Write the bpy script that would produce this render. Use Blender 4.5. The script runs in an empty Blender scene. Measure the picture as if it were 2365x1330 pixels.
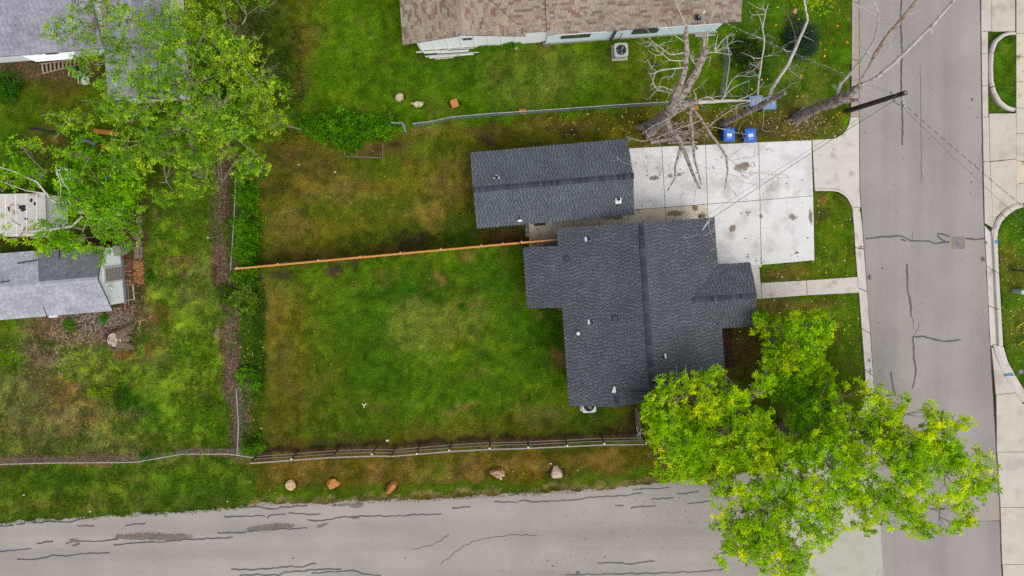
import bpy, math, random
import numpy as np
from mathutils import Vector, Matrix

random.seed(7)
rng = np.random.default_rng(7)
SC = bpy.context.scene
COL = SC.collection

# ------------------------------------------------------------------ camera, sky, sun, exposure
CAM_H = 41.5            # drone height in metres
S0 = 38.0               # photograph pixels per metre on the ground
NX, NY = 1182.5, 500.0  # nadir point in the photograph

cam_d = bpy.data.cameras.new("camera")
cam = bpy.data.objects.new("camera", cam_d)
COL.objects.link(cam)
cam.location = (0, 0, CAM_H)
cam.rotation_euler = (0, 0, 0)          # straight down, north up
cam_d.sensor_width = 36.0
cam_d.lens = 36.0 * (S0 * CAM_H) / 2365.0
cam_d.shift_y = -165.0 / 2365.0
cam_d.clip_start = 0.5
cam_d.clip_end = 2000.0
SC.camera = cam

SUN_EL, SUN_AZ = math.radians(64), math.radians(138)   # azimuth from north, clockwise
world = bpy.data.worlds.new("World")
SC.world = world
world.use_nodes = True
wn = world.node_tree
for n in list(wn.nodes):
    wn.nodes.remove(n)
w_out = wn.nodes.new("ShaderNodeOutputWorld")
w_bg = wn.nodes.new("ShaderNodeBackground")
w_hs = wn.nodes.new("ShaderNodeHueSaturation")
w_sky = wn.nodes.new("ShaderNodeTexSky")
w_sky.sky_type = 'NISHITA'
w_sky.sun_disc = False
w_sky.sun_elevation = SUN_EL
w_sky.sun_rotation = SUN_AZ
w_sky.air_density = 1.0
w_sky.dust_density = 4.0
w_sky.ozone_density = 1.0
w_hs.inputs["Saturation"].default_value = 0.35      # thin overcast: the blue is mostly veiled
w_bg.inputs["Strength"].default_value = 0.15
wn.links.new(w_sky.outputs[0], w_hs.inputs["Color"])
wn.links.new(w_hs.outputs[0], w_bg.inputs["Color"])
wn.links.new(w_bg.outputs[0], w_out.inputs["Surface"])

sun_d = bpy.data.lights.new("sun", 'SUN')
sun_d.energy = 1.3
sun_d.angle = math.radians(60)
sun_d.color = (1.0, 0.95, 0.88)
sun = bpy.data.objects.new("sun", sun_d)
COL.objects.link(sun)
sd = Vector((math.sin(SUN_AZ) * math.cos(SUN_EL), math.cos(SUN_AZ) * math.cos(SUN_EL), math.sin(SUN_EL)))
sun.rotation_euler = (-sd).to_track_quat('-Z', 'Y').to_euler()
sun.location = sd * 60

SC.view_settings.view_transform = 'Standard'
SC.view_settings.look = 'None'
SC.view_settings.gamma = 1.0
SC.view_settings.use_curve_mapping = False
SC.view_settings.exposure = 0.38
SC.render.engine = 'CYCLES'
SC.cycles.max_bounces = 7
SC.cycles.diffuse_bounces = 5
SC.cycles.transparent_max_bounces = 8
SC.cycles.use_denoising = False

# ------------------------------------------------------------------ helpers
KIL = 1.55      # light level of the picture: what a white sheet on the lawn would read
def lin(c):
    c = np.asarray(c, float) / 255.0
    return np.where(c <= 0.04045, c / 12.92, ((c + 0.055) / 1.055) ** 2.4)
def A(r, g, b):
    """base colour of something that reads (r,g,b) in the photograph in open light"""
    return tuple(np.clip(lin((r, g, b)) / KIL, 0, 0.9))
def P(px, py, h=0.0):
    k = (CAM_H - h) / CAM_H / S0
    return ((px - NX) * k, (NY - py) * k)
def P3(px, py, h=0.0):
    x, y = P(px, py, h)
    return (x, y, h)
def gpx(x, y):
    return (NX + x * S0, NY - y * S0)
def sstep(a, b, x):
    t = np.clip((np.asarray(x, float) - a) / (b - a), 0, 1)
    return t * t * (3 - 2 * t)

_ng = {}
def vnoise(x, y, scale, seed=0):
    """smooth value noise, 0..1"""
    if seed not in _ng:
        _ng[seed] = np.random.default_rng(1000 + seed).random((256, 256))
    g = _ng[seed]
    x = np.asarray(x, float) / scale + 37.3
    y = np.asarray(y, float) / scale + 91.7
    xi, yi = np.floor(x).astype(int), np.floor(y).astype(int)
    fx, fy = x - xi, y - yi
    fx, fy = fx * fx * (3 - 2 * fx), fy * fy * (3 - 2 * fy)
    a, b = g[xi % 256, yi % 256], g[(xi + 1) % 256, yi % 256]
    c, d = g[xi % 256, (yi + 1) % 256], g[(xi + 1) % 256, (yi + 1) % 256]
    return (a * (1 - fx) + b * fx) * (1 - fy) + (c * (1 - fx) + d * fx) * fy
def fbm(x, y, scale, seed=0, o=4):
    t, amp, tot = 0, 1.0, 0
    for k in range(o):
        t = t + amp * vnoise(x, y, scale / 2 ** k, seed + k)
        tot += amp
        amp *= 0.55
    return t / tot
def inpoly(x, y, poly):
    r = np.zeros(np.shape(x), bool)
    n = len(poly)
    for i in range(n):
        x0, y0 = poly[i]
        x1, y1 = poly[(i + 1) % n]
        if y0 == y1:
            continue
        c = ((y0 > y) != (y1 > y)) & (x < (x1 - x0) * (y - y0) / (y1 - y0) + x0)
        r ^= c
    return r

ORG = {}
def org(o):
    return ORG.get(o.name, Vector((0, 0, 0))) if o is not None else Vector((0, 0, 0))
def link(name, me, parent=None):
    o = bpy.data.objects.new(name, me)
    COL.objects.link(o)
    if parent is not None:
        o.parent = parent
        ORG[o.name] = org(parent)
    return o
def mesh_from(name, V, F, mat, C=None, smooth=False):
    me = bpy.data.meshes.new(name)
    V = np.asarray(V, np.float32).reshape(-1, 3)
    if isinstance(F, np.ndarray):
        n, k = F.shape
        me.vertices.add(len(V))
        me.vertices.foreach_set("co", V.ravel())
        me.loops.add(n * k)
        me.loops.foreach_set("vertex_index", F.astype(np.int32).ravel())
        me.polygons.add(n)
        me.polygons.foreach_set("loop_start", np.arange(0, n * k, k, dtype=np.int32))
        me.polygons.foreach_set("loop_total", np.full(n, k, np.int32))
        me.update(calc_edges=True)
    else:
        me.from_pydata(V.tolist(), [], F)
        me.update()
    if C is not None:
        C = np.asarray(C, np.float32)
        if C.shape[1] == 3:
            C = np.concatenate([C, np.ones((len(C), 1), np.float32)], 1)
        at = me.color_attributes.new("Col", 'FLOAT_COLOR', 'POINT')
        at.data.foreach_set("color", C.ravel())
    if mat is not None:
        me.materials.append(mat)
    if smooth:
        me.polygons.foreach_set("use_smooth", np.ones(len(me.polygons), bool))
    return me
def add(name, V, F, mat, parent=None, C=None, smooth=False, kind=None, label=None):
    """world-space vertices -> one mesh object under parent"""
    V = np.asarray(V, float).reshape(-1, 3) - np.array(org(parent))
    o = link(name, mesh_from(name, V, F, mat, C, smooth), parent)
    if kind: o["kind"] = kind
    if label: o["label"] = label
    return o
def tag(o, label=None, cat=None, group=None, kind=None):
    if label: o["label"] = label
    if cat: o["category"] = cat
    if group: o["group"] = group
    if kind: o["kind"] = kind
    return o
def thing(name, label, cat, loc=(0, 0, 0), group=None):
    o = bpy.data.objects.new(name, None)
    COL.objects.link(o)
    o.location = loc
    o.empty_display_size = 0.2
    ORG[o.name] = Vector(loc)
    return tag(o, label, cat, group)
def copy_tree(root, loc, rotz=None, label=None, scale=None):
    r = root.copy()
    COL.objects.link(r)
    r.location = loc
    if rotz is not None: r.rotation_euler = (0, 0, rotz)
    if scale is not None: r.scale = scale
    if label: r["label"] = label
    def rec(src, dst):
        for ch in list(src.children):
            c = ch.copy()
            COL.objects.link(c)
            c.parent = dst
            rec(ch, c)
    rec(root, r)
    return r

class MB:
    """collects shapes into one mesh"""
    def __init__(s): s.V, s.F, s.C, s.c = [], [], [], (1, 1, 1)
    def v(s, p):
        s.V.append(tuple(p)); s.C.append(s.c)
        return len(s.V) - 1
    def poly(s, pts):
        s.F.append([s.v(p) for p in pts])
    def box(s, c, d, rz=0.0, M=None):
        x, y, z = d[0] / 2, d[1] / 2, d[2] / 2
        R = M if M is not None else Matrix.Rotation(rz, 3, 'Z')
        ids = []
        for sx, sy, sz in ((-1,-1,-1),(1,-1,-1),(1,1,-1),(-1,1,-1),(-1,-1,1),(1,-1,1),(1,1,1),(-1,1,1)):
            q = R @ Vector((sx * x, sy * y, sz * z))
            ids.append(s.v((c[0] + q.x, c[1] + q.y, c[2] + q.z)))
        for f in ((0,3,2,1),(4,5,6,7),(0,1,5,4),(1,2,6,5),(2,3,7,6),(3,0,4,7)):
            s.F.append([ids[i] for i in f])
    def prism(s, xy, z0, z1, inset=0.0):
        """xy polygon extruded; z0/z1 numbers or functions of (x,y); a small chamfer when inset > 0"""
        f0 = z0 if callable(z0) else (lambda x, y: z0)
        f1 = z1 if callable(z1) else (lambda x, y: z1)
        ar = sum(xy[i][0] * xy[(i + 1) % len(xy)][1] - xy[(i + 1) % len(xy)][0] * xy[i][1] for i in range(len(xy)))
        if ar < 0: xy = xy[::-1]
        n = len(xy)
        a = [s.v((x, y, f0(x, y))) for x, y in xy]
        b = [s.v((x, y, f1(x, y) - inset)) for x, y in xy]
        for i in range(n):
            j = (i + 1) % n
            s.F.append([a[i], a[j], b[j], b[i]])
        if inset > 0:
            cx = sum(p[0] for p in xy) / n; cy = sum(p[1] for p in xy) / n
            t = []
            for x, y in xy:
                dx, dy = cx - x, cy - y
                L = math.hypot(dx, dy) or 1
                t.append(s.v((x + dx / L * inset * 1.3, y + dy / L * inset * 1.3, f1(x, y))))
            for i in range(n):
                j = (i + 1) % n
                s.F.append([b[i], b[j], t[j], t[i]])
            s.F.append(t)
        else:
            s.F.append(list(b))
        s.F.append(a[::-1])
    def tube(s, pts, rad, n=6, cap=True, jit=0.0):
        pts = [Vector(p) for p in pts]
        m = len(pts)
        if not hasattr(rad, '__len__'): rad = [rad] * m
        prev = None
        up = None
        for i, p in enumerate(pts):
            d = (pts[min(i + 1, m - 1)] - pts[max(i - 1, 0)])
            if d.length < 1e-9: d = Vector((0, 0, 1))
            d.normalize()
            if up is None:
                up = Vector((0, 0, 1)) if abs(d.z) < 0.9 else Vector((1, 0, 0))
            a = d.cross(up)
            if a.length < 1e-6: a = d.cross(Vector((0.3, 1, 0.2)))
            a.normalize()
            b = a.cross(d).normalized()
            up = b
            ring = []
            for k in range(n):
                t = 2 * math.pi * k / n
                r = rad[i] * (1 + (random.uniform(-jit, jit) if jit else 0))
                q = p + a * (math.cos(t) * r) + b * (math.sin(t) * r)
                ring.append(s.v(q))
            if prev:
                for k in range(n):
                    s.F.append([prev[k], prev[(k + 1) % n], ring[(k + 1) % n], ring[k]])
            elif cap:
                s.F.append(ring[::-1])
            prev = ring
        if cap: s.F.append(list(prev))
    def cyl(s, c, r, z0, z1, n=20, r1=None):
        r1 = r if r1 is None else r1
        a = [s.v((c[0] + r * math.cos(2*math.pi*k/n), c[1] + r * math.sin(2*math.pi*k/n), z0)) for k in range(n)]
        b = [s.v((c[0] + r1 * math.cos(2*math.pi*k/n), c[1] + r1 * math.sin(2*math.pi*k/n), z1)) for k in range(n)]
        for k in range(n):
            s.F.append([a[k], a[(k+1) % n], b[(k+1) % n], b[k]])
        s.F.append(list(b)); s.F.append(a[::-1])
    def lathe(s, c, prof, n=16):
        prev = None
        for r, z in prof:
            ring = [s.v((c[0] + r * math.cos(2*math.pi*k/n), c[1] + r * math.sin(2*math.pi*k/n), c[2] + z)) for k in range(n)]
            if prev:
                for k in range(n):
                    s.F.append([prev[k], prev[(k+1) % n], ring[(k+1) % n], ring[k]])
            prev = ring
        s.F.append(list(prev))
    def build(s, name, mat, parent=None, kind=None, smooth=False, label=None, col=False):
        return add(name, s.V, s.F, mat, parent, C=s.C if col else None, smooth=smooth, kind=kind, label=label)

# ------------------------------------------------------------------ materials
def nodes_of(m):
    m.use_nodes = True
    nt = m.node_tree
    return nt, nt.nodes["Principled BSDF"]
def pos_noise(nt, scale, detail=3.0, rough=0.6, stretch=None):
    g = nt.nodes.new("ShaderNodeNewGeometry")
    src = g.outputs["Position"]
    if stretch:
        mp = nt.nodes.new("ShaderNodeMapping")
        mp.inputs["Scale"].default_value = stretch
        nt.links.new(src, mp.inputs["Vector"])
        src = mp.outputs[0]
    n = nt.nodes.new("ShaderNodeTexNoise")
    n.inputs["Scale"].default_value = scale
    n.inputs["Detail"].default_value = detail
    n.inputs["Roughness"].default_value = rough
    nt.links.new(src, n.inputs["Vector"])
    return n.outputs["Fac"]
def ramp(nt, src, lo, hi, a, b):
    r = nt.nodes.new("ShaderNodeMapRange")
    r.inputs["From Min"].default_value = lo
    r.inputs["From Max"].default_value = hi
    r.inputs["To Min"].default_value = a
    r.inputs["To Max"].default_value = b
    nt.links.new(src, r.inputs["Value"])
    return r.outputs[0]
def mul(nt, a, b):
    m = nt.nodes.new("ShaderNodeMath"); m.operation = 'MULTIPLY'
    nt.links.new(a, m.inputs[0])
    if isinstance(b, (int, float)): m.inputs[1].default_value = b
    else: nt.links.new(b, m.inputs[1])
    return m.outputs[0]
def mix(nt, fac, a, b, mode='MIX'):
    m = nt.nodes.new("ShaderNodeMix"); m.data_type = 'RGBA'; m.blend_type = mode
    if isinstance(fac, (int, float)): m.inputs[0].default_value = fac
    else: nt.links.new(fac, m.inputs[0])
    for s, i in ((a, 6), (b, 7)):
        if isinstance(s, tuple): m.inputs[i].default_value = (s[0], s[1], s[2], 1)
        else: nt.links.new(s, m.inputs[i])
    return m.outputs[2]
def grey(nt, v):
    c = nt.nodes.new("ShaderNodeCombineColor")
    for i in range(3): nt.links.new(v, c.inputs[i])
    return c.outputs[0]
def bump(nt, bs, src, strength=0.3, dist=0.02):
    b = nt.nodes.new("ShaderNodeBump")
    b.inputs["Strength"].default_value = strength
    b.inputs["Distance"].default_value = dist
    nt.links.new(src, b.inputs["Height"])
    nt.links.new(b.outputs[0], bs.inputs["Normal"])
def M(name, color, rough=0.8, var=0.15, scale=6.0, fine=40.0, fvar=0.1, metal=0.0, attr=False, bmp=0.0,
      tint2=None, t2=(0.5, 0.65), t2scale=1.5, stretch=None, spec=0.3):
    """generic weathered material: base colour x two noises, optional second colour in blotches, optional Col attribute"""
    m = bpy.data.materials.new(name)
    nt, bs = nodes_of(m)
    bs.inputs["Roughness"].default_value = rough
    bs.inputs["Metallic"].default_value = metal
    bs.inputs["Specular IOR Level"].default_value = spec
    if attr:
        at = nt.nodes.new("ShaderNodeAttribute"); at.attribute_name = "Col"
        base = at.outputs["Color"]
        if color is not None: base = mix(nt, 1.0, base, color, 'MULTIPLY')
    else:
        rg = nt.nodes.new("ShaderNodeRGB"); rg.outputs[0].default_value = (*color, 1)
        base = rg.outputs[0]
    if tint2 is not None:
        f = ramp(nt, pos_noise(nt, t2scale, 4, 0.5, stretch), t2[0], t2[1], 0, 1)
        base = mix(nt, f, base, tint2)
    n1 = pos_noise(nt, scale, 4, 0.6)
    v1 = ramp(nt, n1, 0.25, 0.75, 1 - var, 1 + var)
    n2 = pos_noise(nt, fine, 3, 0.7)
    v2 = ramp(nt, n2, 0.25, 0.75, 1 - fvar, 1 + fvar)
    col = mix(nt, 1.0, base, grey(nt, mul(nt, v1, v2)), 'MULTIPLY')
    nt.links.new(col, bs.inputs["Base Color"])
    if bmp: bump(nt, bs, n2, bmp, 0.02)
    return m
def M_leaf(name, trans=0.52, rough=0.55, tr_tint=(1.5, 1.4, 0.4)):
    m = bpy.data.materials.new(name)
    nt, bs = nodes_of(m)
    at = nt.nodes.new("ShaderNodeAttribute"); at.attribute_name = "Col"
    bs.inputs["Roughness"].default_value = rough
    bs.inputs["Specular IOR Level"].default_value = 0.12
    nt.links.new(at.outputs["Color"], bs.inputs["Base Color"])
    tr = nt.nodes.new("ShaderNodeBsdfTranslucent")
    nt.links.new(mix(nt, 1.0, at.outputs["Color"], tr_tint, 'MULTIPLY'), tr.inputs["Color"])
    mx = nt.nodes.new("ShaderNodeMixShader"); mx.inputs[0].default_value = trans
    nt.links.new(bs.outputs[0], mx.inputs[1]); nt.links.new(tr.outputs[0], mx.inputs[2])
    nt.links.new(mx.outputs[0], nt.nodes["Material Output"].inputs["Surface"])
    return m

def M_ground():
    """lawn and soil: painted cover (Col) broken up by blade-scale noises"""
    m = bpy.data.materials.new("lawn_and_soil")
    nt, bs = nodes_of(m)
    bs.inputs["Roughness"].default_value = 0.95
    bs.inputs["Specular IOR Level"].default_value = 0.02
    at = nt.nodes.new("ShaderNodeAttribute"); at.attribute_name = "Col"
    n1 = pos_noise(nt, 2.2, 6, 0.7)
    n2 = pos_noise(nt, 11.0, 4, 0.75)
    n3 = pos_noise(nt, 30.0, 3, 0.75)
    v = mul(nt, ramp(nt, n1, 0.3, 0.7, 0.80, 1.20), mul(nt, ramp(nt, n2, 0.36, 0.64, 0.62, 1.42), ramp(nt, n3, 0.36, 0.64, 0.55, 1.5)))
    c = mix(nt, 1.0, at.outputs["Color"], grey(nt, v), 'MULTIPLY')
    # dry blades showing between the green ones
    dry = mix(nt, 1.0, at.outputs["Color"], (1.7, 1.2, 1.15), 'MULTIPLY')
    c2 = mix(nt, ramp(nt, pos_noise(nt, 17.0, 4, 0.8), 0.56, 0.74, 0.0, 0.5), c, dry)
    nt.links.new(c2, bs.inputs["Base Color"])
    bump(nt, bs, n3, 0.9, 0.05)
    return m

MAT = {}
MAT['ground'] = M_ground()
MAT['asphalt'] = M("asphalt", A(164, 157, 153), 0.9, 0.12, 0.3, 26, 0.18, bmp=0.25, tint2=A(151, 145, 142), t2=(0.42, 0.68), t2scale=0.7, stretch=(1, 0.06, 1))
MAT['asphalt_side'] = M("worn_asphalt", A(168, 161, 154), 0.9, 0.11, 0.3, 26, 0.16, bmp=0.25, tint2=A(155, 148, 142), t2=(0.42, 0.68), t2scale=0.7, stretch=(0.06, 1, 1))
MAT['conc_white'] = M("pale_concrete", A(228, 227, 226), 0.85, 0.08, 1.0, 40, 0.06, bmp=0.1, tint2=A(188, 186, 184), t2=(0.50, 0.74), t2scale=0.8)
MAT['conc'] = M("kerb_concrete", A(212, 205, 197), 0.88, 0.08, 1.5, 45, 0.08, bmp=0.15, tint2=A(178, 168, 158), t2=(0.55, 0.72), t2scale=1.3)
MAT['conc_tan'] = M("tan_concrete", A(214, 203, 183), 0.88, 0.1, 1.5, 45, 0.08, bmp=0.15, tint2=A(158, 142, 118), t2=(0.54, 0.68), t2scale=1.6)
MAT['conc_old'] = M("old_kerb_concrete", A(176, 160, 150), 0.9, 0.1, 1.5, 45, 0.1, bmp=0.15)
MAT['conc_b'] = M("greyed_concrete", A(204, 197, 186), 0.88, 0.08, 1.2, 45, 0.08, bmp=0.15, tint2=A(182, 172, 158), t2=(0.52, 0.72), t2scale=0.9)
MAT['conc_grey'] = M("grey_concrete", A(188, 184, 174), 0.88, 0.09, 0.8, 45, 0.08, bmp=0.15, tint2=A(160, 158, 148), t2=(0.5, 0.7), t2scale=0.8)
MAT['sealant'] = M("crack_sealant", A(80, 83, 88), 0.55, 0.15, 8, 50, 0.1)
MAT['joint'] = M("joint_soil", A(84, 76, 70), 0.95, 0.2, 8)
MAT['shingle'] = M("shingle_granules", None, 0.92, 0.17, 0.7, 60, 0.14, attr=True, bmp=0.2, spec=0.2)
MAT['deck'] = M("roof_edge", A(58, 60, 66), 0.8, 0.1)
MAT['shingle_old'] = M('faded_shingle_granules', None, 0.92, 0.28, 0.9, 30, 0.14, attr=True, bmp=0.2, spec=0.2)
MAT['mesh_wire'] = M('dull_fence_wire', A(128, 138, 136), 0.6, 0.1, metal=0.2)
MAT['deck_w'] = M("white_fascia", A(205, 212, 215), 0.6, 0.06)
MAT['wall_dark'] = M("painted_wall", A(120, 118, 116), 0.8, 0.08)
MAT['wall_white'] = M("white_panel_wall", (0.80, 0.82, 0.82), 0.7, 0.05, 2, 30, 0.04)
MAT['wall_blue'] = M("pale_blue_siding", (0.52, 0.66, 0.68), 0.7, 0.06, 2, 30, 0.04)
MAT['metal_white'] = M("white_sheet_metal", (0.80, 0.85, 0.86), 0.5, 0.06, 2, 30, 0.04, tint2=(0.6, 0.64, 0.65), t2=(0.6, 0.75), t2scale=2.0)
MAT['white'] = M("white_paint", A(236, 238, 238), 0.5, 0.04)
MAT['black'] = M("black_rubber", A(34, 36, 40), 0.6, 0.1)
MAT['steel'] = M("galvanised_steel", A(186, 192, 194), 0.45, 0.08, metal=0.3)
MAT['steel_dark'] = M("dull_steel", A(120, 124, 128), 0.5, 0.1, metal=0.3)
MAT['glass'] = M("dark_window_glass", A(70, 84, 90), 0.15, 0.1, spec=0.5)
MAT['cedar'] = M("fresh_cedar", A(206, 140, 68), 0.75, 0.15, 3, 30, 0.12)
MAT['rail_wood'] = M("grey_rail_wood", A(132, 112, 104), 0.85, 0.12, 4, 30, 0.12)
MAT['rail_top'] = M("pale_top_rail_wood", A(164, 152, 144), 0.85, 0.14, 4, 30, 0.12)
MAT['post_wood'] = M("dark_post_wood", A(92, 80, 76), 0.85, 0.15)
MAT['pole_wood'] = M("creosote_pole", A(74, 62, 58), 0.85, 0.18, 6, 40, 0.15)
MAT['bark'] = M("living_bark", A(146, 136, 120), 0.9, 0.25, 5, 40, 0.2, bmp=0.4)
MAT['bark_dead'] = M("dead_grey_bark", A(166, 154, 144), 0.92, 0.28, 5, 18, 0.4, bmp=0.8, tint2=A(112, 98, 88), t2=(0.5, 0.6), t2scale=7)
MAT['bark_pale'] = M("bleached_limb", A(204, 197, 191), 0.85, 0.15, 4, 30, 0.15, bmp=0.3, tint2=A(160, 148, 140), t2=(0.56, 0.66), t2scale=5)
MAT['bark_brown'] = M("peeling_brown_limb", A(176, 160, 146), 0.9, 0.2, 4, 30, 0.2, bmp=0.4, tint2=A(142, 112, 84), t2=(0.5, 0.6), t2scale=4)
MAT['heart'] = M("decayed_heartwood", A(96, 80, 70), 0.95, 0.3, 5)
MAT['cutwood'] = M("cut_wood", A(186, 160, 128), 0.9, 0.2, 5)
MAT['leaf'] = M_leaf("leaf")
MAT['litter'] = M("litter", None, 0.9, 0.15, attr=True)
MAT['rock'] = M("sandstone", A(196, 162, 126), 0.92, 0.2, 5, 30, 0.15, bmp=0.5, tint2=A(160, 122, 88), t2=(0.5, 0.65), t2scale=4)
MAT['rock_o'] = M("orange_sandstone", A(206, 138, 74), 0.92, 0.2, 5, 30, 0.15, bmp=0.5, tint2=A(176, 112, 62), t2=(0.5, 0.65), t2scale=5)
MAT['rock_p'] = M("pale_limestone", A(204, 190, 168), 0.92, 0.15, 5, 30, 0.15, bmp=0.5, tint2=A(176, 156, 130), t2=(0.5, 0.65), t2scale=5)
MAT['brick_o'] = M("orange_brick", A(164, 104, 64), 0.92, 0.2, 9, 50, 0.15)
MAT['brick_d'] = M("dark_red_brick", A(122, 78, 62), 0.92, 0.25, 9, 50, 0.15)
MAT['paver'] = M("grey_brown_paver", A(126, 112, 100), 0.92, 0.2, 6, 40, 0.15)
MAT['stain'] = None

def M_stain(name, color, dens=0.5):
    """see-through dirt film: thins out with the Fall attribute and noise"""
    m = bpy.data.materials.new(name)
    nt, bs = nodes_of(m)
    bs.inputs["Base Color"].default_value = (*color, 1)
    bs.inputs["Roughness"].default_value = 0.95
    at = nt.nodes.new("ShaderNodeAttribute"); at.attribute_name = "Col"
    sp = nt.nodes.new("ShaderNodeSeparateColor"); nt.links.new(at.outputs["Color"], sp.inputs[0])
    n = pos_noise(nt, 3.2, 7, 0.78)
    ad = nt.nodes.new("ShaderNodeMath"); ad.operation = 'ADD'
    nt.links.new(sp.outputs[0], ad.inputs[0]); nt.links.new(ramp(nt, n, 0.3, 0.7, -0.62, 0.38), ad.inputs[1])
    a = ramp(nt, ad.outputs[0], 0.16, 0.62, 0.0, dens)
    nt.links.new(a, bs.inputs["Alpha"])
    return m
# ------------------------------------------------------------------ lie of the land (photograph-pixel outlines, put on the ground)
def W(poly, h=0.0): return [P(x, y, h) for x, y in poly]
STREET_L = [(-12000,1983),(-260,1983),(0,1985),(300,1986),(440,1987),(560,1996),(690,2005),(800,2013),(880,2018),(960,2021),(1040,2025),(1200,2035),(1330,2043),(1700,2068)]
STREET_R = [(-12000,2262),(-260,2262),(0,2268),(300,2272),(470,2275),(580,2280),(700,2287),(850,2294),(1000,2303),(1150,2312),(1330,2318),(1700,2332)]
def along(tab, y): return np.interp(y, [t[0] for t in tab], [t[1] for t in tab])
SIDE_N = [(-12000,1900),(-900,1262),(0,1207),(160,1194),(300,1188),(500,1174),(590,1164),(760,1160),(900,1153),(1000,1151),(1200,1139),(1400,1128),(1480,1119),(1550,1111),(1650,1098),(1720,1090),(1800,1080),(1860,1060)]
Z_ST = -0.12
def z_side(px): return 0.008 + (Z_ST - 0.008) * sstep(1500, 1850, px)
ISLAND1 = [(2346,80),(2346,250),(2330,246),(2312,232),(2300,210),(2294,185),(2293,150),(2295,120),(2303,98),(2320,84),(2334,80)]
ISLAND2 = [(2420,470),(2362,478),(2345,484),(2328,496),(2313,512),(2305,530),(2303,560),(2307,640),(2312,720),(2315,780),(2320,812),(2328,835),(2345,868),(2368,905),(2420,960)]
KERB_BACK_S = [(1968,478),(1972,520),(1977,600),(1984,680),(1990,760),(1997,850),(2000,900),(1996,930),(1985,955),(1962,985),(1930,1018),(1890,1046),(1850,1064)]
KERB_FRONT_S = [(1988,478),(1993,520),(1999,600),(2005,680),(2011,760),(2017,850),(2021,905),(2018,945),(2005,972),(1980,1002),(1945,1037),(1902,1064),(1858,1082)]
KERB_BACK_N = [(1966,-260),(1968,0),(1967,130),(1966,230),(1964,270)]
KERB_FRONT_N = [(1983,-260),(1985,0),(1986,130),(1986,230),(1986,270)]
APRON = [(1876,324),(1930,321),(1950,309),(1960,292),(1964,270),(1986,270),(1987,440),(1990,478),(1968,478),(1955,453),(1932,441),(1882,440)]
DRIVE = [
 [(1436,344),(1527,339),(1535,478),(1436,485)],
 [(1529,339),(1628,335),(1633,470),(1537,478)],
 [(1630,335),(1751,329),(1754,461),(1635,470)],
 [(1753,329),(1873,324),(1877,451),(1756,461)],
 [(1537,480),(1633,472),(1636,530),(1539,536)],
 [(1435,487),(1535,480),(1537,530),(1437,538)],
 [(1635,472),(1754,463),(1757,616),(1590,627),(1590,532),(1638,530)],
 [(1756,463),(1877,453),(1880,600),(1759,611)],
]
STRIP = [
 [(1290,498),(1433,486),(1435,538),(1291,552)],
 [(1222,506),(1288,500),(1291,572),(1223,577)],
]
WALK = [
 [(1720,612),(1752,612),(1756,654),(1758,689),(1724,691)],
 [(1758,654),(1861,648),(1863,681),(1760,689)],
 [(1863,648),(1979,640),(1983,675),(1865,681)],
]
VALLEY = [(1800,1068),(1850,1062),(1905,1062),(1955,1030),(2000,980),(2021,950),(2035,1200),(2043,1330),(2068,1700),(1790,1700),(1760,1330)]
def right_edge(y): return along(STREET_R, y)

# ------------------------------------------------------------------ ground sheet
STEP = 0.12
xs = np.concatenate([[-900, -300, -120, -60, -36, -34.5], np.arange(-33.0, 33.01, STEP), [34.5, 36, 60, 120, 300, 900]])
ys = np.concatenate([[-900, -300, -120, -60, -28, -26], np.arange(-24.5, 16.01, STEP), [17.5, 19, 60, 120, 300, 900]])
GX, GY = np.meshgrid(xs, ys)
PX, PY = gpx(GX, GY)
jx = (fbm(GX, GY, 0.9, 3) - 0.5) * 46      # ragged borders, in photograph pixels
jy = (fbm(GX, GY, 0.9, 13) - 0.5) * 46
QX, QY = PX + jx, PY + jy

def paint(col, mask, c, k=1.0):
    m = (mask * k)[..., None]
    return col * (1 - m) + np.array(c) * m
def blob(cx, cy, rx, ry, ang=0.0, soft=0.45):
    ca, sa = math.cos(math.radians(ang)), math.sin(math.radians(ang))
    dx, dy = QX - cx, QY - cy
    u, v = (dx * ca + dy * sa) / rx, (-dx * sa + dy * ca) / ry
    return 1 - sstep(1 - soft, 1 + soft, np.sqrt(u * u + v * v))
def area(poly, raw=False):
    return inpoly(PX if raw else QX, PY if raw else QY, poly).astype(float)
def band(pts, w):
    """soft band along a polyline; pts (x, y), w half width in pixels"""
    d = np.full(PX.shape, 1e9)
    for (x0, y0), (x1, y1) in zip(pts[:-1], pts[1:]):
        L2 = (x1 - x0) ** 2 + (y1 - y0) ** 2
        t = np.clip(((QX - x0) * (x1 - x0) + (QY - y0) * (y1 - y0)) / L2, 0, 1)
        d = np.minimum(d, np.hypot(QX - x0 - t * (x1 - x0), QY - y0 - t * (y1 - y0)))
    return 1 - sstep(w * 0.75, w * 1.2, d)

LUSH, GREEN, DEEP, OLIVE, TANG = A(84,118,14), A(74,102,16), A(46,84,12), A(98,94,28), A(124,108,56)
SAGE, DRYB, MULCH, SOIL, RUST = A(106,120,44), A(114,96,52), A(100,78,62), A(88,70,44), A(116,78,44)
WEED, LIME, DARKB = A(98,118,38), A(112,140,28), A(58,48,34)
col = np.ones(PX.shape + (3,)) * np.array(GREEN)
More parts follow.
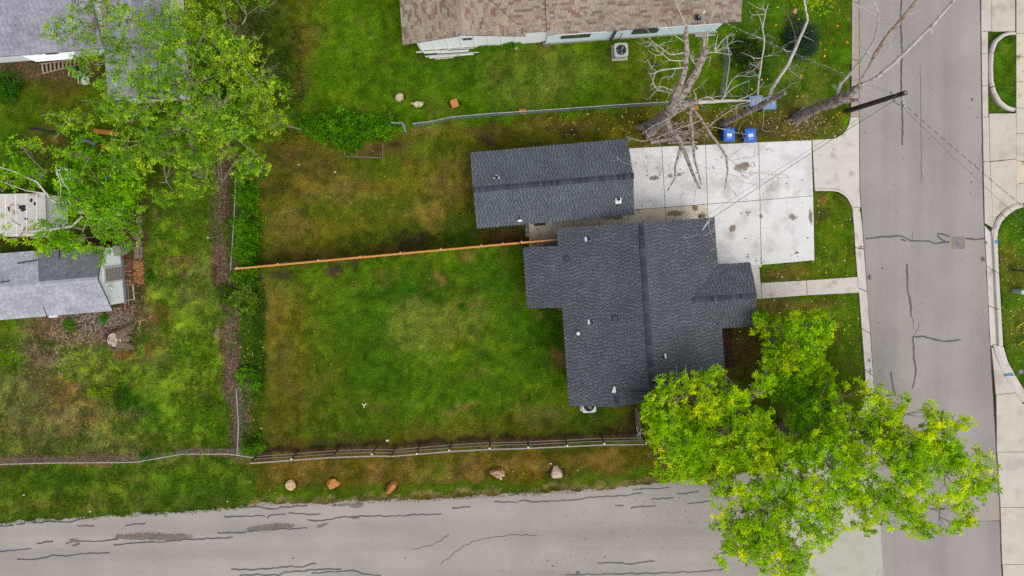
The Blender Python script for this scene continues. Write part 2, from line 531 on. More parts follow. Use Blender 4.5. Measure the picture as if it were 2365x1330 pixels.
# neighbour's lawn at the top
top_l = area([(690,-300),(1990,-300),(1990,330),(1490,248),(960,300),(690,260)])
col = paint(col, top_l, LUSH, 0.8)
col = paint(col, blob(1225,175,110,75), SAGE, 0.75)
col = paint(col, blob(1330,150,120,40), SAGE, 0.4)
col = paint(col, blob(1228,170,14,80), GREEN, 0.5)
col = paint(col, blob(1100,150,140,50), DEEP, 0.35)
col = paint(col, blob(1500,180,80,70), OLIVE, 0.35)
col = paint(col, blob(1600,220,80,30), OLIVE, 0.4)
col = paint(col, blob(700,90,36,50), RUST, 0.55)
col = paint(col, blob(690,190,22,40), SOIL, 0.6)
col = paint(col, blob(740,70,25,25), DRYB, 0.5)
col = paint(col, blob(690,0,60,60), OLIVE, 0.5)
col = paint(col, blob(800,120,70,110), LUSH, 0.5)
# north back yard: olive and worn
nb = area([(585,300),(960,300),(1500,248),(1960,255),(1960,340),(1450,345),(1300,560),(540,625)])
col = paint(col, nb, A(98,96,26), 0.88)
for b in ((860,390,70,40,0,GREEN,.5),(780,470,60,40,0,GREEN,.45),(1010,340,70,30,0,GREEN,.45),(930,560,120,35,0,DEEP,.5),(880,480,60,30,0,DEEP,.35),
          (660,520,60,40,0,TANG,.5),(760,420,80,40,0,DRYB,.45),(1010,500,60,35,0,TANG,.5),(700,590,110,20,0,TANG,.35),(820,450,60,30,0,DRYB,.3),
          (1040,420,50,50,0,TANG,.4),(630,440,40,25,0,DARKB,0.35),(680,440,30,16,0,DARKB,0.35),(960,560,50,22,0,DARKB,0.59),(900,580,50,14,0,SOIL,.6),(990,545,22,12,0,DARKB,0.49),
          (1060,535,50,50,0,DEEP,.7),(1150,540,70,30,0,DARKB,0.39),(1180,545,30,14,0,SOIL,.8),(985,305,30,14,0,DRYB,.9),(880,340,60,20,0,SOIL,.6),(840,345,46,14,0,SOIL,.6),  # dark blob south of the garage: shade painted into the grass colour
          (1130,325,20,14,0,DARKB,0.56),(1310,305,20,10,20,DARKB,0.56),(1120,300,60,16,0,SOIL,.35),(1300,290,90,14,0,DRYB,.35),(700,360,80,30,0,SOIL,.4),(640,370,50,40,0,DARKB,0.24),
          (1620,310,120,24,0,SOIL,.55),(1760,300,60,26,0,SOIL,.6),(1690,290,40,20,0,DRYB,.5),(1870,310,60,24,0,DRYB,.5),(1900,300,60,40,0,GREEN,.5),(1560,300,40,20,0,GREEN,.35),(1500,320,30,14,0,RUST,.5)):
    col = paint(col, blob(*b[:5]), b[5], b[6])
# south back yard
sb = area([(545,622),(1290,556),(1310,940),(1490,930),(1490,1018),(1000,1035),(560,1058)])
col = paint(col, sb, GREEN, 0.95)
for b in ((650,800,70,160,0,OLIVE,.7),(640,960,70,80,0,OLIVE,.7),(750,900,60,120,0,OLIVE,.25),(620,700,40,60,0,TANG,.4),(650,830,30,60,0,DRYB,.3),
          (930,690,90,40,0,DEEP,.75),(990,670,50,30,0,DEEP,.6),(1150,640,60,50,0,DEEP,.5),(1240,760,60,70,0,DEEP,.75),(870,860,70,60,0,DEEP,.4),(820,760,60,50,0,DEEP,.35),
          (980,770,80,60,0,SAGE,.8),(1060,740,70,50,0,SAGE,.65),(950,730,60,40,0,SAGE,.5),(1000,830,80,40,0,LUSH,.5),(1060,600,60,30,0,LUSH,.6),(1120,860,60,50,0,LUSH,.4),(1080,900,80,30,0,DEEP,.45),
          (1015,640,14,14,0,DRYB,.9),(1072,710,9,9,0,DRYB,1.),(1290,820,14,22,0,DRYB,.9),(1090,588,16,14,0,TANG,.7),(770,625,18,12,0,SOIL,.8),(655,635,22,12,0,DARKB,0.59),(600,640,12,14,0,DARKB,0.59),
          (820,605,10,14,0,DARKB,0.49),(1060,945,40,10,0,TANG,.6),(1120,990,200,26,0,OLIVE,.7),(1250,960,60,30,0,DRYB,.4),(1420,960,70,40,0,OLIVE,.6),(1460,990,30,26,0,SOIL,.7),
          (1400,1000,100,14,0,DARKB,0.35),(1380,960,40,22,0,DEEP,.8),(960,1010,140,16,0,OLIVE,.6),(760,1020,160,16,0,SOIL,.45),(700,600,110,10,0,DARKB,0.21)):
    col = paint(col, blob(*b[:5]), b[5], b[6])
# verge along the side road
vg = area([(560,1050),(1000,1036),(1500,1020),(1700,1020),(1700,1130),(900,1175),(560,1190)])
col = paint(col, vg, A(92,86,24), 0.95)
for i, (x, y, rx, ry) in enumerate(((640,1080,26,30),(700,1085,22,30),(860,1090,26,30),(880,1075,14,16),(935,1075,18,30),(1045,1085,12,18),(1090,1080,24,32),(1180,1070,40,18),(1240,1075,30,16),(1380,1060,60,18),(1330,1105,40,12),(1060,1105,50,10),(980,1090,30,12),(760,1075,40,16))):
    col = paint(col, blob(x, y, rx, ry), A(136,108,58), 0.5)
col = paint(col, band([(600,1150),(900,1137),(1300,1115),(1500,1095)], 16), GREEN, 0.8)
col = paint(col, blob(1000,1090,60,30), GREEN, 0.3)
col = paint(col, band([(0,1200),(500,1168),(1000,1145),(1480,1114),(1700,1085)], 7), A(136,116,80), 0.6)
col = paint(col, area([(-300,1080),(340,1072),(560,1058),(600,1100),(585,1170),(0,1210),(-300,1230)]), A(84,110,26), 0.95)
for b in ((70,1160,80,24,0,WEED,.6),(250,1150,70,26,0,WEED,.5),(420,1110,80,20,0,LUSH,.7),(140,1110,60,16,0,DEEP,.5),(520,1140,50,30,0,DEEP,.45),(480,1090,60,14,0,LIME,.5),(100,1170,200,10,0,A(110,104,50),.5)):
    col = paint(col, blob(*b[:5]), b[5], b[6])
# weedy yard on the left
ly = area([(-300,700),(545,700),(555,1052),(340,1068),(-300,1078)])
lm = area([(320,380),(500,380),(530,700),(330,720)])
col = paint(col, ly, WEED, 1); col = paint(col, lm, WEED, 1)
for b in ((420,470,60,100,0,LUSH,.7),(390,600,50,70,0,LUSH,.6),(450,640,50,50,0,A(100,106,56),.7),(370,680,40,40,0,LIME,.4),(420,760,40,50,0,LIME,.5),(460,830,60,60,0,LUSH,.8),(430,900,80,60,0,LIME,.6),(400,960,90,50,0,LUSH,.75),(500,960,40,60,0,LUSH,.7),
          (300,880,40,50,0,LUSH,.4),(30,830,40,45,0,LUSH,.95),(20,770,40,40,0,GREEN,.8),(140,820,36,50,0,LIME,.55),(210,850,80,40,0,LIME,.35),(300,935,34,40,0,DEEP,.9),(285,910,20,26,0,DEEP,.7),(350,950,16,18,0,DEEP,.8),(500,935,26,22,0,DEEP,.7),
          (70,930,80,80,0,A(108,108,62),.7),(100,800,40,60,0,A(110,92,74),.8),(60,1000,90,50,0,A(104,106,52),.55),(180,960,60,60,0,A(118,104,66),.7),(200,740,120,40,0,MULCH,.85),(280,735,60,50,0,MULCH,.9),
          (140,890,30,18,0,RUST,.5),(150,905,60,30,0,DRYB,.5),(360,720,20,22,0,RUST,.8),(350,810,16,20,0,RUST,.7),(290,812,22,12,0,RUST,.9),(240,1020,80,40,0,A(104,108,56),.6),(420,520,14,10,0,SOIL,.6),(410,605,30,12,0,DRYB,.5),
          (310,600,30,140,0,SOIL,.85),(270,540,60,40,0,A(84,58,44),.95),(80,555,120,16,0,A(104,72,56),.9),(80,160,140,28,0,A(96,76,54),.9),(180,170,60,26,0,A(104,82,60),.6),(120,210,110,60,0,OLIVE,.6),(60,260,70,50,0,GREEN,.7),(160,195,30,30,0,SOIL,.4),
          (110,330,50,40,0,A(98,90,44),.8),(150,350,14,60,0,SOIL,.6),(300,400,120,110,0,A(74,96,24),.7),(600,160,60,140,0,A(72,84,24),.7),(560,60,40,60,0,SOIL,.5),(560,170,60,50,0,A(54,56,22),.7)):
    col = paint(col, blob(*b[:5]), b[5], b[6])
col = paint(col, band([(-40,1062),(200,1060),(330,1056)], 11), A(124,100,74), 0.85)
col = paint(col, band([(420,1045),(500,1038),(560,1046)], 10), A(136,106,78), 0.9)
# leaf-mould strip along the boundary
STRIP_M = [(522,330),(516,400),(508,460),(508,540),(514,590),(520,640),(528,700),(530,760),(536,820),(536,880),(545,940),(552,1000),(556,1045)]
col = paint(col, band(STRIP_M, 21), MULCH, 0.97)
col = paint(col, band([(575,880),(572,960),(570,1040)], 16), A(112,82,50), 0.7)
col = paint(col, band([(600,640),(598,760),(602,880),(590,1000)], 14), DEEP, 0.5)
# north-east lawn, front lawn
ne = area([(1690,-300),(1968,-300),(1966,240),(1900,250),(1700,235)])
col = paint(col, ne, A(70,104,18), 0.9)
for b in ((1740,130,60,60,0,A(48,74,16),.8),(1860,170,60,50,0,A(98,116,36),.6),(1800,230,80,30,0,A(90,106,34),.5),(1930,100,30,120,0,GREEN,.6),(1830,60,20,40,0,SOIL,.5),(1690,30,30,30,0,SOIL,.5),(1850,260,60,26,0,DRYB,.55),(1890,240,50,18,0,A(120,120,50),.6)):
    col = paint(col, blob(*b[:5]), b[5], b[6])
fr = area([(1700,440),(1990,440),(2005,920),(1860,1070),(1500,1030),(1500,930)], True)
col = paint(col, fr, A(82,104,22), 0.95)
for b in ((1890,457,18,14,0,DRYB,.95),(1920,540,34,40,0,LUSH,.8),(1890,495,14,16,0,A(84,78,50),.6),(1810,630,50,16,0,DRYB,.8),(1840,625,30,10,0,OLIVE,.5),(1860,700,90,14,0,A(110,100,50),.7),(1790,705,50,18,0,DRYB,.7),(1870,720,30,30,0,OLIVE,.5),
          (1960,730,26,40,0,LUSH,.6),(1950,840,26,60,0,A(70,100,18),.8),(1930,770,14,40,0,OLIVE,.6),(1700,800,60,70,0,A(88,66,40),.8),(1740,840,60,50,0,A(84,72,36),.6),(1850,900,120,90,0,A(66,76,18),.7),(1620,960,100,60,0,A(64,72,18),.6),(1690,1050,150,30,0,A(70,80,20),.6)):
    col = paint(col, blob(*b[:5]), b[5], b[6])
bed = area([(1600,757),(1692,757),(1694,850),(1600,860)], True)
col = paint(col, bed, A(62,46,34), 1.0)
isl = (area(ISLAND1, True) + area(ISLAND2, True)).clip(0, 1)
col = paint(col, isl, A(70,108,20), 1.0)
col = paint(col, blob(2335,620,30,60) * isl, A(104,104,40), 0.7)
col = paint(col, blob(2345,760,30,60) * isl, A(96,104,36), 0.6)
col = paint(col, blob(2352,840,20,40) * isl, A(80,110,24), 0.5)
col = paint(col, band([(600,1045),(785,1034),(970,1027),(1132,1016),(1305,1010),(1482,1005)], 9), A(70,52,40), 0.9)
col = paint(col, band([(1470,938),(1474,1004)], 8), A(80,60,44), 0.85)
# broad mottling everywhere
m1, m2 = fbm(GX, GY, 2.6, 21), fbm(GX, GY, 0.8, 31)
m3 = fbm(GX, GY, 0.35, 41, 3)
col = col * (0.78 + 0.44 * m1)[..., None] * (0.72 + 0.56 * m2)[..., None] * (0.7 + 0.6 * m3)[..., None]
far = np.clip(np.maximum(sstep(33.0, 34.5, np.abs(GX)), np.maximum(sstep(16.0, 17.5, GY), sstep(-24.5, -26, GY))), 0, 1)
col = paint(col, far, A(74, 98, 20))
yel = (1 - far) * sstep(0.55, 0.75, fbm(GX, GY, 1.4, 51))
yel = yel[..., None]
col = col * (1 + yel * np.array([0.28, 0.08, 0.0]))
tanm = sstep(0.60, 0.78, fbm(GX, GY, 0.9, 61))[..., None] * 0.2
col = col * (1 - tanm) + np.array(A(128, 104, 62)) * tanm
weedy = np.clip(ly + lm, 0, 1)
soilish = np.array(A(104, 88, 62))
w1 = sstep(0.50, 0.62, fbm(GX, GY, 0.55, 111, 3)) * sstep(0.35, 0.6, vnoise(GX, GY, 2.2, 115)) * weedy     # thin cover: soil and straw between clumps
col = paint(col, w1, soilish, 0.4)
w2 = sstep(0.52, 0.62, fbm(GX, GY, 0.45, 121, 3))[..., None]                  # broad-leaved clumps
col = col * (1 + w2 * (0.25 + 0.25 * weedy[..., None]) * np.array([0.9, 1.0, 0.3]))
w3 = sstep(0.55, 0.64, fbm(GX, GY, 0.38, 131, 3))[..., None]                  # denser, darker turf
col = col * (1 - w3 * 0.30 * np.array([1.0, 0.7, 0.8]))

col = paint(col, far, A(74, 98, 20))
# height: level lawn, sunk under roads and slabs
GZ = (fbm(GX, GY, 0.5, 71) - 0.5) * 0.03
sunk = np.zeros(PX.shape, bool)
for poly in DRIVE + STRIP + WALK:
    sunk |= inpoly(PX, PY, poly)
GZ[sunk] = -0.07
inside = (np.abs(GX) < 41) & (GY > -35) & (GY < 23)
onside = (PY > along(SIDE_N, PX) + 3)
deep = (PX > along(STREET_L, PY)) | inpoly(PX, PY, APRON) | inpoly(PX, PY, VALLEY)
deep |= inpoly(PX, PY, KERB_BACK_S + KERB_FRONT_S[::-1]) | inpoly(PX, PY, KERB_BACK_N + KERB_FRONT_N[::-1])
GZ = np.where(onside & ~deep, z_side(PX) - 0.06, GZ)
GZ = np.where(deep & ~(isl > 0.5), -0.30, GZ)
GZ = np.where(isl > 0.5, 0.0, GZ)
GZ = np.where((~inside) & (GZ > -0.05), 0.0, GZ)
nyy, nxx = PX.shape
idx = np.arange(nyy * nxx).reshape(nyy, nxx)
FQ = np.stack([idx[:-1, :-1], idx[:-1, 1:], idx[1:, 1:], idx[1:, :-1]], -1).reshape(-1, 4)
ground = add("ground", np.stack([GX, GY, GZ], -1).reshape(-1, 3), FQ, MAT['ground'], C=np.clip(col, 0.002, 0.8).reshape(-1, 3), smooth=True, kind="structure")
def ground_z(x, y):
    i = np.clip(np.searchsorted(xs, x), 0, nxx - 1); j = np.clip(np.searchsorted(ys, y), 0, nyy - 1)
    return GZ[j, i]
def ground_c(x, y):
    i = np.clip(np.searchsorted(xs, x), 0, nxx - 1); j = np.clip(np.searchsorted(ys, y), 0, nyy - 1)
    return col[j, i]

# ------------------------------------------------------------------ roads
def strip_rows(rows):
    """rows of (left xyz, right xyz) -> sheet"""
    V, F = [], []
    for l, r in rows: V += [l, r]
    for i in range(len(rows) - 1): F.append([2*i, 2*i+1, 2*i+3, 2*i+2])
    return V, F
rows = []
for y in [-12000, -4000, -1200] + list(range(-260, 1700, 20)) + [2600, 6000]:
    a, b = P(along(STREET_L, y), y), P(right_edge(y), y)
    rows.append(((a[0], a[1], Z_ST), (b[0], b[1], Z_ST)))
V, F = strip_rows(rows)
street = add("street", V, [f[::-1] for f in F], MAT['asphalt'], kind="structure")
rows = []
for x in np.concatenate([[-12000, -4000], np.arange(-900, 1806, 5.0)]):
    yt = along(SIDE_N, x) + (vnoise(x, 0.0, 9, 81) - 0.5) * 7 + (vnoise(x, 0.0, 26, 82) - 0.5) * 7
    right_lim = 1805
    yb = 1700 if x > -1000 else yt + 440
    a, b = P(x, yt), P(min(x, right_lim) - max(0, x - 1700) * 0.4, yb)
    z = float(z_side(x))
    rows.append(((a[0], a[1], z), (b[0], b[1], z)))
V, F = strip_rows(rows)
side_road = add("side_road", V, [f[::-1] for f in F], MAT['asphalt_side'], kind="structure")
mb = MB(); mb.prism(W(VALLEY), Z_ST - 0.1, Z_ST + 0.004)
add("valley_gutter", mb.V, mb.F, MAT['conc_grey'], kind="structure")

# crack sealant and old cracks, thin ribbons poured on the road
def ribbon(mb, pts, w, zf, wob=0.035):
    pts = [P(*p) for p in pts]
    dense = []
    for (x0, y0), (x1, y1) in zip(pts[:-1], pts[1:]):
        n = max(1, int(math.hypot(x1 - x0, y1 - y0) / 0.22))
        for k in range(n):
            t = k / n
            dense.append((x0 + (x1 - x0) * t, y0 + (y1 - y0) * t))
    dense.append(pts[-1])
    prev = None
    for i, (x, y) in enumerate(dense):
        x1, y1 = dense[min(i + 1, len(dense) - 1)]; x0, y0 = dense[max(i - 1, 0)]
        L = math.hypot(x1 - x0, y1 - y0) or 1
        nx, ny = -(y1 - y0) / L, (x1 - x0) / L
        if 0 < i < len(dense) - 1:
            o = random.uniform(-wob, wob); x += nx * o; y += ny * o
        ww = w * random.uniform(0.75, 1.2) / 2
        z = zf(x, y)
        a = mb.v((x + nx * ww, y + ny * ww, z)); b = mb.v((x - nx * ww, y - ny * ww, z))
        if prev: mb.F.append([prev[0], prev[1], b, a])
        prev = (a, b)
z_st_top = lambda x, y: Z_ST + 0.005
z_sd_top = lambda x, y: float(z_side(gpx(x, y)[0])) + 0.005
CR_ST = [[(2084,-120),(2084,0),(2083,60),(2086,120),(2083,180),(2086,260),(2087,335)],[(2001,551),(2040,547),(2085,545),(2105,555),(2140,556),(2165,562),(2180,559),(2196,559)],
 [(2083,553),(2095,556)],[(2196,547),(2180,541),(2168,540),(2168,546),(2185,557)],[(2232,551),(2255,554),(2279,550)],[(2097,609),(2098,660),(2105,700),(2107,733)],
 [(2111,778),(2135,778),(2160,785),(2185,790),(2222,786)],[(2111,778),(2113,820),(2118,865),(2110,898)],[(2060,860),(2063,890),(2070,912)],[(2258,1205),(2312,1203)],[(2205,1168),(2251,1165)]]
CR_SD = [[(-60,1218),(0,1215),(32,1213)],[(38,1211),(58,1209)],[(78,1207),(115,1205),(159,1205),(188,1198),(217,1195)],[(178,1214),(218,1214)],[(290,1213),(337,1208)],[(-40,1278),(0,1274),(40,1269),(72,1266)],
 [(40,1291),(90,1290),(123,1282),(152,1285),(180,1279),(253,1276)],[(152,1255),(180,1249),(217,1250),(253,1247),(274,1245)],[(262,1258),(325,1253),(379,1251),(433,1245),(498,1243),(538,1240)],[(502,1230),(563,1229),(613,1223),(710,1219)],
 [(518,1193),(592,1191),(613,1192)],[(85,1255),(123,1250)],[(534,1314),(571,1315),(614,1313),(671,1308),(700,1308),(711,1304),(730,1301)],[(551,1171),(594,1169),(629,1176),(649,1171),(671,1170),(711,1167)],
 [(617,1197),(623,1190),(660,1187)],[(666,1185),(700,1186),(723,1188),(740,1186)],[(710,1200),(729,1203),(757,1200),(786,1194),(843,1191),(906,1192),(957,1189),(1020,1186)],[(1044,1173),(1087,1170)],
 [(553,1329),(594,1326),(643,1328),(660,1321),(700,1318),(746,1314),(789,1314)],[(719,1324),(774,1320),(814,1317),(837,1324),(880,1329)],[(1175,1144),(1200,1141)],[(1141,1158),(1181,1160),(1196,1160)],
 [(1197,1157),(1213,1154),(1228,1159),(1291,1156),(1346,1152),(1356,1148),(1420,1146),(1453,1143),(1482,1138)],[(1461,1130),(1482,1129),(1530,1128),(1546,1125)],[(1504,1153),(1556,1149)],[(1456,1173),(1466,1170),(1514,1168)],
 [(1420,1167),(1440,1167)],[(1564,1141),(1614,1135)],[(1588,1164),(1638,1158)],[(1380,1300),(1417,1298),(1456,1302),(1512,1296)],[(1305,1328),(1339,1326),(1414,1326),(1485,1324),(1550,1322),(1614,1320),(1666,1317),(1679,1312)]]
mb = MB()
for c in CR_ST: ribbon(mb, c, 0.108, z_st_top, 0.03)
mb.build("crack_sealant", MAT['sealant'], street, kind="stuff")
mb = MB()
for c in CR_SD: ribbon(mb, c, 0.085, z_sd_top)
mb.build("crack_sealant", MAT['sealant'], side_road, kind="stuff")
mb = MB()   # open seams where the asphalt meets the gutters
for tab in (STREET_L, STREET_R):
    ribbon(mb, [(along(tab, y) + (1 if tab is STREET_L else -1), y) for y in range(-200, 930 if tab is STREET_L else 1600, 40)], 0.05, z_st_top, 0.012)
mb.build("edge_seam", MAT['joint'], street, kind="stuff")
mb = MB()
for pts in ([(2128,150),(2129,260),(2130,340),(2131,420)],[(2108,556),(2111,535)],[(2113,775),(2122,760),(2128,745)],[(2110,733),(2112,760)]):
    ribbon(mb, pts, 0.025, z_st_top)
for pts in ([(950,1268),(985,1262),(1018,1250),(1038,1232)],[(1018,1304),(1035,1288),(1060,1268),(1090,1252),(1130,1240),(1170,1236),(1240,1236)]):
    ribbon(mb, pts, 0.035, z_sd_top, 0.05)
mb.build("hairline_crack", MAT['joint'], side_road, kind="stuff")

# ------------------------------------------------------------------ kerbs: each cast length is a part
def resample(pts, n):
    d = [0]
    for a, b in zip(pts[:-1], pts[1:]): d.append(d[-1] + math.hypot(b[0] - a[0], b[1] - a[1]))
    t = np.linspace(0, d[-1], n)
    return list(zip(np.interp(t, d, [p[0] for p in pts]), np.interp(t, d, [p[1] for p in pts])))
def kerb(name, front, back, mat, n_sub, n_seg, zoff=0.0, prof=None):
    root = thing(name, None, None); root["kind"] = "structure"
    prof = prof or [(0.0, Z_ST + 0.012), (0.58, Z_ST - 0.012), (0.63, -0.02), (0.68, 0.022), (0.97, 0.03), (1.0, 0.022)]
    f, b = resample(front, n_sub * n_seg + 1), resample(back, n_sub * n_seg + 1)
    for s in range(n_seg):
        mb = MB(); prev = None
        for k in range(s * n_sub, (s + 1) * n_sub + 1):
            t = k
            (fx, fy), (bx, by) = f[k], b[k]
            if k == s * n_sub or k == (s + 1) * n_sub:      # joint gap
                j = k + (1 if k == s * n_sub else -1)
                e = 0.025 / max(0.05, math.hypot(f[j][0] - f[k][0], f[j][1] - f[k][1]) / S0)
                e = min(e, 0.3)
                fx += (f[j][0] - fx) * e; fy += (f[j][1] - fy) * e; bx += (b[j][0] - bx) * e; by += (b[j][1] - by) * e
            row = []
            for q, z in [(0.0, -0.3)] + prof + [(1.0, -0.3)]:
                x, y = P(fx + (bx - fx) * q, fy + (by - fy) * q)
                row.append(mb.v((x, y, z + zoff)))
            if prev:
                for i in range(len(row) - 1): mb.F.append([prev[i], prev[i + 1], row[i + 1], row[i]])
            else: mb.F.append(row[::-1])
            prev = row
        mb.F.append(prev)
        mb.build("kerb_segment", mat, root)
    return root
kerb("kerb", KERB_FRONT_N, KERB_BACK_N, MAT['conc_old'], 4, 4)
kerb("kerb", KERB_FRONT_S, KERB_BACK_S, MAT['conc'], 6, 7)
def offset_in(poly, d):
    cx = sum(p[0] for p in poly) / len(poly); cy = sum(p[1] for p in poly) / len(poly)
    n = len(poly); out = []
    for i in range(n):
        (x0, y0), (x1, y1), (x2, y2) = poly[i - 1], poly[i], poly[(i + 1) % n]
        tx, ty = x2 - x0, y2 - y0; L = math.hypot(tx, ty) or 1
        nx, ny = -ty / L, tx / L
        if (cx - x1) * nx + (cy - y1) * ny < 0: nx, ny = -nx, -ny
        out.append((x1 + nx * d, y1 + ny * d))
    return out
ISL_PROF = [(0.0, -0.06), (0.25, 0.0), (0.4, 0.03), (0.95, 0.03), (1.0, 0.02)]
def offset_line(pts, d):
    out = []
    for i, (x, y) in enumerate(pts):
        (x0, y0), (x2, y2) = pts[max(i - 1, 0)], pts[min(i + 1, len(pts) - 1)]
        L = math.hypot(x2 - x0, y2 - y0) or 1
        out.append((x + (y2 - y0) / L * d, y - (x2 - x0) / L * d))
    return out
I1 = resample(ISLAND1[1:] + [ISLAND1[0]], 34)
kerb("kerb", offset_line(I1, 8), I1, MAT['conc'], 11, 3, prof=ISL_PROF)
I2 = ISLAND2[1:]
# straight right-hand kerb and gutter between the flares, then the flare itself
R_F = [(2277,520),(2283,640),(2289,760),(2291,800)]
R_B = [(2303,548),(2307,640),(2314,760),(2316,800)]
kerb("kerb", R_F, R_B, MAT['conc'], 4, 3)
kerb("kerb", [(2295,796),(2303,824),(2318,862),(2345,905),(2362,930)], [(2317,800),(2326,832),(2345,868),(2368,905),(2384,926)], MAT['conc'], 8, 2, prof=ISL_PROF)
kerb("kerb", [(2362,466),(2340,472),(2320,486),(2304,506),(2293,530),(2291,546)], [(2364,478),(2345,484),(2328,496),(2313,512),(2305,532),(2303,548)], MAT['conc'], 8, 2, prof=ISL_PROF)
kerb("kerb", [(1876,331),(1930,328),(1955,314),(1967,296),(1970,272)], [(1876,323),(1929,320),(1949,308),(1960,291),(1964,270)], MAT['conc'], 8, 1, prof=ISL_PROF)
kerb("kerb", [(1882,433),(1935,434),(1960,447),(1973,470),(1975,484)], [(1882,441),(1932,441),(1955,453),(1967,477),(1968,484)], MAT['conc'], 8, 1, prof=ISL_PROF)

# ------------------------------------------------------------------ concrete slabs, each a part
def slabs(name, polys, mats, ztop=0.03, kind="structure", part="slab", tight=True):
    root = thing(name, None, None); root["kind"] = kind
    for i, poly in enumerate(polys):
        cx = sum(p[0] for p in poly) / len(poly); cy = sum(p[1] for p in poly) / len(poly)
        if tight: poly = [(x + (0.55 if x > cx else -0.55), y + (0.55 if y > cy else -0.55)) for x, y in poly]
        mb = MB(); mb.prism(W(poly), -0.2, ztop if callable(ztop) else ztop + random.uniform(-0.004, 0.004), inset=0.010)
        mb.build(part, mats[i % len(mats)] if isinstance(mats, list) else mats, root)
    return root
driveway = slabs("driveway", DRIVE, [MAT['conc_white']] * 4 + [MAT['conc_tan'], MAT['conc_tan'], MAT['conc_white'], MAT['conc_white']])
slabs("side_path", STRIP, MAT['conc_tan'], 0.026)
slabs("front_path", WALK, MAT['conc'], 0.03)
xa, xb = P(1876, 0)[0], P(1987, 0)[0]
mb = MB(); mb.prism(W(APRON), -0.35, lambda x, y: 0.012 + (Z_ST + 0.01 - 0.012) * min(1.0, max(0, (x - xa) / (xb - xa))))
apron = mb.build("driveway_apron", MAT['conc'], None); apron["kind"] = "structure"
ra, rb = P(2280, 0)[0], P(2345, 0)[0]
zr = lambda x, y: Z_ST + 0.01 + (0.0 - Z_ST - 0.01) * min(1.0, max(0.0, (x - ra) / (rb - ra)))
RS = [
 [(2269,-200),(2292,-200),(2292,70),(2270,70)],
 [(2270,72),(2284,72),(2284,122),(2271,122)],[(2271,124),(2284,124),(2284,196),(2272,196)],[(2272,198),(2284,198),(2285,268),(2273,268)],
 [(2294,-200),(2344,-200),(2344,71),(2294,71)],
 [(2273,270),(2286,270),(2288,372),(2275,372)],[(2288,262),(2346,262),(2348,366),(2290,371)],
 [(2275,374),(2288,374),(2296,526),(2278,514)],[(2290,374),(2348,368),(2352,468),(2338,471),(2319,484),(2303,502),(2297,520)],
]
apr_r = slabs("driveway_apron", RS, [MAT['conc_b']] * 9, zr)
SW = [[(2348,a),(2470,a),(2470,b - 2),(2348,b - 2)] for a, b in zip((-200,-60,78,132,190,250,309,373,425), (-60,78,132,190,250,309,373,425,470))]
slabs("sidewalk", SW, [MAT['conc_b'], MAT['conc_b'], MAT['conc_tan'], MAT['conc_tan'], MAT['conc_tan'], MAT['conc_b'], MAT['conc_b'], MAT['conc_tan'], MAT['conc_b']], 0.008)
LR = [[(2293,802),(2296,804),(2303,826),(2318,864),(2344,906),(2303,912)],
      [(2304,914),(2345,908),(2362,932),(2500,1000),(2500,1042),(2305,1044)],[(2306,1046),(2500,1044),(2500,1170),(2313,1172)],[(2313,1174),(2500,1172),(2500,1302),(2317,1304)],[(2318,1306),(2500,1304),(2500,1600),(2330,1600)]]
slabs("driveway_apron", LR, [MAT['conc_b']] * 5, zr)

# concrete collar with iron cover, and the trench patch with three covers
mh = thing("manhole", "square concrete manhole collar with round iron lid set in the street", "manhole", (*P(2216, 561), Z_ST))
mb = MB(); mb.prism(W([(2201,547),(2230,546),(2231,575),(2202,575)]), Z_ST - 0.1, Z_ST + 0.008); mb.build("collar", M("stained_collar", A(140,128,120), 0.9, 0.25, 4, 40, 0.2), mh)
mb = MB(); mb.cyl((*P(2215, 564), 0), 0.13, Z_ST, Z_ST + 0.016, 20); mb.build("lid", M("iron_lid", A(104,114,132), 0.6, 0.15), mh)
pt = thing("utility_patch", "rectangular asphalt patch with three small round valve covers near the corner", "road patch", (*P(2284, 1175), Z_ST))
mb = MB(); mb.prism(W([(2253,1142),(2310,1139),(2312,1203),(2255,1206)]), Z_ST - 0.08, Z_ST + 0.006); mb.build("patch", M("patch_asphalt", A(170,158,150), 0.9, 0.1), pt)
for c in ((2261,1153),(2275,1167),(2261,1181)):
    mb = MB(); mb.cyl((*P(*c), 0), 0.10, Z_ST, Z_ST + 0.013, 16); mb.build("cover", bpy.data.materials["iron_lid"], pt)

# ------------------------------------------------------------------ stains: thin dirt films lying on the paving
_st = [0]
def stain(mb, cx, cy, rx, ry, ang=0, z=0.04, n=20):
    _st[0] += 1
    dz = 0.0004 * (_st[0] % 9)
    ca, sa = math.cos(math.radians(ang)), math.sin(math.radians(ang))
    prev = None
    for q, fall in ((0.0, 1.0), (0.5, 0.75), (0.8, 0.45), (1.05, 0.12), (1.3, 0.0)):
        ring = []
        for k in range(n):
            t = 2 * math.pi * k / n
            w = 0.8 + 0.4 * vnoise(cx + math.cos(t) * 3, cy + math.sin(t) * 3, 1.7, 91)
            u, v = math.cos(t) * rx * q * w, math.sin(t) * ry * q * w
            x, y = P(cx + u * ca - v * sa, cy + u * sa + v * ca)
            mb.c = (fall, fall, fall)
            ring.append(mb.v((x, y, (z(x, y) if callable(z) else z) + dz)))
        if prev:
            for k in range(n): mb.F.append([prev[k], prev[(k+1) % n], ring[(k+1) % n], ring[k]])
        prev = ring
mud = M_stain("mud_film", A(140, 122, 98), 0.7)
wet = M_stain("damp_film", A(126, 117, 108), 0.85)
soot = M_stain("dark_film", A(96, 92, 90), 0.55)
mb = MB()
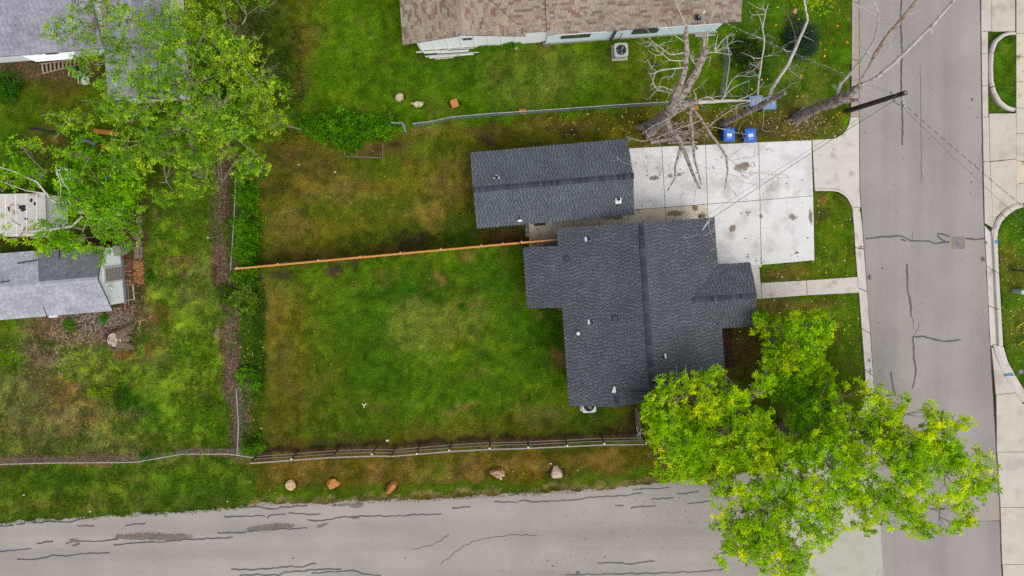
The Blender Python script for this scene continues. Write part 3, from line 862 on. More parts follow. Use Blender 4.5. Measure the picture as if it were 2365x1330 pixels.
for s in ((1714,384,24,13,-10),(1512,411,14,7,-8),(1605,480,10,7,25),(1692,528,9,10,20),(1757,499,5,9,0),(1830,500,9,11,0),(1548,406,7,6,0),(1568,404,6,5,0),(1872,500,6,24,0)): stain(mb, *s[:5], z=0.0385)
for s in ((1560,492,24,8,-4),(1420,500,30,8,-4)): stain(mb, *s[:5], z=0.0385)
mb.build("mud_stain", mud, driveway, kind="stuff", col=True)
mb = MB()
for i in range(40):
    x, y = random.uniform(1460, 1872), random.uniform(340, 600)
    if y > 490 and x < 1664: continue
    stain(mb, x, y, random.uniform(1.2, 3.2), random.uniform(1.0, 2.4), random.uniform(0, 180), 0.0395, 8)
for x, y in ((1735,385),(1742,380),(1728,460),(1733,490),(1727,495),(1720,492),(1732,590),(1748,596),(1762,600),(1835,590),(1845,585),(1500,395),(1516,398),(1530,394),(1575,395),(1610,398),(1640,388),(1772,345),(1660,365)):
    for k in range(3): stain(mb, x + random.gauss(0, 5), y + random.gauss(0, 4), random.uniform(1.5, 3.5), random.uniform(1.2, 2.8), 0, 0.0395, 8)
mb.build("dark_stain", soot, driveway, kind="stuff", col=True)
mb = MB()
for s in ((340,1238,84,10,-1),(395,1240,62,10,-2),(290,1239,36,6,-2),(625,1217,52,9,-5),(655,1214,26,8,-5),(582,1221,14,5,-4),(170,1248,14,5,0),(175,1258,12,4,-20),(825,1166,20,7,-4),(790,1166,24,4,-4),(745,1212,18,4,-25),(820,1196,10,3,0)): stain(mb, *s[:5], z=z_sd_top)
mb.build("damp_stain", wet, side_road, kind="stuff", col=True)
mb = MB()
for i in range(230):
    x = 1040 + 640 * random.random() ** 0.7; y = random.uniform(1140 + (1680 - x) * 0.02, 1326)
    stain(mb, x, y, random.uniform(0.8, 2.2), random.uniform(0.7, 1.6), random.uniform(0, 180), lambda a, b: z_sd_top(a, b) + 0.002, 7)
for x, y, r in ((677,1289,3),(936,1289,2),(1265,1294,3),(1334,1322,5),(1277,1307,3),(1397,1286,3),(1308,1193,2),(1352,1245,2)): stain(mb, x, y, r * 1.3, r, 0, lambda a, b: z_sd_top(a, b) + 0.002, 8)
mb.build("tar_spot", soot, side_road, kind="stuff", col=True)
mb = MB()
for x, y, rx, ry in ((2248,229,4,4),(2242,247,2,2),(2260,270,2,2),(2255,380,3,2),(2250,390,2,2),(2247,400,3,2),(2247,420,2,3),(2088,366,2,3),(1999,306,2,2),(2066,428,1.5,1.5),(2243,445,2,2),(2272,600,7,7),(2010,833,4,6),(2012,857,3,6),(2290,510,4,17),(2293,860,3,8),(1990,570,8,4),(2010,640,6,8),(2280,560,4,4),(2040,620,3,3)):
    stain(mb, x, y, rx, ry, 0, (lambda a, b: Z_ST + 0.02), 10)
for i in range(90): stain(mb, random.uniform(1995, 2265), random.uniform(0, 900), random.uniform(0.7, 1.8), random.uniform(0.7, 1.6), 0, (lambda a, b: Z_ST + 0.007), 7)
mb.build("tar_spot", soot, street, kind="stuff", col=True)
# survey paint on the kerbs
blue = M("blue_marking_paint", A(52, 142, 200), 0.8, 0.2, 12)
mb = MB()
mb.prism(W([(2297,555),(2304,554),(2305,561),(2298,562)]), 0.02, 0.036)
mb.build("paint_mark", blue, None); 
pm1 = bpy.context.scene.objects.get("paint_mark"); tag(pm1, "small blue spray-painted square on the right-hand kerb", "paint mark")
mb = MB(); ribbon(mb, [(2321,868),(2330,864),(2339,863)], 0.1, lambda x, y: 0.04)
pm2 = mb.build("paint_mark", blue); tag(pm2, "blue spray-painted dash across the curved kerb", "paint mark")
# ------------------------------------------------------------------ houses
class Frame:
    """house axes: u east along the front, v south, z up"""
    def __init__(s, px, py, h, deg):
        s.o = P(px, py, h); a = math.radians(deg)
        s.c, s.s = math.cos(a), math.sin(a)
    def __call__(s, u, v, z=0.0):
        return (s.o[0] + u * s.c + v * s.s, s.o[1] + u * s.s - v * s.c, z)
    def inv(s, px, py, h):
        x, y = P(px, py, h); dx, dy = x - s.o[0], y - s.o[1]
        return (dx * s.c + dy * s.s, dx * s.s - dy * s.c)

_shm = {}
def clip_convex(sub, poly):
    ar = sum(poly[i][0] * poly[(i+1) % len(poly)][1] - poly[(i+1) % len(poly)][0] * poly[i][1] for i in range(len(poly)))
    if ar < 0: poly = poly[::-1]
    out = sub
    for i in range(len(poly)):
        (ax, ay), (bx, by) = poly[i], poly[(i+1) % len(poly)]
        inp, out = out, []
        if not inp: return []
        f = lambda p: (bx - ax) * (p[1] - ay) - (by - ay) * (p[0] - ax)
        for j in range(len(inp)):
            p, q = inp[j - 1], inp[j]
            fp, fq = f(p), f(q)
            if (fp >= 0) != (fq >= 0):
                t = fp / (fp - fq)
                out.append((p[0] + (q[0] - p[0]) * t, p[1] + (q[1] - p[1]) * t))
            if fq >= 0: out.append(q)
    return out
class Roof:
    """shingled slopes of one house; the ~300 largest whole shingles become parts, the rest one mesh"""
    def __init__(s, owner, mat_deck):
        s.owner, s.mb, s.cand, s.deck, s.mat_deck = owner, MB(), [], MB(), mat_deck
        s.root = None
    def slope(s, p0, ea, eb, poly, palette, widths, expo=0.143, style='tab', thick=0.012, seed=1, hole=None, deck=0.09, colf=None):
        """p0 world origin; ea along the eave, eb up the slope (unit); poly convex in (a, b) metres"""
        R = random.Random(seed)
        p0, ea, eb = Vector(p0), Vector(ea).normalized(), Vector(eb).normalized()
        n = ea.cross(eb).normalized()
        if n.z < 0: n = -n
        top = [p0 + ea * a + eb * b - n * 0.004 for a, b in poly]
        bot = [p - Vector((0, 0, deck)) for p in top]
        k = len(poly)
        m = s.deck
        a_ = [m.v(p) for p in top]; b_ = [m.v(p) for p in bot]
        m.F.append(a_); m.F.append(b_[::-1])
        for i in range(k): m.F.append([a_[i], a_[(i+1) % k], b_[(i+1) % k], b_[i]])
        amin, amax = min(p[0] for p in poly), max(p[0] for p in poly)
        bmin, bmax = min(p[1] for p in poly), max(p[1] for p in poly)
        rows = int((bmax - bmin) / expo) + 1
        Ms = Matrix((ea, eb, n)).transposed().to_4x4()
        for r in range(rows):
            b0 = bmin + r * expo
            a = amin - (R.random() * 0.3 if style != 'lam' else (r * 0.115 + R.random() * 0.06) % 0.4)
            i = R.randint(0, 1)
            while a < amax:
                wi = R.randrange(len(widths)); w = widths[wi]
                if style == 'lam': hi = (i % 2 == 0); w = w if hi else 0.066 + 0.02 * (wi % 2)
                else: hi = True
                i += 1
                ti = R.randrange(len(palette[0 if hi else 1]))
                c = palette[0 if hi else 1][ti]
                t = thick if hi else thick * 0.4
                g = 0.007 if style != 'lam' else 0.0
                if not hi:      # the laminate's recessed shadow band, its top part level with the tabs
                    cu = clip_convex([(a, b0 + expo * 0.62), (a + w, b0 + expo * 0.62), (a + w, b0 + expo * 1.12), (a, b0 + expo * 1.12)], poly)
                    if len(cu) >= 3: s._emit(cu, b0, expo, thick, palette[0][R.randrange(len(palette[0]))], p0, ea, eb, n)
                q = [(a + g, b0), (a + w - g, b0), (a + w - g, b0 + expo * (1.12 if hi else 0.62)), (a + g, b0 + expo * (1.12 if hi else 0.62))]
                cl = clip_convex(q, poly)
                if len(cl) >= 3:
                    wp = p0 + ea * (a + w / 2) + eb * b0
                    if hole and any(inpoly(np.array(wp.x), np.array(wp.y), hh) for hh in hole):
                        a += w; continue
                    cc = colf(wp.x, wp.y, c) if colf else c
                    full = hi and len(cl) == 4 and abs((max(p[0] for p in cl) - min(p[0] for p in cl)) - (w - 2 * g)) < 1e-6 and abs((max(p[1] for p in cl) - min(p[1] for p in cl)) - expo * 1.12) < 1e-6
                    if full and colf is None: s.cand.append((w, (round(w, 3), hi, ti, style, tuple(c), t, expo), Ms, p0 + ea * (a + g) + eb * b0, wp.z))
                    else:
                        s._emit(cl, b0, expo, t, cc, p0, ea, eb, n)
                        if full: s.cand.append((w, (round(w, 3), hi, ti, style, tuple(np.round(cc, 2)), t, expo, len(s.cand)), Ms, p0 + ea * (a + g) + eb * b0, wp.z)) if False else None
                a += w
    def _emit(s, cl, b0, expo, t, c, p0, ea, eb, n):
        mb = s.mb; mb.c = c
        hgt = lambda b: 0.001 + t * max(0.0, 1 - (b - b0) / (expo * 1.12))
        up = [mb.v(p0 + ea * a + eb * b + n * hgt(b)) for a, b in cl]
        dn = [mb.v(p0 + ea * a + eb * b - n * 0.003) for a, b in cl]
        k = len(cl)
        mb.F.append(up)
        for i in range(k): mb.F.append([dn[i], dn[(i+1) % k], up[(i+1) % k], up[i]])
    def finish(s, mat, limit=300, name="roof"):
        s.root = s.deck.build(name, s.mat_deck, s.owner)
        o0 = Vector(org(s.root))
        s.cand.sort(key=lambda c: -(c[0] * (1 + 0.08 * c[4])))
        for i, (w, key, Ms, pos, z) in enumerate(s.cand):
            _, hi, ti, style, c, t, expo = key[:7]
            g2 = 0.014 if style != 'lam' else 0.0
            if i < limit:
                if key not in _shm:
                    W_, L_ = w - g2, expo * 1.12
                    V = [(0,0,-.003),(W_,0,-.003),(W_,L_,-.003),(0,L_,-.003),(0,0,t+.001),(W_,0,t+.001),(W_,L_,.001),(0,L_,.001)]
                    F = [(4,5,6,7),(0,1,5,4),(1,2,6,5),(2,3,7,6),(3,0,4,7)]
                    _shm[key] = mesh_from("shingle", V, F, mat, [c] * 8)
                o = link("shingle", _shm[key], s.root)
                o.matrix_local = Matrix.Translation(pos - o0) @ Ms
            else:
                ea, eb, n = Ms.to_3x3().transposed()
                W_, L_ = w - g2, expo * 1.12
                s._emit([(0,0),(W_,0),(W_,L_),(0,L_)], 0.0, expo, t, c, pos, ea, eb, n)
        s.mb.build("shingle_courses", mat, s.root, kind="stuff", col=True)
        return s.root
def ridge_caps(owner, a, b, w, palette, step=0.2, seed=5, t=0.016, drop=None):
    """overlapping cap shingles along a ridge from a to b, folded over both slopes by drop per metre"""
    R = random.Random(seed); a, b = Vector(a), Vector(b)
    d = (b - a).normalized(); L = (b - a).length; side = d.cross(Vector((0, 0, 1))).normalized()
    n = int(L / step); dr = 0.3 if drop is None else drop
    for i in range(n):
        mb = MB(); mb.c = R.choice(palette)
        p, q = a + d * (i * step), a + d * ((i + 1) * step + 0.06)
        f = lambda pt, k, e: pt + side * (k * w / 2) + Vector((0, 0, e - abs(k) * w / 2 * dr))
        v = [mb.v(f(p, -1, t + .012)), mb.v(f(p, 0, t + .02)), mb.v(f(p, 1, t + .012)), mb.v(f(q, -1, .012)), mb.v(f(q, 0, .02)), mb.v(f(q, 1, .012)),
             mb.v(f(p, -1, -.01)), mb.v(f(p, 1, -.01)), mb.v(f(q, -1, -.01)), mb.v(f(q, 1, -.01))]
        mb.F += [[v[0], v[1], v[4], v[3]], [v[1], v[2], v[5], v[4]], [v[6], v[7], v[2], v[1], v[0]], [v[0], v[3], v[8], v[6]], [v[2], v[7], v[9], v[5]]]
        mb.build("ridge_cap", MAT['shingle'], owner, col=True)
def wall_body(owner, mat, fr, rect, h, name="wall", gables=()):
    """box walls; gables: list of ('u'|'v', lo, hi, mid, z_eave, z_ridge, a0, a1) prisms under the roof"""
    u0, v0, u1, v1 = rect
    mb = MB()
    mb.prism([fr(u0, v0)[:2], fr(u1, v0)[:2], fr(u1, v1)[:2], fr(u0, v1)[:2]], -0.1, h)
    for ax, lo, hi, mid, ze, zr, a0, a1 in gables:
        q = (lambda k, a, z: fr(k, a, z)) if ax == 'u' else (lambda k, a, z: fr(a, k, z))
        v = [mb.v(q(lo, a0, ze)), mb.v(q(hi, a0, ze)), mb.v(q(mid, a0, zr)), mb.v(q(lo, a1, ze)), mb.v(q(hi, a1, ze)), mb.v(q(mid, a1, zr))]
        mb.F += [[v[0], v[1], v[2]], [v[3], v[5], v[4]], [v[0], v[2], v[5], v[3]], [v[1], v[4], v[5], v[2]]]
    return mb.build(name, mat, owner)

def pipe_vent(owner, base, tilt_dir, up, flash, pipe=True, h=0.28, size=0.30):
    """plumbing vent: metal flashing sheet lying on the slope and a black pipe"""
    ea, eb = tilt_dir; n = Vector(ea).cross(Vector(eb)).normalized()
    if n.z < 0: n = -n
    Mr = Matrix((Vector(ea), Vector(eb), n)).transposed()
    b = Vector(base) + n * 0.02
    mb = MB()
    s = size / 2
    def q(x, y, z=0.0): return b + Mr @ Vector((x, y, z))
    pts = flash if isinstance(flash, list) else [(-s,-s),(s,-s),(s,s),(-s,s)]
    lo = [mb.v(q(x, y, 0)) for x, y in pts]; hi = [mb.v(q(x, y, 0.012)) for x, y in pts]
    mb.F.append(hi)
    for i in range(len(pts)): mb.F.append([lo[i], lo[(i+1) % len(pts)], hi[(i+1) % len(pts)], hi[i]])
    o = mb.build("vent_flashing", MAT['white'], owner)
    mb = MB(); mb.tube([q(0, 0, 0), q(0, 0, 0.03), q(0, 0, 0.06)], [0.11, 0.10, 0.075], 14); mb.build("collar", MAT['steel_dark'], o)
    mb = MB()
    c = b
    mb.lathe((c.x, c.y, c.z), [(0.07, 0.0), (0.07, h), (0.052, h), (0.046, h - 0.08), (0.001, h - 0.08)], 14)
    mb.build("vent_pipe", MAT['black'], o)
    return o

K_ = lambda *c: A(*c)
DARK = ([A(95,99,106), A(88,92,99), A(100,104,111), A(84,89,96), A(92,97,104)], [A(56,60,68), A(50,55,63), A(62,66,74)])
CAPS = [A(62,66,76), A(72,76,86), A(54,58,68), A(80,85,95), A(66,71,82)]
LAMW = [0.09, 0.11, 0.13, 0.16]
PT = 0.36
sq = math.sqrt(1 + PT * PT)
# ---------------- main house
H1 = Frame(1286, 530, 2.75, 3.9)
house = thing("house", "single-storey house with dark charcoal shingle roof and a front gable porch beside the white driveway", "house", H1(4.5, 4.5, 0))
EU = Vector(H1(1,0,0)) - Vector(H1(0,0,0)); EV = Vector(H1(0,1,0)) - Vector(H1(0,0,0)); UP = Vector((0,0,1))
RU, ZE = 4.485, 2.75
ZR = ZE + RU * PT
eW = (EU + UP * PT) / sq          # up the west slope
eE = (-EU + UP * PT) / sq
rf = Roof(house, MAT['deck'])
# west slope, local a = v, b measured from the bump's eave upwards (u = b/sq - 1.98)
uW = lambda u: (u + 1.98) * sq
p0 = H1(-1.98, 0, ZE - 1.98 * PT)
rf.slope(p0, EV, eW, [(-0.08, uW(0)), (8.95, uW(0)), (8.95, uW(RU)), (-0.08, uW(RU))], DARK, LAMW, style='lam', seed=11)
rf.slope(p0, EV, eW, [(0.93, 0), (4.44, 0), (4.44, uW(0)), (0.93, uW(0))], DARK, LAMW, style='lam', seed=12)
rf.slope(p0, EV, eW, [(8.95, uW(0)), (10.02, uW(0)), (10.02, uW(2.6)), (8.95, uW(2.6))], DARK, LAMW, style='lam', seed=13)
# extension's east slope
zx = ZE + 2.6 * PT
rf.slope(H1(4.78, 0, zx - 2.18 * PT), EV, eE, [(8.97, 0), (9.98, 0), (10.02, 2.18 * sq), (8.97, 2.18 * sq)], DARK, LAMW, style='lam', seed=14)
# east slope, cut by the porch valleys (porch ridge at v = 4.42)
pE = H1(8.97, 0, ZE)
uE = lambda u: (8.97 - u) * sq
rf.slope(pE, EV, eE, [(-0.08, 0), (2.6, 0), (4.42, 1.82 * sq), (4.42, uE(RU)), (-0.08, uE(RU))], DARK, LAMW, style='lam', seed=15)
rf.slope(pE, EV, eE, [(6.24, 0), (8.95, 0), (8.95, uE(RU)), (4.42, uE(RU)), (4.42, 1.82 * sq)], DARK, LAMW, style='lam', seed=16)
eN = (EV + UP * PT) / sq; eS = (-EV + UP * PT) / sq
DARKP = ([tuple(np.array(c) * 1.0) for c in DARK[0]], DARK[1])
rf.slope(H1(0, 2.6, ZE), EU, eN, [(8.97, 0), (10.83, 0), (10.86, 1.82 * sq), (7.15, 1.82 * sq)], DARKP, LAMW, style='lam', seed=17)
rf.slope(H1(0, 6.24, ZE), EU, eS, [(8.97, 0), (10.83, 0), (10.86, 1.82 * sq), (7.15, 1.82 * sq)], DARKP, LAMW, style='lam', seed=18)
roof1 = rf.finish(MAT['shingle'])
ridge_caps(roof1, H1(RU, -0.08, ZR), H1(RU, 0.55, ZR), 0.3, CAPS, drop=PT)
ridge_caps(roof1, H1(RU, 8.72, ZR), H1(RU, 8.95, ZR), 0.3, CAPS, drop=PT)
# raised ridge vent with its own cap shingles
mb = MB()
for sgn in (-1, 1):
    mb.poly([H1(RU, 0.55, ZR + 0.05), H1(RU + sgn * 0.17, 0.55, ZR + 0.05 - 0.17 * PT), H1(RU + sgn * 0.17, 8.7, ZR + 0.05 - 0.17 * PT), H1(RU, 8.7, ZR + 0.05)])
    mb.poly([H1(RU + sgn * 0.17, 0.55, ZR + 0.05 - 0.17 * PT), H1(RU + sgn * 0.17, 0.55, ZR - 0.02 - 0.17 * PT), H1(RU + sgn * 0.17, 8.7, ZR - 0.02 - 0.17 * PT), H1(RU + sgn * 0.17, 8.7, ZR + 0.05 - 0.17 * PT)])
mb.build("ridge_vent", MAT['black'], roof1)
ridge_caps(roof1, H1(RU, 0.56, ZR + 0.045), H1(RU, 8.7, ZR + 0.045), 0.32, [A(64,68,78), A(74,78,88), A(58,62,72), A(66,70,80)], step=0.24, drop=PT, seed=9)
zp = ZE + 1.82 * PT
ridge_caps(roof1, H1(10.84, 4.42, zp), H1(7.2, 4.42, zp), 0.3, CAPS, drop=PT, seed=3)
ridge_caps(roof1, H1(2.6, 9.98, zx), H1(2.6, 9.05, zx), 0.3, CAPS, drop=PT, seed=4)
wall_body(house, MAT['wall_dark'], H1, (0.4, 0.3, 8.55, 8.7), 2.68, gables=[('u', 0.4, 8.55, RU, 2.66, ZR - 0.28, 0.3, 8.7)])
wall_body(house, MAT['wall_dark'], H1, (-1.6, 1.25, 0.42, 4.1), 1.92)
wall_body(house, MAT['wall_dark'], H1, (0.4, 8.6, 4.5, 9.7), 2.68, gables=[('u', 0.4, 4.5, 2.6, 2.66, zx - 0.2, 8.6, 9.7)])
# porch beams on posts
mb = MB(); mb.prism([H1(8.9, 2.95)[:2], H1(10.55, 2.95)[:2], H1(10.55, 5.9)[:2], H1(8.9, 5.9)[:2]], 2.45, 2.62)
mb.build("porch_ceiling", MAT['deck_w'], house)
for u, v in ((10.4, 3.1), (10.4, 5.75)):
    mb = MB(); mb.box(H1(u, v, 1.25), (0.12, 0.12, 2.5), math.radians(3.9)); mb.build("porch_post", MAT['deck_w'], house)
mb = MB(); mb.prism([H1(8.5, 2.8)[:2], H1(10.6, 2.8)[:2], H1(10.6, 6.0)[:2], H1(8.5, 6.0)[:2]], -0.1, 0.06); mb.build("porch_floor", MAT['conc'], house)
def onroof(fr, px, py, zf, it=4):
    z = 3.0
    for _ in range(it):
        u, v = fr.inv(px, py, z); z = zf(u, v)
    return u, v, z
zW = lambda u, v: ZE + u * PT
zEa = lambda u, v: ZE + (8.97 - u) * PT
T_FL = [(-0.22,-0.13),(-0.13,-0.13),(-0.13,-0.05),(0.1,-0.09),(0.1,0.09),(-0.13,0.05),(-0.13,0.13),(-0.22,0.13)]
for px, py in ((1360, 552), (1367, 743)):
    u, v, z = onroof(H1, px, py, zW)
    pipe_vent(house, H1(u, v, z), (eW, -EV), UP, T_FL)
u, v, z = onroof(H1, 1530, 823, zEa)
pipe_vent(house, H1(u, v, z), (eE, EV), UP, T_FL)
u, v, z = onroof(H1, 1334, 768, zW)
mb = MB(); mb.lathe(H1(u, v, z), [(0.05, 0), (0.05, 0.2), (0.10, 0.22), (0.105, 0.3), (0.06, 0.35), (0.01, 0.36)], 14); mb.build("vent_cap", MAT["white"], house)
for px, py in ((1309, 597), (1420, 735)):     # low box vents, shingle coloured
    u, v, z = onroof(H1, px, py, zW)
    Mx = Matrix((eW, -EV, (eW.cross(-EV)).normalized())).transposed()
    fv = MB(); c = Vector(H1(u, v, z + 0.03)); fv.box(c, (0.3, 0.3, 0.07), M=Mx); o = fv.build("box_vent", MAT["black"], house)
    fv = MB(); fv.c = A(78,83,94); fv.box(c + Vector((0, 0, 0.04)), (0.24, 0.24, 0.03), M=Mx); fv.build("vent_lid", MAT['shingle'], o, col=True)
# flashing where the lower gable runs into the main gable wall
u, v, z = onroof(H1, 1417, 902, lambda u, v: zx - abs(u - 2.6) * PT)
mb = MB()
mb.poly([H1(u - 0.12, v + 0.1, z + 0.05), H1(u + 0.12, v + 0.12, z + 0.05), H1(u + 0.1, v - 0.2, z + 0.12), H1(u + 0.02, v - 0.3, z + 0.16)])
mb.poly([H1(u - 0.12, v + 0.1, z + 0.05), H1(u + 0.02, v - 0.3, z + 0.16), H1(u - 0.02, v - 0.3, z + 0.05)])
mb.build("flashing", MAT['steel'], roof1)
# electric service mast at the north-east corner
ms = Vector((*P(1626, 512, 3.0), 0))
u, v = H1.inv(1632, 512, 3.0)
mb = MB(); mb.box((*P(1622, 499, 1.7), 1.6), (0.28, 0.2, 0.5), math.radians(3.9)); mb.build("meter_box", M("meter_box_green", A(120,128,112), 0.6, 0.1), house)
mb = MB(); mb.tube([H1(u, -0.02, 1.0), H1(u, -0.02, 3.7), H1(u + 0.05, 0.02, 3.85)], 0.03, 8); mast = mb.build("service_mast", MAT['steel'], house)
mb = MB()
for k in range(3): mb.tube([H1(u, 0, 3.7), H1(u - 0.25 - 0.1 * k, 0.25 + 0.16 * k, 3.62)], 0.018, 5)
mb.build("insulator", MAT['white'], mast)
MAST1 = H1(u, 0, 3.75)
# brick foot at the west corner, red item by the east wall
mb = MB(); mb.box((*P(1293, 713, 0.4), 0.3), (0.2, 0.14, 0.6), math.radians(3.9)); mb.build("pier", MAT['brick_o'], house)

# ---------------- garage
H2 = Frame(1086, 352, 2.5, 5.1)
gar = thing("garage", "long dark-shingled garage standing behind the driveway north of the house", "garage", H2(4.5, 2.2, 0))
GU = Vector(H2(1,0,0)) - Vector(H2(0,0,0)); GV = Vector(H2(0,1,0)) - Vector(H2(0,0,0))
gN = (GV + UP * PT) / sq; gS = (-GV + UP * PT) / sq
rg = Roof(gar, MAT['deck'])
DARKG = ([A(99,106,114), A(93,100,108), A(104,110,118), A(90,96,104), A(96,103,111)], [A(60,66,75), A(54,60,69), A(66,72,80)])
GW = 4.37
rg.slope(H2(0, 0, 2.5), GU, gN, [(0, 0), (9.02, 0), (9.02, GW / 2 * sq), (0, GW / 2 * sq)], DARKG, LAMW, style='lam', seed=21)
rg.slope(H2(0, GW, 2.5), GU, gS, [(0, 0), (9.02, 0), (9.02, GW / 2 * sq), (0, GW / 2 * sq)], DARKG, LAMW, style='lam', seed=22)
roof2 = rg.finish(MAT['shingle'])
zg = 2.5 + GW / 2 * PT
ridge_caps(roof2, H2(0, GW / 2, zg), H2(9.02, GW / 2, zg), 0.34, [tuple(np.array(c) * 0.95) for c in CAPS], step=0.15, drop=PT, seed=31)
wall_body(gar, MAT['wall_dark'], H2, (0.35, 0.35, 8.7, GW - 0.4), 2.42, gables=[('v', 0.35, GW - 0.4, GW / 2, 2.4, zg - 0.2, 0.35, 8.7)])
zGn = lambda u, v: 2.5 + v * PT
zGs = lambda u, v: 2.5 + (GW - v) * PT
u, v, z = onroof(H2, 1147, 410, zGn); pipe_vent(gar, H2(u, v, z), (gN, GU), UP, [(-0.03,-0.17),(-0.03,-0.05),(-0.16,-0.05),(-0.16,0.05),(-0.03,0.05),(-0.03,0.17),(0.07,0.17),(0.07,-0.17)][::-1])
u, v, z = onroof(H2, 1200, 503, zGs); pipe_vent(gar, H2(u, v, z), (gS, -GU), UP, T_FL)
u, v, z = onroof(H2, 1428, 460, zGs); pipe_vent(gar, H2(u, v, z), (gS, -GU), UP, [(-0.26,-0.17),(0.08,-0.17),(0.08,0.17),(-0.26,0.17)])

# ---------------- brown-roofed neighbour at the top
H3 = Frame(1264, 82, 2.6, 4.1)
hb = thing("house", "neighbour's house with mottled brown shingle roof and pale blue siding along the top edge", "house", H3(2, -3, 0))
BU = Vector(H3(1,0,0)) - Vector(H3(0,0,0)); BV = Vector(H3(0,1,0)) - Vector(H3(0,0,0))
P3_ = 0.33; s3 = math.sqrt(1 + P3_ * P3_)
BROWN = ([tuple(np.array(q) * np.array([0.85, 0.89, 0.89])) for q in [A(178,160,142), A(166,144,128), A(152,122,110), A(180,166,152), A(172,150,130), A(144,114,104), A(174,162,150), A(162,140,122), A(176,158,142)]],) * 2
BW = [0.2, 0.26, 0.32, 0.4]
rb = Roof(hb, MAT['deck'])
bS = (-BV + UP * P3_) / s3
rb.slope(H3(0, 0, 2.64), BU, bS, [(0, 0), (11.06, 0), (11.08, 4 * s3), (0, 4 * s3)], BROWN, BW, seed=41, thick=0.009)
bE = (-BU + UP * P3_) / s3; bW = (BU + UP * P3_) / s3
GR = 3.52
rb.slope(H3(-8.25, 0, 2.6), BV, bW, [(-7, 0), (-0.05, 0), (-0.05, GR * s3), (-7, GR * s3)], BROWN, BW, seed=42, thick=0.009)
rb.slope(H3(-1.22, 0, 2.6), BV, bE, [(-0.05, 0), (-0.05, GR * s3), (-3.57, GR * s3), (-0.25, 0)], BROWN, BW, seed=43, thick=0.009)
rb.slope(H3(0, -0.25, 2.6), BU, bS, [(-1.22, 0), (-0.01, 0), (-0.01, 3.5 * s3), (-4.7, 3.5 * s3), (-4.72, 3.45 * s3)], BROWN, BW, seed=44, thick=0.009)
roof3 = rb.finish(MAT['shingle'])
ridge_caps(roof3, H3(-8.25 + GR, -0.03, 2.6 + GR * P3_), H3(-8.25 + GR, -5, 2.6 + GR * P3_), 0.34, [A(164,148,138), A(170,156,146), A(156,138,128)], step=0.3, drop=P3_, seed=2, t=0.008)
gw = wall_body(hb, MAT['wall_white'], H3, (-7.55, -6, -1.5, -0.31), 2.5, gables=[('u', -7.55, -1.5, -8.25 + GR, 2.48, 2.5 + 3.0 * P3_, -6, -0.31)], name="gable_wall")
for k in range(8):      # upright battens over the panel joints
    u = -7.4 + k * 0.8
    zt = 2.45 + max(0, 3.0 - abs(u + 8.25 - GR)) * P3_ * 0.95
    mb = MB(); mb.box(H3(u, -0.29, zt / 2), (0.07, 0.04, zt), math.radians(4.1)); mb.build("batten", MAT['wall_white'], gw)
gv = MB(); gv.box(H3(-8.25 + GR + 0.15, -0.27, 2.2), (0.66, 0.06, 0.6), math.radians(4.1)); vent = gv.build("gable_vent", MAT['white'], gw)
for k in range(3):
    for s_ in (-1, 1):
        mb = MB(); mb.box(H3(-8.25 + GR + 0.15 + s_ * 0.13, -0.235, 2.03 + k * 0.16), (0.24, 0.02, 0.10), math.radians(4.1)); mb.build("louvre", MAT['glass'], vent)
ww = wall_body(hb, MAT['wall_white'], H3, (-1.52, -3, 0.05, -0.3), 2.5, name="wall")
bl = wall_body(hb, MAT['wall_blue'], H3, (0.05, -4, 10.3, -0.22), 2.5, name="wall")
mb = MB()
for k in range(12):     # lap siding
    z = 0.1 + k * 0.2
    a, b = H3(0.06, -0.17, z), H3(10.3, -0.17, z)
    c, d = H3(10.3, -0.205, z + 0.2), H3(0.06, -0.205, z + 0.2)
    mb.poly([a, b, c, d]); mb.poly([H3(0.06, -0.22, z), H3(10.3, -0.22, z), b, a])
mb.build("lap_siding", MAT['wall_blue'], bl, kind="stuff")
mb = MB(); mb.prism([H3(0.0, -0.2)[:2], H3(10.35, -0.2)[:2], H3(10.35, -0.12)[:2], H3(0.0, -0.12)[:2]], -0.05, 0.25); mb.build("foundation", MAT['conc_grey'], hb)
def window(owner, fr, u0, u1, z0, z1, v, mat_frame, mat_glass=None, parts=2, out=0.03):
    mb = MB(); mb.box(fr((u0+u1)/2, v, (z0+z1)/2), (u1-u0, 0.07, z1-z0), math.radians(4.1)); w = mb.build("window", mat_frame, owner)
    wd = (u1 - u0 - 0.08 - 0.05 * (parts - 1)) / parts
    for k in range(parts):
        mb = MB(); mb.box(fr(u0 + 0.04 + wd / 2 + k * (wd + 0.05), v + out, (z0+z1)/2), (wd, 0.03, z1-z0-0.1), math.radians(4.1)); mb.build("pane", mat_glass or MAT['glass'], w)
    return w
redwood = M("dark_red_trim", A(120,58,46), 0.7, 0.1)
window(hb, H3, 0.9, 2.6, 1.1, 2.2, -0.15, redwood, parts=3)
window(hb, H3, 5.1, 6.6, 1.0, 2.2, -0.15, redwood, parts=2)
mb = MB()
for a, b in ((0.4, 3.4), (6.3, 9.9)):
    mb.box(H3((a+b)/2, 0.02, 2.58), (b - a, 0.06, 0.05), math.radians(4.1))
mb.build("gutter", MAT['white'], hb)
mb = MB(); mb.box(H3(8.2, -0.14, 2.3), (3.4, 0.05, 0.34), math.radians(4.1)); mb.build("awning_board", redwood, hb)
mb = MB(); mb.tube([H3(4.0, -0.02, 2.55), H3(4.0, -0.1, 2.3), H3(4.0, -0.1, 0.1)], 0.08, 6); mb.build("downspout", M("dark_downspout", A(84,92,98), 0.5, 0.1), hb)
mb = MB(); mb.tube([H3(4.45, -0.05, 1.7), H3(4.45, -0.05, 0.2)], 0.025, 6); mb.build("conduit", MAT['steel_dark'], hb)
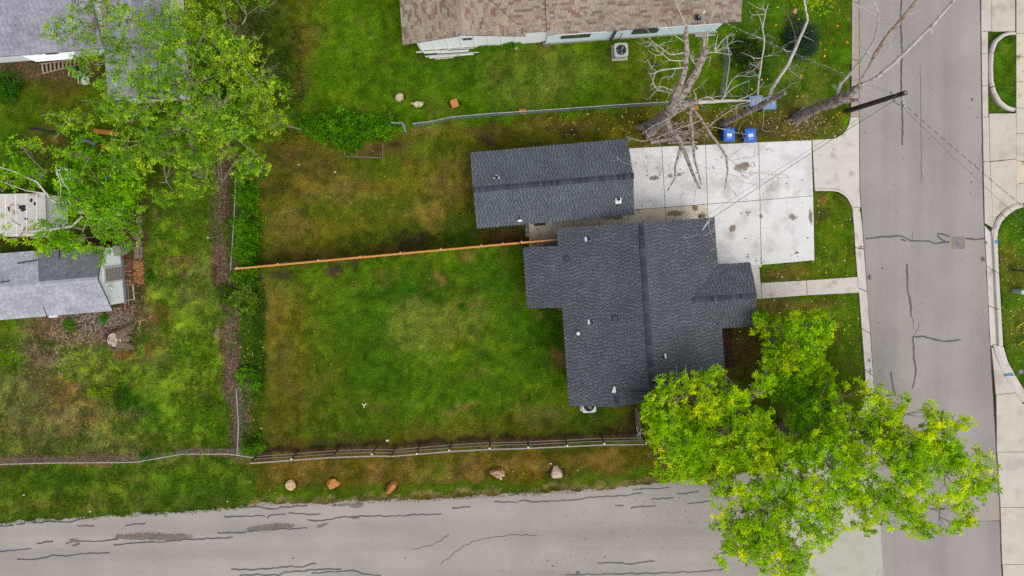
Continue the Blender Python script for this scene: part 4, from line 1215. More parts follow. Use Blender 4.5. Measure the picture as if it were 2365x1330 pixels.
zB = lambda u, v: 2.64 - v * P3_
u, v, z = onroof(H3, 1612, 41, zB)
mb = MB(); mb.box(H3(u, v, z + 0.03), (0.34, 0.34, 0.04), M=Matrix((BU, -bS, (BU.cross(bS)).normalized())).transposed()); fl = mb.build("mast_flashing", MAT["black"], hb)
mb = MB(); mb.lathe(H3(u, v, z), [(0.12, 0.02), (0.1, 0.12), (0.05, 0.16)], 12); mb.build("collar", MAT['black'], fl)
mb = MB(); mb.tube([H3(u, v, z), H3(u, v, z + 1.0)], 0.035, 8); mb.tube([H3(u, v, z + 1.0), H3(u + .06, v - .02, z + 1.12)], [0.08, 0.07], 8); mb.build("mast_pipe", MAT['white'], fl)
MAST3 = H3(u, v, z + 1.0)
mb = MB(); mb.lathe((*P(1261, 103), 0), [(0.2, 0), (0.24, 0.25), (0.22, 0.28), (0.15, 0.24), (0.01, 0.2)], 14); o = mb.build("planter_pot", MAT['paver']); tag(o, "small round concrete pot against the neighbour's white wall corner", "pot")

# ---------------- grey house on the left
H4 = Frame(249, 642, 2.3, 4.6)
hg = thing("house", "small weathered grey-roofed house with white gable end at the left edge", "house", H4(-4, 0, 0))
CU = Vector(H4(1,0,0)) - Vector(H4(0,0,0)); CV = Vector(H4(0,1,0)) - Vector(H4(0,0,0))
GREY = ([A(168,170,180), A(174,176,186), A(164,166,176), A(178,180,189)],) * 2
GREYD = ([A(112,114,122), A(108,110,118), A(118,120,128)],) * 2
P4 = 0.35; s4 = math.sqrt(1 + P4 * P4); HW = 1.9
def weather(x, y, c):
    """sun-bleached and algae-stained areas of the old roof"""
    px, py = NX + x * S0 * 1.06, NY - y * S0 * 1.06
    c = np.array(c)
    n = fbm(np.array(x), np.array(y), 1.2, 15)
    old = px > 95 + (py - 600) * 0.1 and py < 655 - (px - 100) * 0.05
    if px < 30 and py < 650: return tuple(c * 0 + np.array(A(150,152,132)) * (0.85 + 0.3 * n))
    if old: return tuple(np.array(A(104,106,115)) * (0.8 + 0.4 * n) * (0.92 + 0.16 * random.random()))
    return tuple(c * (0.75 + 0.5 * n))
cS = (-CV + UP * P4) / s4; cN = (CV + UP * P4) / s4
rh = Roof(hg, MAT['deck'])
TABW = [0.3, 0.305, 0.31, 0.315]
rh.slope(H4(0, HW, 2.3), CU, cS, [(-10, 0), (0.12, 0), (-0.18, HW * s4), (-10, HW * s4)], GREY, TABW, seed=51, thick=0.007)
rh.slope(H4(0, -HW, 2.3), CU, cN, [(-3.9, 0), (-0.12, 0), (-0.18, HW * s4), (-3.5, HW * s4)], GREYD, TABW, seed=52, thick=0.007)
rh.slope(H4(0, -HW, 2.3), CU, cN, [(-10, 0), (-3.9, 0), (-3.5, HW * s4), (-10, HW * s4)], GREY, TABW, seed=53, thick=0.007)
roof4 = rh.finish(MAT['shingle_old'])
ridge_caps(roof4, H4(-0.18, 0, 2.3 + HW * P4), H4(-9, 0, 2.3 + HW * P4), 0.3, GREY[0], step=0.25, drop=P4, seed=2, t=0.006)
gw4 = wall_body(hg, MAT['metal_white'], H4, (-9, -1.72, -0.38, 1.62), 2.25, gables=[('v', -1.72, 1.62, 0, 2.23, 2.2 + 1.6 * P4, -9, -0.38)], name="gable_wall")
fr_ = MB(); fr_.box(H4(-0.36, -0.15, 1.15), (0.1, 0.95, 1.9), math.radians(4.6)); wdw = fr_.build("window", MAT['white'], gw4)
for k in range(6):
    mb = MB(); mb.box(H4(-0.29, -0.15, 0.38 + k * 0.3), (0.05 , 0.74, 0.2), math.radians(4.6)); mb.build("slat", M("weathered_slat", A(150,146,138), 0.8, 0.25, 8) if k == 0 else bpy.data.materials["weathered_slat"], wdw)
mb = MB(); mb.box(H4(-0.31, 0.6, 1.75), (0.1, 0.12, 0.1), 0); mb.lathe(H4(-0.2, 0.6, 1.7), [(0.01, -0.1), (0.1, -0.06), (0.12, 0.02), (0.08, 0.1), (0.01, 0.12)], 12); mb.build("porch_light", MAT['white'], gw4)
mb = MB(); mb.box(H4(-0.37, 0.0, 0.12), (0.12, 3.36, 0.25), math.radians(4.6)); mb.build("sill_board", M("grey_sill", A(140,148,154), 0.8, 0.15), gw4)
mb = MB(); mb.box(H4(-3.3, 1.95, 2.28), (0.5, 0.1, 0.06), math.radians(4.6)); mb.build("gutter_end", MAT['white'], hg)
mb = MB()
for a, b in (((94, 686), (100, 705)), ((100, 705), (108, 730)), ((40, 608), (86, 601)), ((0, 652), (22, 649)), ((137, 596), (137, 578))):
    za = 2.3 + max(0, HW - abs(a[1] - 650) / 40) * P4 + 0.02
    zb = 2.3 + max(0, HW - abs(b[1] - 650) / 40) * P4 + 0.02
    mb.tube([P3(*a, za), P3(*b, zb)], 0.03, 5)
mb.build("tar_seam", MAT['black'], roof4)

# ---------------- grey house, top left, under the tree
H5 = Frame(250, 235, 2.5, 4.5)
hl = thing("house", "pale grey-roofed house half hidden by the big tree in the top left corner", "house", H5(-2, -4, 0))
DU = Vector(H5(1,0,0)) - Vector(H5(0,0,0)); DV = Vector(H5(0,1,0)) - Vector(H5(0,0,0))
GREYL = ([A(172,172,186), A(178,178,191), A(168,168,182), A(182,182,194)],) * 2
GREYM = ([A(152,152,165), A(157,157,170), A(147,147,160), A(161,161,173)],) * 2
dW = (DU + UP * P4) / s4; dE = (-DU + UP * P4) / s4; dS = (-DV + UP * P4) / s4
rl = Roof(hl, MAT['deck'])
WH = 1.95
rl.slope(H5(0, 0, 2.5), DV, dW, [(-8, 0), (0, 0), (0.0, WH * s4), (-8, WH * s4)], GREYL, TABW, seed=61, thick=0.007)
rl.slope(H5(2 * WH, 0, 2.5), DV, dE, [(-8, 0), (0, 0), (0.0, WH * s4), (-8, WH * s4)], GREYM, TABW, seed=62, thick=0.007)
rl.slope(H5(0, -3.05, 2.5), DU, dS, [(-8, 0), (-0.02, 0), (-0.02, 5), (-8, 5)], GREYM, TABW, seed=63, thick=0.007)
roof5 = rl.finish(MAT['shingle_old'])
ridge_caps(roof5, H5(WH, 0, 2.5 + WH * P4), H5(WH, -7, 2.5 + WH * P4), 0.3, GREYL[0], step=0.25, drop=P4, seed=2, t=0.006)
wall_body(hl, MAT['wall_white'], H5, (0.3, -8, 2 * WH - 0.3, -0.3), 2.42, gables=[('u', 0.3, 2 * WH - 0.3, WH, 2.4, 2.35 + (WH - 0.3) * P4, -8, -0.3)])
wall_body(hl, MAT['wall_white'], H5, (-8, -8, 0.3, -3.4), 2.42)
window(hl, H5, 1.2, 2.4, 1.0, 2.0, -0.28, MAT['white'])
# flat white porch cover with a small hatch
mb = MB(); mb.prism([P(30, 121, 2.3), P(128, 112, 2.3), P(170, 108, 2.3), P(168, 135, 2.1), P(82, 142, 2.1)], 2.02, 2.1); pc = mb.build("porch_cover", MAT['metal_white'], hl)
mb = MB(); mb.prism([P(92, 119, 2.3), P(120, 116, 2.3), P(130, 123, 2.3), P(103, 125, 2.3)], 2.11, 2.16); mb.build("hatch", MAT['steel_dark'], pc)

# ---------------- flat-roofed shed at the left edge
sh = thing("shed", "flat white metal-roofed shed with rust and black marks under the leaning tree", "shed", P3(50, 500, 0))
mb = MB(); mb.prism([P(-80, 449, 2.2), P(104, 446, 2.2), P(108, 545, 2.2), P(-80, 548, 2.2)], 2.1, 2.2); rs = mb.build("roof", M("stained_metal_roof", A(206,202,196), 0.6, 0.08, 3, 30, 0.06, tint2=A(170,140,122), t2=(0.58, 0.68), t2scale=1.6), sh)
mb = MB()
for x in range(-60, 104, 24):
    a, b = P3(x, 449, 2.215), P3(x + 2, 546, 2.215); mb.tube([a, b], 0.014, 4)
mb.build("roof_rib", MAT['metal_white'], rs, kind="stuff")
mb = MB(); mb.prism([P(-80, 453, 2.2), P(98, 451, 2.2), P(101, 536, 2.2), P(-80, 540, 2.2)], -0.1, 2.09); mb.build("wall", MAT['metal_white'], sh)
mb = MB()
for x, y, rx, ry in ((50, 478, 10, 6), (54, 484, 7, 5), (20, 480, 4, 3), (80, 470, 3, 5), (72, 462, 4, 5), (60, 505, 6, 3), (21, 485, 3, 3)):
    mb.poly([P3(x + rx * math.cos(t) * random.uniform(.6, 1.2), y + ry * math.sin(t) * random.uniform(.6, 1.2), 2.206 + random.uniform(0, .003)) for t in np.linspace(0, 6.28, 11)[:-1]][::-1])
mb.build("tar_patch", MAT['black'], rs, kind="stuff")
mb = MB(); mb.tube([P3(-60, 541, 2.16), P3(100, 538, 2.16)], 0.05, 6); mb.build("gutter", MAT['steel'], rs)
# ------------------------------------------------------------------ fences
def lerp(a, b, t): return tuple(a[i] + (b[i] - a[i]) * t for i in range(len(a)))
wf = thing("wood_fence", "new orange cedar privacy fence crossing the back yard to the house", "fence", P3(900, 590, 0))
fa, fb = P(541, 621, 1.8), P(1288, 553, 1.8)
L = math.hypot(fb[0]-fa[0], fb[1]-fa[1]); ang = math.atan2(fb[1]-fa[1], fb[0]-fa[0])
fd = ((fb[0]-fa[0]) / L, (fb[1]-fa[1]) / L); fn = (-fd[1], fd[0])
npk = int(L / 0.148)
pk_me = None
cedars = [M("cedar_board", A(208,144,70), 0.75, 0.15, 3, 30, 0.12), M("cedar_board_dark", A(190,128,62), 0.75, 0.15, 3, 30, 0.12), M("cedar_board_pale", A(214,156,88), 0.75, 0.15, 3, 30, 0.12)]
pks = []
for m in cedars:
    mb = MB(); mb.box((0, 0, 0.9), (0.14, 0.02, 1.8)); pks.append(mesh_from("picket", mb.V, mb.F, m))
for i in range(npk):
    t = (i + 0.5) * 0.148
    o = link("picket", random.choice(pks), wf)
    dz = random.uniform(-0.015, 0.015)
    o.location = Vector((fa[0] + fd[0]*t - fn[0]*0.035, fa[1] + fd[1]*t - fn[1]*0.035, dz)) - org(wf)
    o.rotation_euler = (0, 0, ang)
nb_ = 8
for i in range(nb_):
    for z in (0.25, 0.95, 1.72):
        t0, t1 = L * i / nb_, L * (i + 1) / nb_ - 0.01
        c = (t0 + t1) / 2
        mb = MB(); mb.box((fa[0]+fd[0]*c + fn[0]*0.005, fa[1]+fd[1]*c + fn[1]*0.005, z), (t1 - t0, 0.045, 0.09), ang); mb.build("fence_rail", cedars[i % 2], wf)
mb = MB(); mb.box((fa[0]+fd[0]*L*0.44, fa[1]+fd[1]*L*0.44, 1.815), (L*0.88, 0.10, 0.028), ang); mb.build("cap_board", cedars[0], wf)
mb = MB(); mb.box((fa[0]+fd[0]*L*0.945, fa[1]+fd[1]*L*0.945, 1.83), (L*0.115, 0.10, 0.028), ang); mb.build("cap_board", cedars[2], wf)
for x in (548, 642, 736, 832, 925, 1018, 1112, 1161, 1204):
    q = (P(x, 0, 1.8)[0] - fa[0]) / fd[0]
    px_, py_ = fa[0]+fd[0]*q + fn[0]*0.075, fa[1]+fd[1]*q + fn[1]*0.075
    mb = MB(); mb.cyl((px_, py_), 0.032, -0.2, 1.84, 10); po = mb.build("fence_post", MAT['steel'], wf)
    mb = MB(); mb.cyl((px_, py_), 0.042, 1.84, 1.9, 10, 0.02); mb.build("post_cap", MAT['white'], po)

# three-rail ranch fence along the side road; each rail spans two posts and is a part
rf_ = thing("rail_fence", "weathered three-rail wooden fence along the yard above the side road", "fence", P3(1040, 1020, 0))
posts = [(600,1046),(690,1040),(785,1033),(871,1030),(914,1031),(970,1026),(1043,1020),(1132,1015),(1219,1013),(1305,1009),(1388,1005),(1482,1004)]
def rail_post(pt, h, lean=(0, 0), cap=True):
    x, y = P(*pt)
    mb = MB(); mb.tube([(x, y, -0.2), (x + lean[0], y + lean[1], h)], [0.05, 0.045], 8); po = mb.build("post", MAT['post_wood'], rf_)
    if cap:
        mb = MB(); mb.cyl((x + lean[0], y + lean[1]), 0.05, h, h + 0.015, 8); mb.build("post_top", MAT['white'], po)
for i, p in enumerate(posts): rail_post(p, 1.5 if i not in (4, 5) else 1.62, (random.uniform(-.03,.03), random.uniform(-.03,.03)), i % 2 == 1 or i > 5)
def rail(p0, z0, p1, z1, mat, w=0.05, h=0.12):
    a, b = Vector((*P(*p0), z0)), Vector((*P(*p1), z1))
    d = (b - a); LL = d.length; d.normalize()
    side = d.cross(Vector((0,0,1))).normalized(); up = side.cross(d)
    mb = MB(); mb.box((a + b) / 2, (LL + 0.06, w, h), M=Matrix((d, side, up)).transposed()); return mb.build("rail", mat, rf_)
for i, (p, q) in enumerate(zip(posts[:-1], posts[1:])):
    for k, z in enumerate((0.35, 0.85, 1.42)):
        o = 2.2 if k < 2 else 3.5
        rail((p[0], p[1] + o), z + random.uniform(-.03,.03), (q[0], q[1] + o), z + random.uniform(-.03,.03), MAT['rail_top'] if k == 2 else MAT['rail_wood'], 0.07 if k == 2 else 0.05)
for k, z in enumerate((0.35, 0.85, 1.42)):
    rail((1466, 938), z, (1470, 1004), z, MAT['rail_wood'])
mb = MB(); mb.tube([P3(1474,1004,0), P3(1474,1004,1.55)], 0.05, 8); mb.tube([P3(1483,990,0), P3(1483,990,1.5)], 0.035, 8); mb.tube([P3(1474,1004,1.5), P3(1483,990,1.45)], 0.03, 8); mb.tube([P3(1474,1002,1.0), P3(1470,985,1.45)], 0.03, 8); mb.build("gate_post", MAT['steel'], rf_)

def chain_link(name, label, pts, h, tops, sag=0.0, wire=0.0026, mesh=True, mat=None, cell=0.055):
    """pts ground pixels; posts at each; tops heights; diamond wire mesh of real wires"""
    root = thing(name, label, "fence", P3(*pts[len(pts)//2], 0))
    g = [P(*p) for p in pts]
    mb = MB()
    for (x, y), t in zip(g, tops):
        if t > 0:
            m2 = MB(); m2.cyl((x, y), 0.026, -0.1, t + 0.04, 8); m2.build("post", MAT['steel'], root)
    for i in range(len(g) - 1):
        a, b = (*g[i], abs(tops[i])), (*g[i+1], abs(tops[i+1]))
        m2 = MB(); mid = lerp(a, b, 0.5); mid = (mid[0], mid[1], mid[2] - sag)
        m2.tube([a, mid, b], 0.022, 6); m2.build("top_rail", mat or MAT['steel'], root)
        if mesh:
            Ls = math.hypot(b[0]-a[0], b[1]-a[1]); nseg = int((Ls + h) / cell)
            bulge = random.uniform(-0.06, 0.06)
            def pt(s, z):
                t = s / Ls
                zz = z * (a[2] + (b[2] - a[2]) * t - sag * math.sin(math.pi * t)) / h
                wv = bulge * math.sin(math.pi * t) * math.sin(math.pi * min(1, z / h)) 
                return (a[0] + (b[0]-a[0])*t - (b[1]-a[1])/Ls*wv, a[1] + (b[1]-a[1])*t + (b[0]-a[0])/Ls*wv, zz)
            for k in range(nseg):
                for sgn in (1, -1):
                    s0, z0 = k * cell - (h if sgn > 0 else 0), 0.0
                    s1, z1 = s0 + sgn * h, h
                    if sgn < 0: s1 = s0 - h
                    # clip to 0..Ls
                    if s1 == s0: continue
                    t0, t1 = 0.0, 1.0
                    ds = s1 - s0
                    for lim, gt in ((0.0, True), (Ls, False)):
                        tt = (lim - s0) / ds
                        if (ds > 0) == gt: t0 = max(t0, tt)
                        else: t1 = min(t1, tt)
                    if t1 - t0 < 0.02: continue
                    mb.tube([pt(s0 + ds*t0, h*t0), pt(s0 + ds*(t0+t1)/2, h*(t0+t1)/2), pt(s0 + ds*t1, h*t1)], wire, 3, cap=False)
    if mesh: mb.build("wire_mesh", MAT['mesh_wire'], root, kind="stuff")
    return root
chain_link("chain_link_fence", "sagging chain-link fence between the neighbour's lawn and the garage", [(960,291),(1000,286),(1048,276),(1125,269),(1200,264),(1290,258),(1390,251),(1500,244),(1600,240),(1692,238)], 1.15, [1.15,1.1,1.15,1.15,1.1,1.15,1.15,1.15,1.15,1.15], wire=0.0028)
chain_link("chain_link_fence", "short chain-link return fence with wide mesh beside the dead trees", [(1660,232),(1671,150),(1664,95)], 1.2, [1.2,1.2,1.2])
chain_link("chain_link_fence", "leaning stub of chain-link and pipe at the end of the green hedge", [(912,289),(936,289),(942,308)], 1.1, [1.1,1.1,1.05])
chain_link("wire_fence", "thin pale-railed wire fence along the weedy yard and side road", [(-60,1060),(0,1058),(150,1054),(330,1052),(345,1051),(442,1034),(545,1034),(600,1042)], 1.1, [1.1,1.1,-1.1,1.15,1.1,1.1,1.1,1.1], mat=MAT['bark_pale'], wire=0.0015, cell=0.09)
chain_link("wire_fence", "short run of bare pipe fence rising up the leaf-mould strip", [(563,1035),(566,970),(560,890)], 1.0, [1.0,1.0,0.95], wire=0.0016, cell=0.1)
chain_link("wire_fence", "mostly overgrown pipe fence buried in the hedge beside the leaf-mould strip", [(548,620),(556,500),(560,400)], 1.0, [1.0,1.0,1.0], wire=0.0016, cell=0.1)

# ------------------------------------------------------------------ utility pole and wires
pole = thing("utility_pole", "dark wooden utility pole leaning out over the street by the dead trees", "utility pole", P3(1955,257,0))
mb = MB(); pb = P(1955,257); mb.tube([(pb[0], pb[1], -0.3), (pb[0], pb[1], 3), (pb[0] - .02, pb[1], 6.25)], [0.16, 0.145, 0.125], 12); mb.build("shaft", MAT['pole_wood'], pole)
mb = MB(); mb.cyl((pb[0] - .02, pb[1]), 0.06, 6.25, 6.27, 10); mb.build("cap", MAT['rail_top'], pole)
hw = MB()
for k, (z, dx, dy) in enumerate(((5.6, -0.35, 0.12), (5.45, 0.3, -0.4), (5.3, 0.35, -0.2), (5.7, 0.2, -0.6))):
    hw.tube([(pb[0], pb[1], z), (pb[0] + dx, pb[1] + dy, z + 0.02)], 0.025, 5)
    hw.tube([(pb[0] + dx, pb[1] + dy, z - 0.1), (pb[0] + dx, pb[1] + dy, z + 0.12)], 0.045, 6)
hw.build("bracket", MAT['steel'], pole)
hw = MB(); hw.tube([(pb[0]-.2, pb[1]+.1, 5.6), (pb[0]-.1, pb[1]-.3, 5.3), (pb[0]+.15, pb[1]-.5, 5.35), (pb[0]+.3, pb[1]-.35, 5.5), (pb[0]+.15, pb[1]-.12, 5.5)], 0.02, 5); hw.build("drop_loop", MAT['black'], pole)
def wire(label, a, b, sag, mat, r=0.014, beads=None):
    pts = [(*lerp(a, b, t)[:2], lerp(a, b, t)[2] - sag * 4 * t * (1 - t)) for t in np.linspace(0, 1, 25)]
    mb = MB(); mb.tube(pts, r, 5); o = mb.build("power_line", mat); tag(o, label, "cable")
    if beads:
        m2 = MB()
        for k in range(beads):
            t = (k + 0.5) / beads; q = lambda t: (*lerp(a, b, t)[:2], lerp(a, b, t)[2] - sag * 4 * t * (1 - t) + 0.012)
            m2.tube([q(t), q(t + 0.35 / beads)], r * 0.9, 5)
        m2.build("strand", MAT['bark_pale'], o)
    return o
wire("thick dark cable running from the pole to the mast on the dark-roofed house", (pb[0]-.05, pb[1]-.2, 5.5), MAST1, 0.35, MAT['black'], 0.013)
wire("thinner upper cable running from the pole to the dark-roofed house corner", (pb[0]-.1, pb[1], 5.7), (MAST1[0]-.2, MAST1[1]+.2, MAST1[2]-.2), 0.2, MAT['steel_dark'], 0.009)
wire("twisted black and silver cable from the pole across the street to the lower right", (pb[0]+.2, pb[1]-.35, 5.5), P3(2500, 590, 5.6), 0.15, MAT['black'], 0.014, 26)
wire("thin single cable beside the twisted one crossing the street", (pb[0], pb[1]-.3, 5.4), P3(2480, 618, 5.2), 0.2, MAT['steel_dark'], 0.010)
wire("pale service cable from the pole over the lawn to the brown-roofed house", (pb[0]-.25, pb[1]+.1, 5.6), (MAST3[0], MAST3[1], MAST3[2]), 0.3, MAT['steel_dark'], 0.014, 30)
wire("second faint cable behind the pale service cable to the brown roof", (pb[0]-.3, pb[1]+.05, 5.5), (MAST3[0]+.2, MAST3[1]+.1, MAST3[2]-.2), 0.55, MAT['steel_dark'], 0.008)

# ------------------------------------------------------------------ bins, condensers, yard things
def make_bin(name, label, group, body_c, lid_c, sticker):
    root = thing(name, label, "wheelie bin", (0, 0, 0), group)
    mbody = M(name + "_body", body_c, 0.5, 0.06); mlid = M(name + "_lid", lid_c, 0.45, 0.06)
    mb = MB()
    lo = [(-.22,-.26),(.22,-.26),(.22,.24),(-.22,.24)]; hi = [(-.29,-.36),(.29,-.36),(.29,.34),(-.29,.34)]
    a = [mb.v((x, y, 0.06)) for x, y in lo]; b = [mb.v((x, y, 0.98)) for x, y in hi]
    for i in range(4): mb.F.append([a[i], a[(i+1)%4], b[(i+1)%4], b[i]])
    mb.F.append(a[::-1])
    r0 = [mb.v((x*1.06, y*1.05, 0.94)) for x, y in hi]; r1 = [mb.v((x*1.06, y*1.05, 1.0)) for x, y in hi]
    for i in range(4): mb.F.append([r0[i], r0[(i+1)%4], r1[(i+1)%4], r1[i]])
    for i in range(4): mb.F.append([b[i], b[(i+1)%4], r1[(i+1)%4], r1[i]])
    mb.build("body", mbody, root)
    def rrect(hx, hy, r, n=4, oy=0):
        out = []
        for cx, cy, a0 in ((hx-r, hy-r, 0), (-hx+r, hy-r, 90), (-hx+r, -hy+r, 180), (hx-r, -hy+r, 270)):
            for k in range(n + 1):
                t = math.radians(a0 + 90 * k / n); out.append((cx + r*math.cos(t), cy + r*math.sin(t) + oy))
        return out
    mb = MB(); prev = None
    for hx, hy, r, z in ((.325,.39,.06,1.0),(.33,.395,.07,1.03),(.315,.38,.07,1.05),(.27,.32,.06,1.05),(.25,.29,.06,1.085),(.22,.26,.05,1.095)):
        ring = [mb.v((x, y, z)) for x, y in rrect(hx, hy, r)]
        if prev:
            n = len(ring)
            for i in range(n): mb.F.append([prev[i], prev[(i+1)%n], ring[(i+1)%n], ring[i]])
        prev = ring
    mb.F.append(prev)
    lid = mb.build("lid", mlid, root)
    if sticker:
        mb = MB(); mb.prism([(-.15,-.10),(.13,-.10),(.13,.08),(-.15,.08)], 1.094, 1.0985); mb.build("sticker", MAT['white'], lid)
        mb = MB()
        for k in range(3): mb.prism([(-.12,.045-k*.05),(.09-.03*(k%2),.045-k*.05),(.09-.03*(k%2),.03-k*.05),(-.12,.03-k*.05)], 1.0987, 1.0995)
        mb.build("print", M("sticker_print", A(180,196,214), 0.6), lid)
    mb = MB(); mb.prism([(-.12,-.20),(.12,-.20),(.12,-.18),(-.12,-.18)], 1.094, 1.0985 ); mb.prism([(-.13,-.21),(-.1,-.21),(-.1,-.17),(-.13,-.17)], 1.094, 1.099); mb.build("lid_mark", MAT['white'], lid)
    mb = MB(); mb.tube([(-.24,.40,.98),(-.24,.45,.98),(.24,.45,.98),(.24,.40,.98)], 0.018, 6); mb.build("handle", mbody, root)
    for sx in (-1, 1):
        mb = MB(); mb.tube([(sx*.25,.3,.13),(sx*.32,.3,.13)], 0.13, 14); mb.build("wheel", MAT['black'], root)
    return root
bb = make_bin("recycling_bin", "left blue wheelie bin with white lid sticker at the driveway edge, nearer the brush pile", "blue bins by the driveway", A(22,84,176), A(40,112,206), True)
bb.location = P3(1672, 316, 0); bb.rotation_euler = (0, 0, math.radians(1))
b2 = copy_tree(bb, P3(1720, 317, 0), math.radians(4), "right blue wheelie bin with white lid sticker, farther from the brush pile")
gb = make_bin("rubbish_bin", "faded blue-grey wheelie bin under the slanting dead trunk, nearer the fence", "faded bins under the dead tree", A(80,108,152), A(126,154,198), False)
gb.location = P3(1733, 240, 0); gb.rotation_euler = (0, 0, math.radians(96))
copy_tree(gb, P3(1763, 246, 0), math.radians(92), "faded blue-grey wheelie bin under the slanting dead trunk, nearer the street")

def make_ac(label, loc, rz, body_c, top_c, blades, hole_r=0.31):
    root = thing("condenser", label, "air conditioner", loc)
    mtop = M("condenser_top", top_c, 0.5, 0.05); mbod = M("condenser_grille", body_c, 0.5, 0.15)
    def ob(mb, n, m, p): 
        o = link(n, mesh_from(n, mb.V, mb.F, m), p); return o
    mb = MB(); mb.prism([(-.47,-.47),(.47,-.47),(.47,.47),(-.47,.47)], -0.05, 0.07, inset=0.01); ob(mb, "pad", MAT['conc'], root)
    s = 0.40; mb = MB()
    pts = [(-s+.07,-s),(s-.07,-s),(s,-s+.07),(s,s-.07),(s-.07,s),(-s+.07,s),(-s,s-.07),(-s,-s+.07)]
    n = len(pts); lo = [mb.v((x, y, .08)) for x, y in pts]; hi = [mb.v((x, y, .74)) for x, y in pts]
    for i in range(n): mb.F.append([lo[i], lo[(i+1)%n], hi[(i+1)%n], hi[i]])
    body = ob(mb, "cabinet", mbod, root)
    mb = MB()
    for k in range(9): mb.tube([(p[0]*1.012, p[1]*1.012, .12 + k*.07) for p in pts + [pts[0]]], 0.008, 4)
    o = ob(mb, "louvre", mtop, body); o["kind"] = "stuff"
    mb = MB(); N = 32; s2 = 0.415
    def sqp(t):
        c, q = math.cos(t), math.sin(t); m = max(abs(c), abs(q)); r = s2 / m
        r = min(r, s2 * 1.28); return (c*r, q*r)
    outer = [mb.v((*sqp(2*math.pi*k/N), .78)) for k in range(N)]; oute0 = [mb.v((*sqp(2*math.pi*k/N), .73)) for k in range(N)]
    inn = [mb.v((hole_r*math.cos(2*math.pi*k/N), hole_r*math.sin(2*math.pi*k/N), .79)) for k in range(N)]
    inn0 = [mb.v((hole_r*math.cos(2*math.pi*k/N), hole_r*math.sin(2*math.pi*k/N), .60)) for k in range(N)]
    for k in range(N):
        j = (k+1)%N
        mb.F += [[outer[k], outer[j], inn[j], inn[k]], [oute0[k], oute0[j], outer[j], outer[k]], [inn[k], inn[j], inn0[j], inn0[k]]]
    ob(mb, "top_panel", mtop, root)
    mb = MB(); mb.cyl((0, 0), hole_r, 0.40, 0.42, 24); ob(mb, "coil_well", MAT['black'], root)
    mb = MB()
    for k in range(3):
        a = 2*math.pi*k/3 + 0.9
        for r0, r1 in ((0.06, 0.27),):
            q = []
            for da, r in ((-.18, r0), (-.32, r1), (.32, r1), (.25, r0)):
                q.append((r*math.cos(a+da), r*math.sin(a+da), .60 + da*.12))
            mb.poly(q); mb.poly([(x, y, z-.006) for x, y, z in q[::-1]])
    ob(mb, "fan_blade", M("fan_blade_metal", blades, 0.4, 0.1), root)
    mb = MB(); mb.cyl((0, 0), 0.07, 0.56, 0.68, 14); ob(mb, "motor", MAT['black'], root)
    mb = MB()
    for r in (.08,.13,.18,.23,.28): mb.tube([(r*math.cos(t), r*math.sin(t), .80) for t in np.linspace(0, 2*math.pi, 29)], 0.004, 3, cap=False)
    for k in range(6):
        t = math.pi*k/6; mb.tube([(-hole_r*math.cos(t), -hole_r*math.sin(t), .803), (hole_r*math.cos(t), hole_r*math.sin(t), .803)], 0.004, 3)
    o = ob(mb, "fan_guard", MAT['steel_dark'], root); o["kind"] = "stuff"
    root.rotation_euler = (0, 0, rz)
    return root
make_ac("grey square air-conditioning condenser on a concrete pad below the pale blue siding", P3(1430, 122, 0), math.radians(3), A(70,74,80), A(188,188,184), A(150,162,176))
make_ac("pale air-conditioning condenser half hidden under the dark roof's south eave", P3(1357, 929, 0), math.radians(4), A(120,126,128), A(196,202,204), A(196,196,190), 0.33)

# boulders
def rock(name, label, px, py, rx, ry, rz, h, mat, seed, group=None, cat="boulder", flat=0.75, blocky=0.0):
    R = np.random.default_rng(seed)
    nu, nv = 14, 8
    V, F = [], []
    planes = R.normal(size=(9, 3)); planes /= np.linalg.norm(planes, axis=1)[:, None]; offs = R.uniform(0.62, 0.9, 9)
    planes = np.vstack([planes, [[0, 0, 1]]]); offs = np.append(offs, flat)
    for j in range(nv + 1):
        ph = -0.3 + (math.pi / 2 + 0.3) * j / nv
        for i in range(nu):
            th = 2 * math.pi * i / nu
            d = np.array([math.cos(ph) * math.cos(th), math.cos(ph) * math.sin(th), math.sin(ph)])
            r = 1.0
            dots = planes @ d
            for q, o in zip(dots, offs):
                if q > 0.05: r = min(r, o / q)
            r *= 1 + R.normal() * 0.035
            V.append(d * r)
    for j in range(nv):
        for i in range(nu):
            F.append([j*nu+i, j*nu+(i+1)%nu, (j+1)*nu+(i+1)%nu, (j+1)*nu+i])
    F.append([nv*nu+i for i in range(nu)])
    V = np.array(V) * np.array([rx / S0, ry / S0, h]) * 1.18
    o = link(name, mesh_from(name, V, F, mat))
    o.location = P3(px, py, -0.02); o.rotation_euler = (0, 0, math.radians(rz))
    return tag(o, label, cat, group)
G_ = "boulders along the verge of the side road"
rock("boulder", "cream flat-topped boulder on the verge, westernmost of the row by the side road", 673, 1119, 12, 11.5, 0, 0.28, M("tan_boulder", A(214,182,140), 0.92, 0.2, 5, 30, 0.15, bmp=0.5, tint2=A(176,138,98), t2=(0.5, 0.65), t2scale=5), 3, G_)
rock("boulder", "orange boulder with a dark grey top edge on the verge under the rail fence", 769, 1117, 15, 13, 20, 0.36, MAT['rock_o'], 8, G_)
rock("boulder", "narrow slanting orange boulder on the verge between the round ones", 904, 1125, 16, 8, 55, 0.34, MAT['rock_o'], 12, G_)
rock("boulder", "wide brown-tan boulder with a white scrap beside it on the verge", 1148, 1091, 17, 11, -5, 0.38, MAT['rock'], 21, G_)
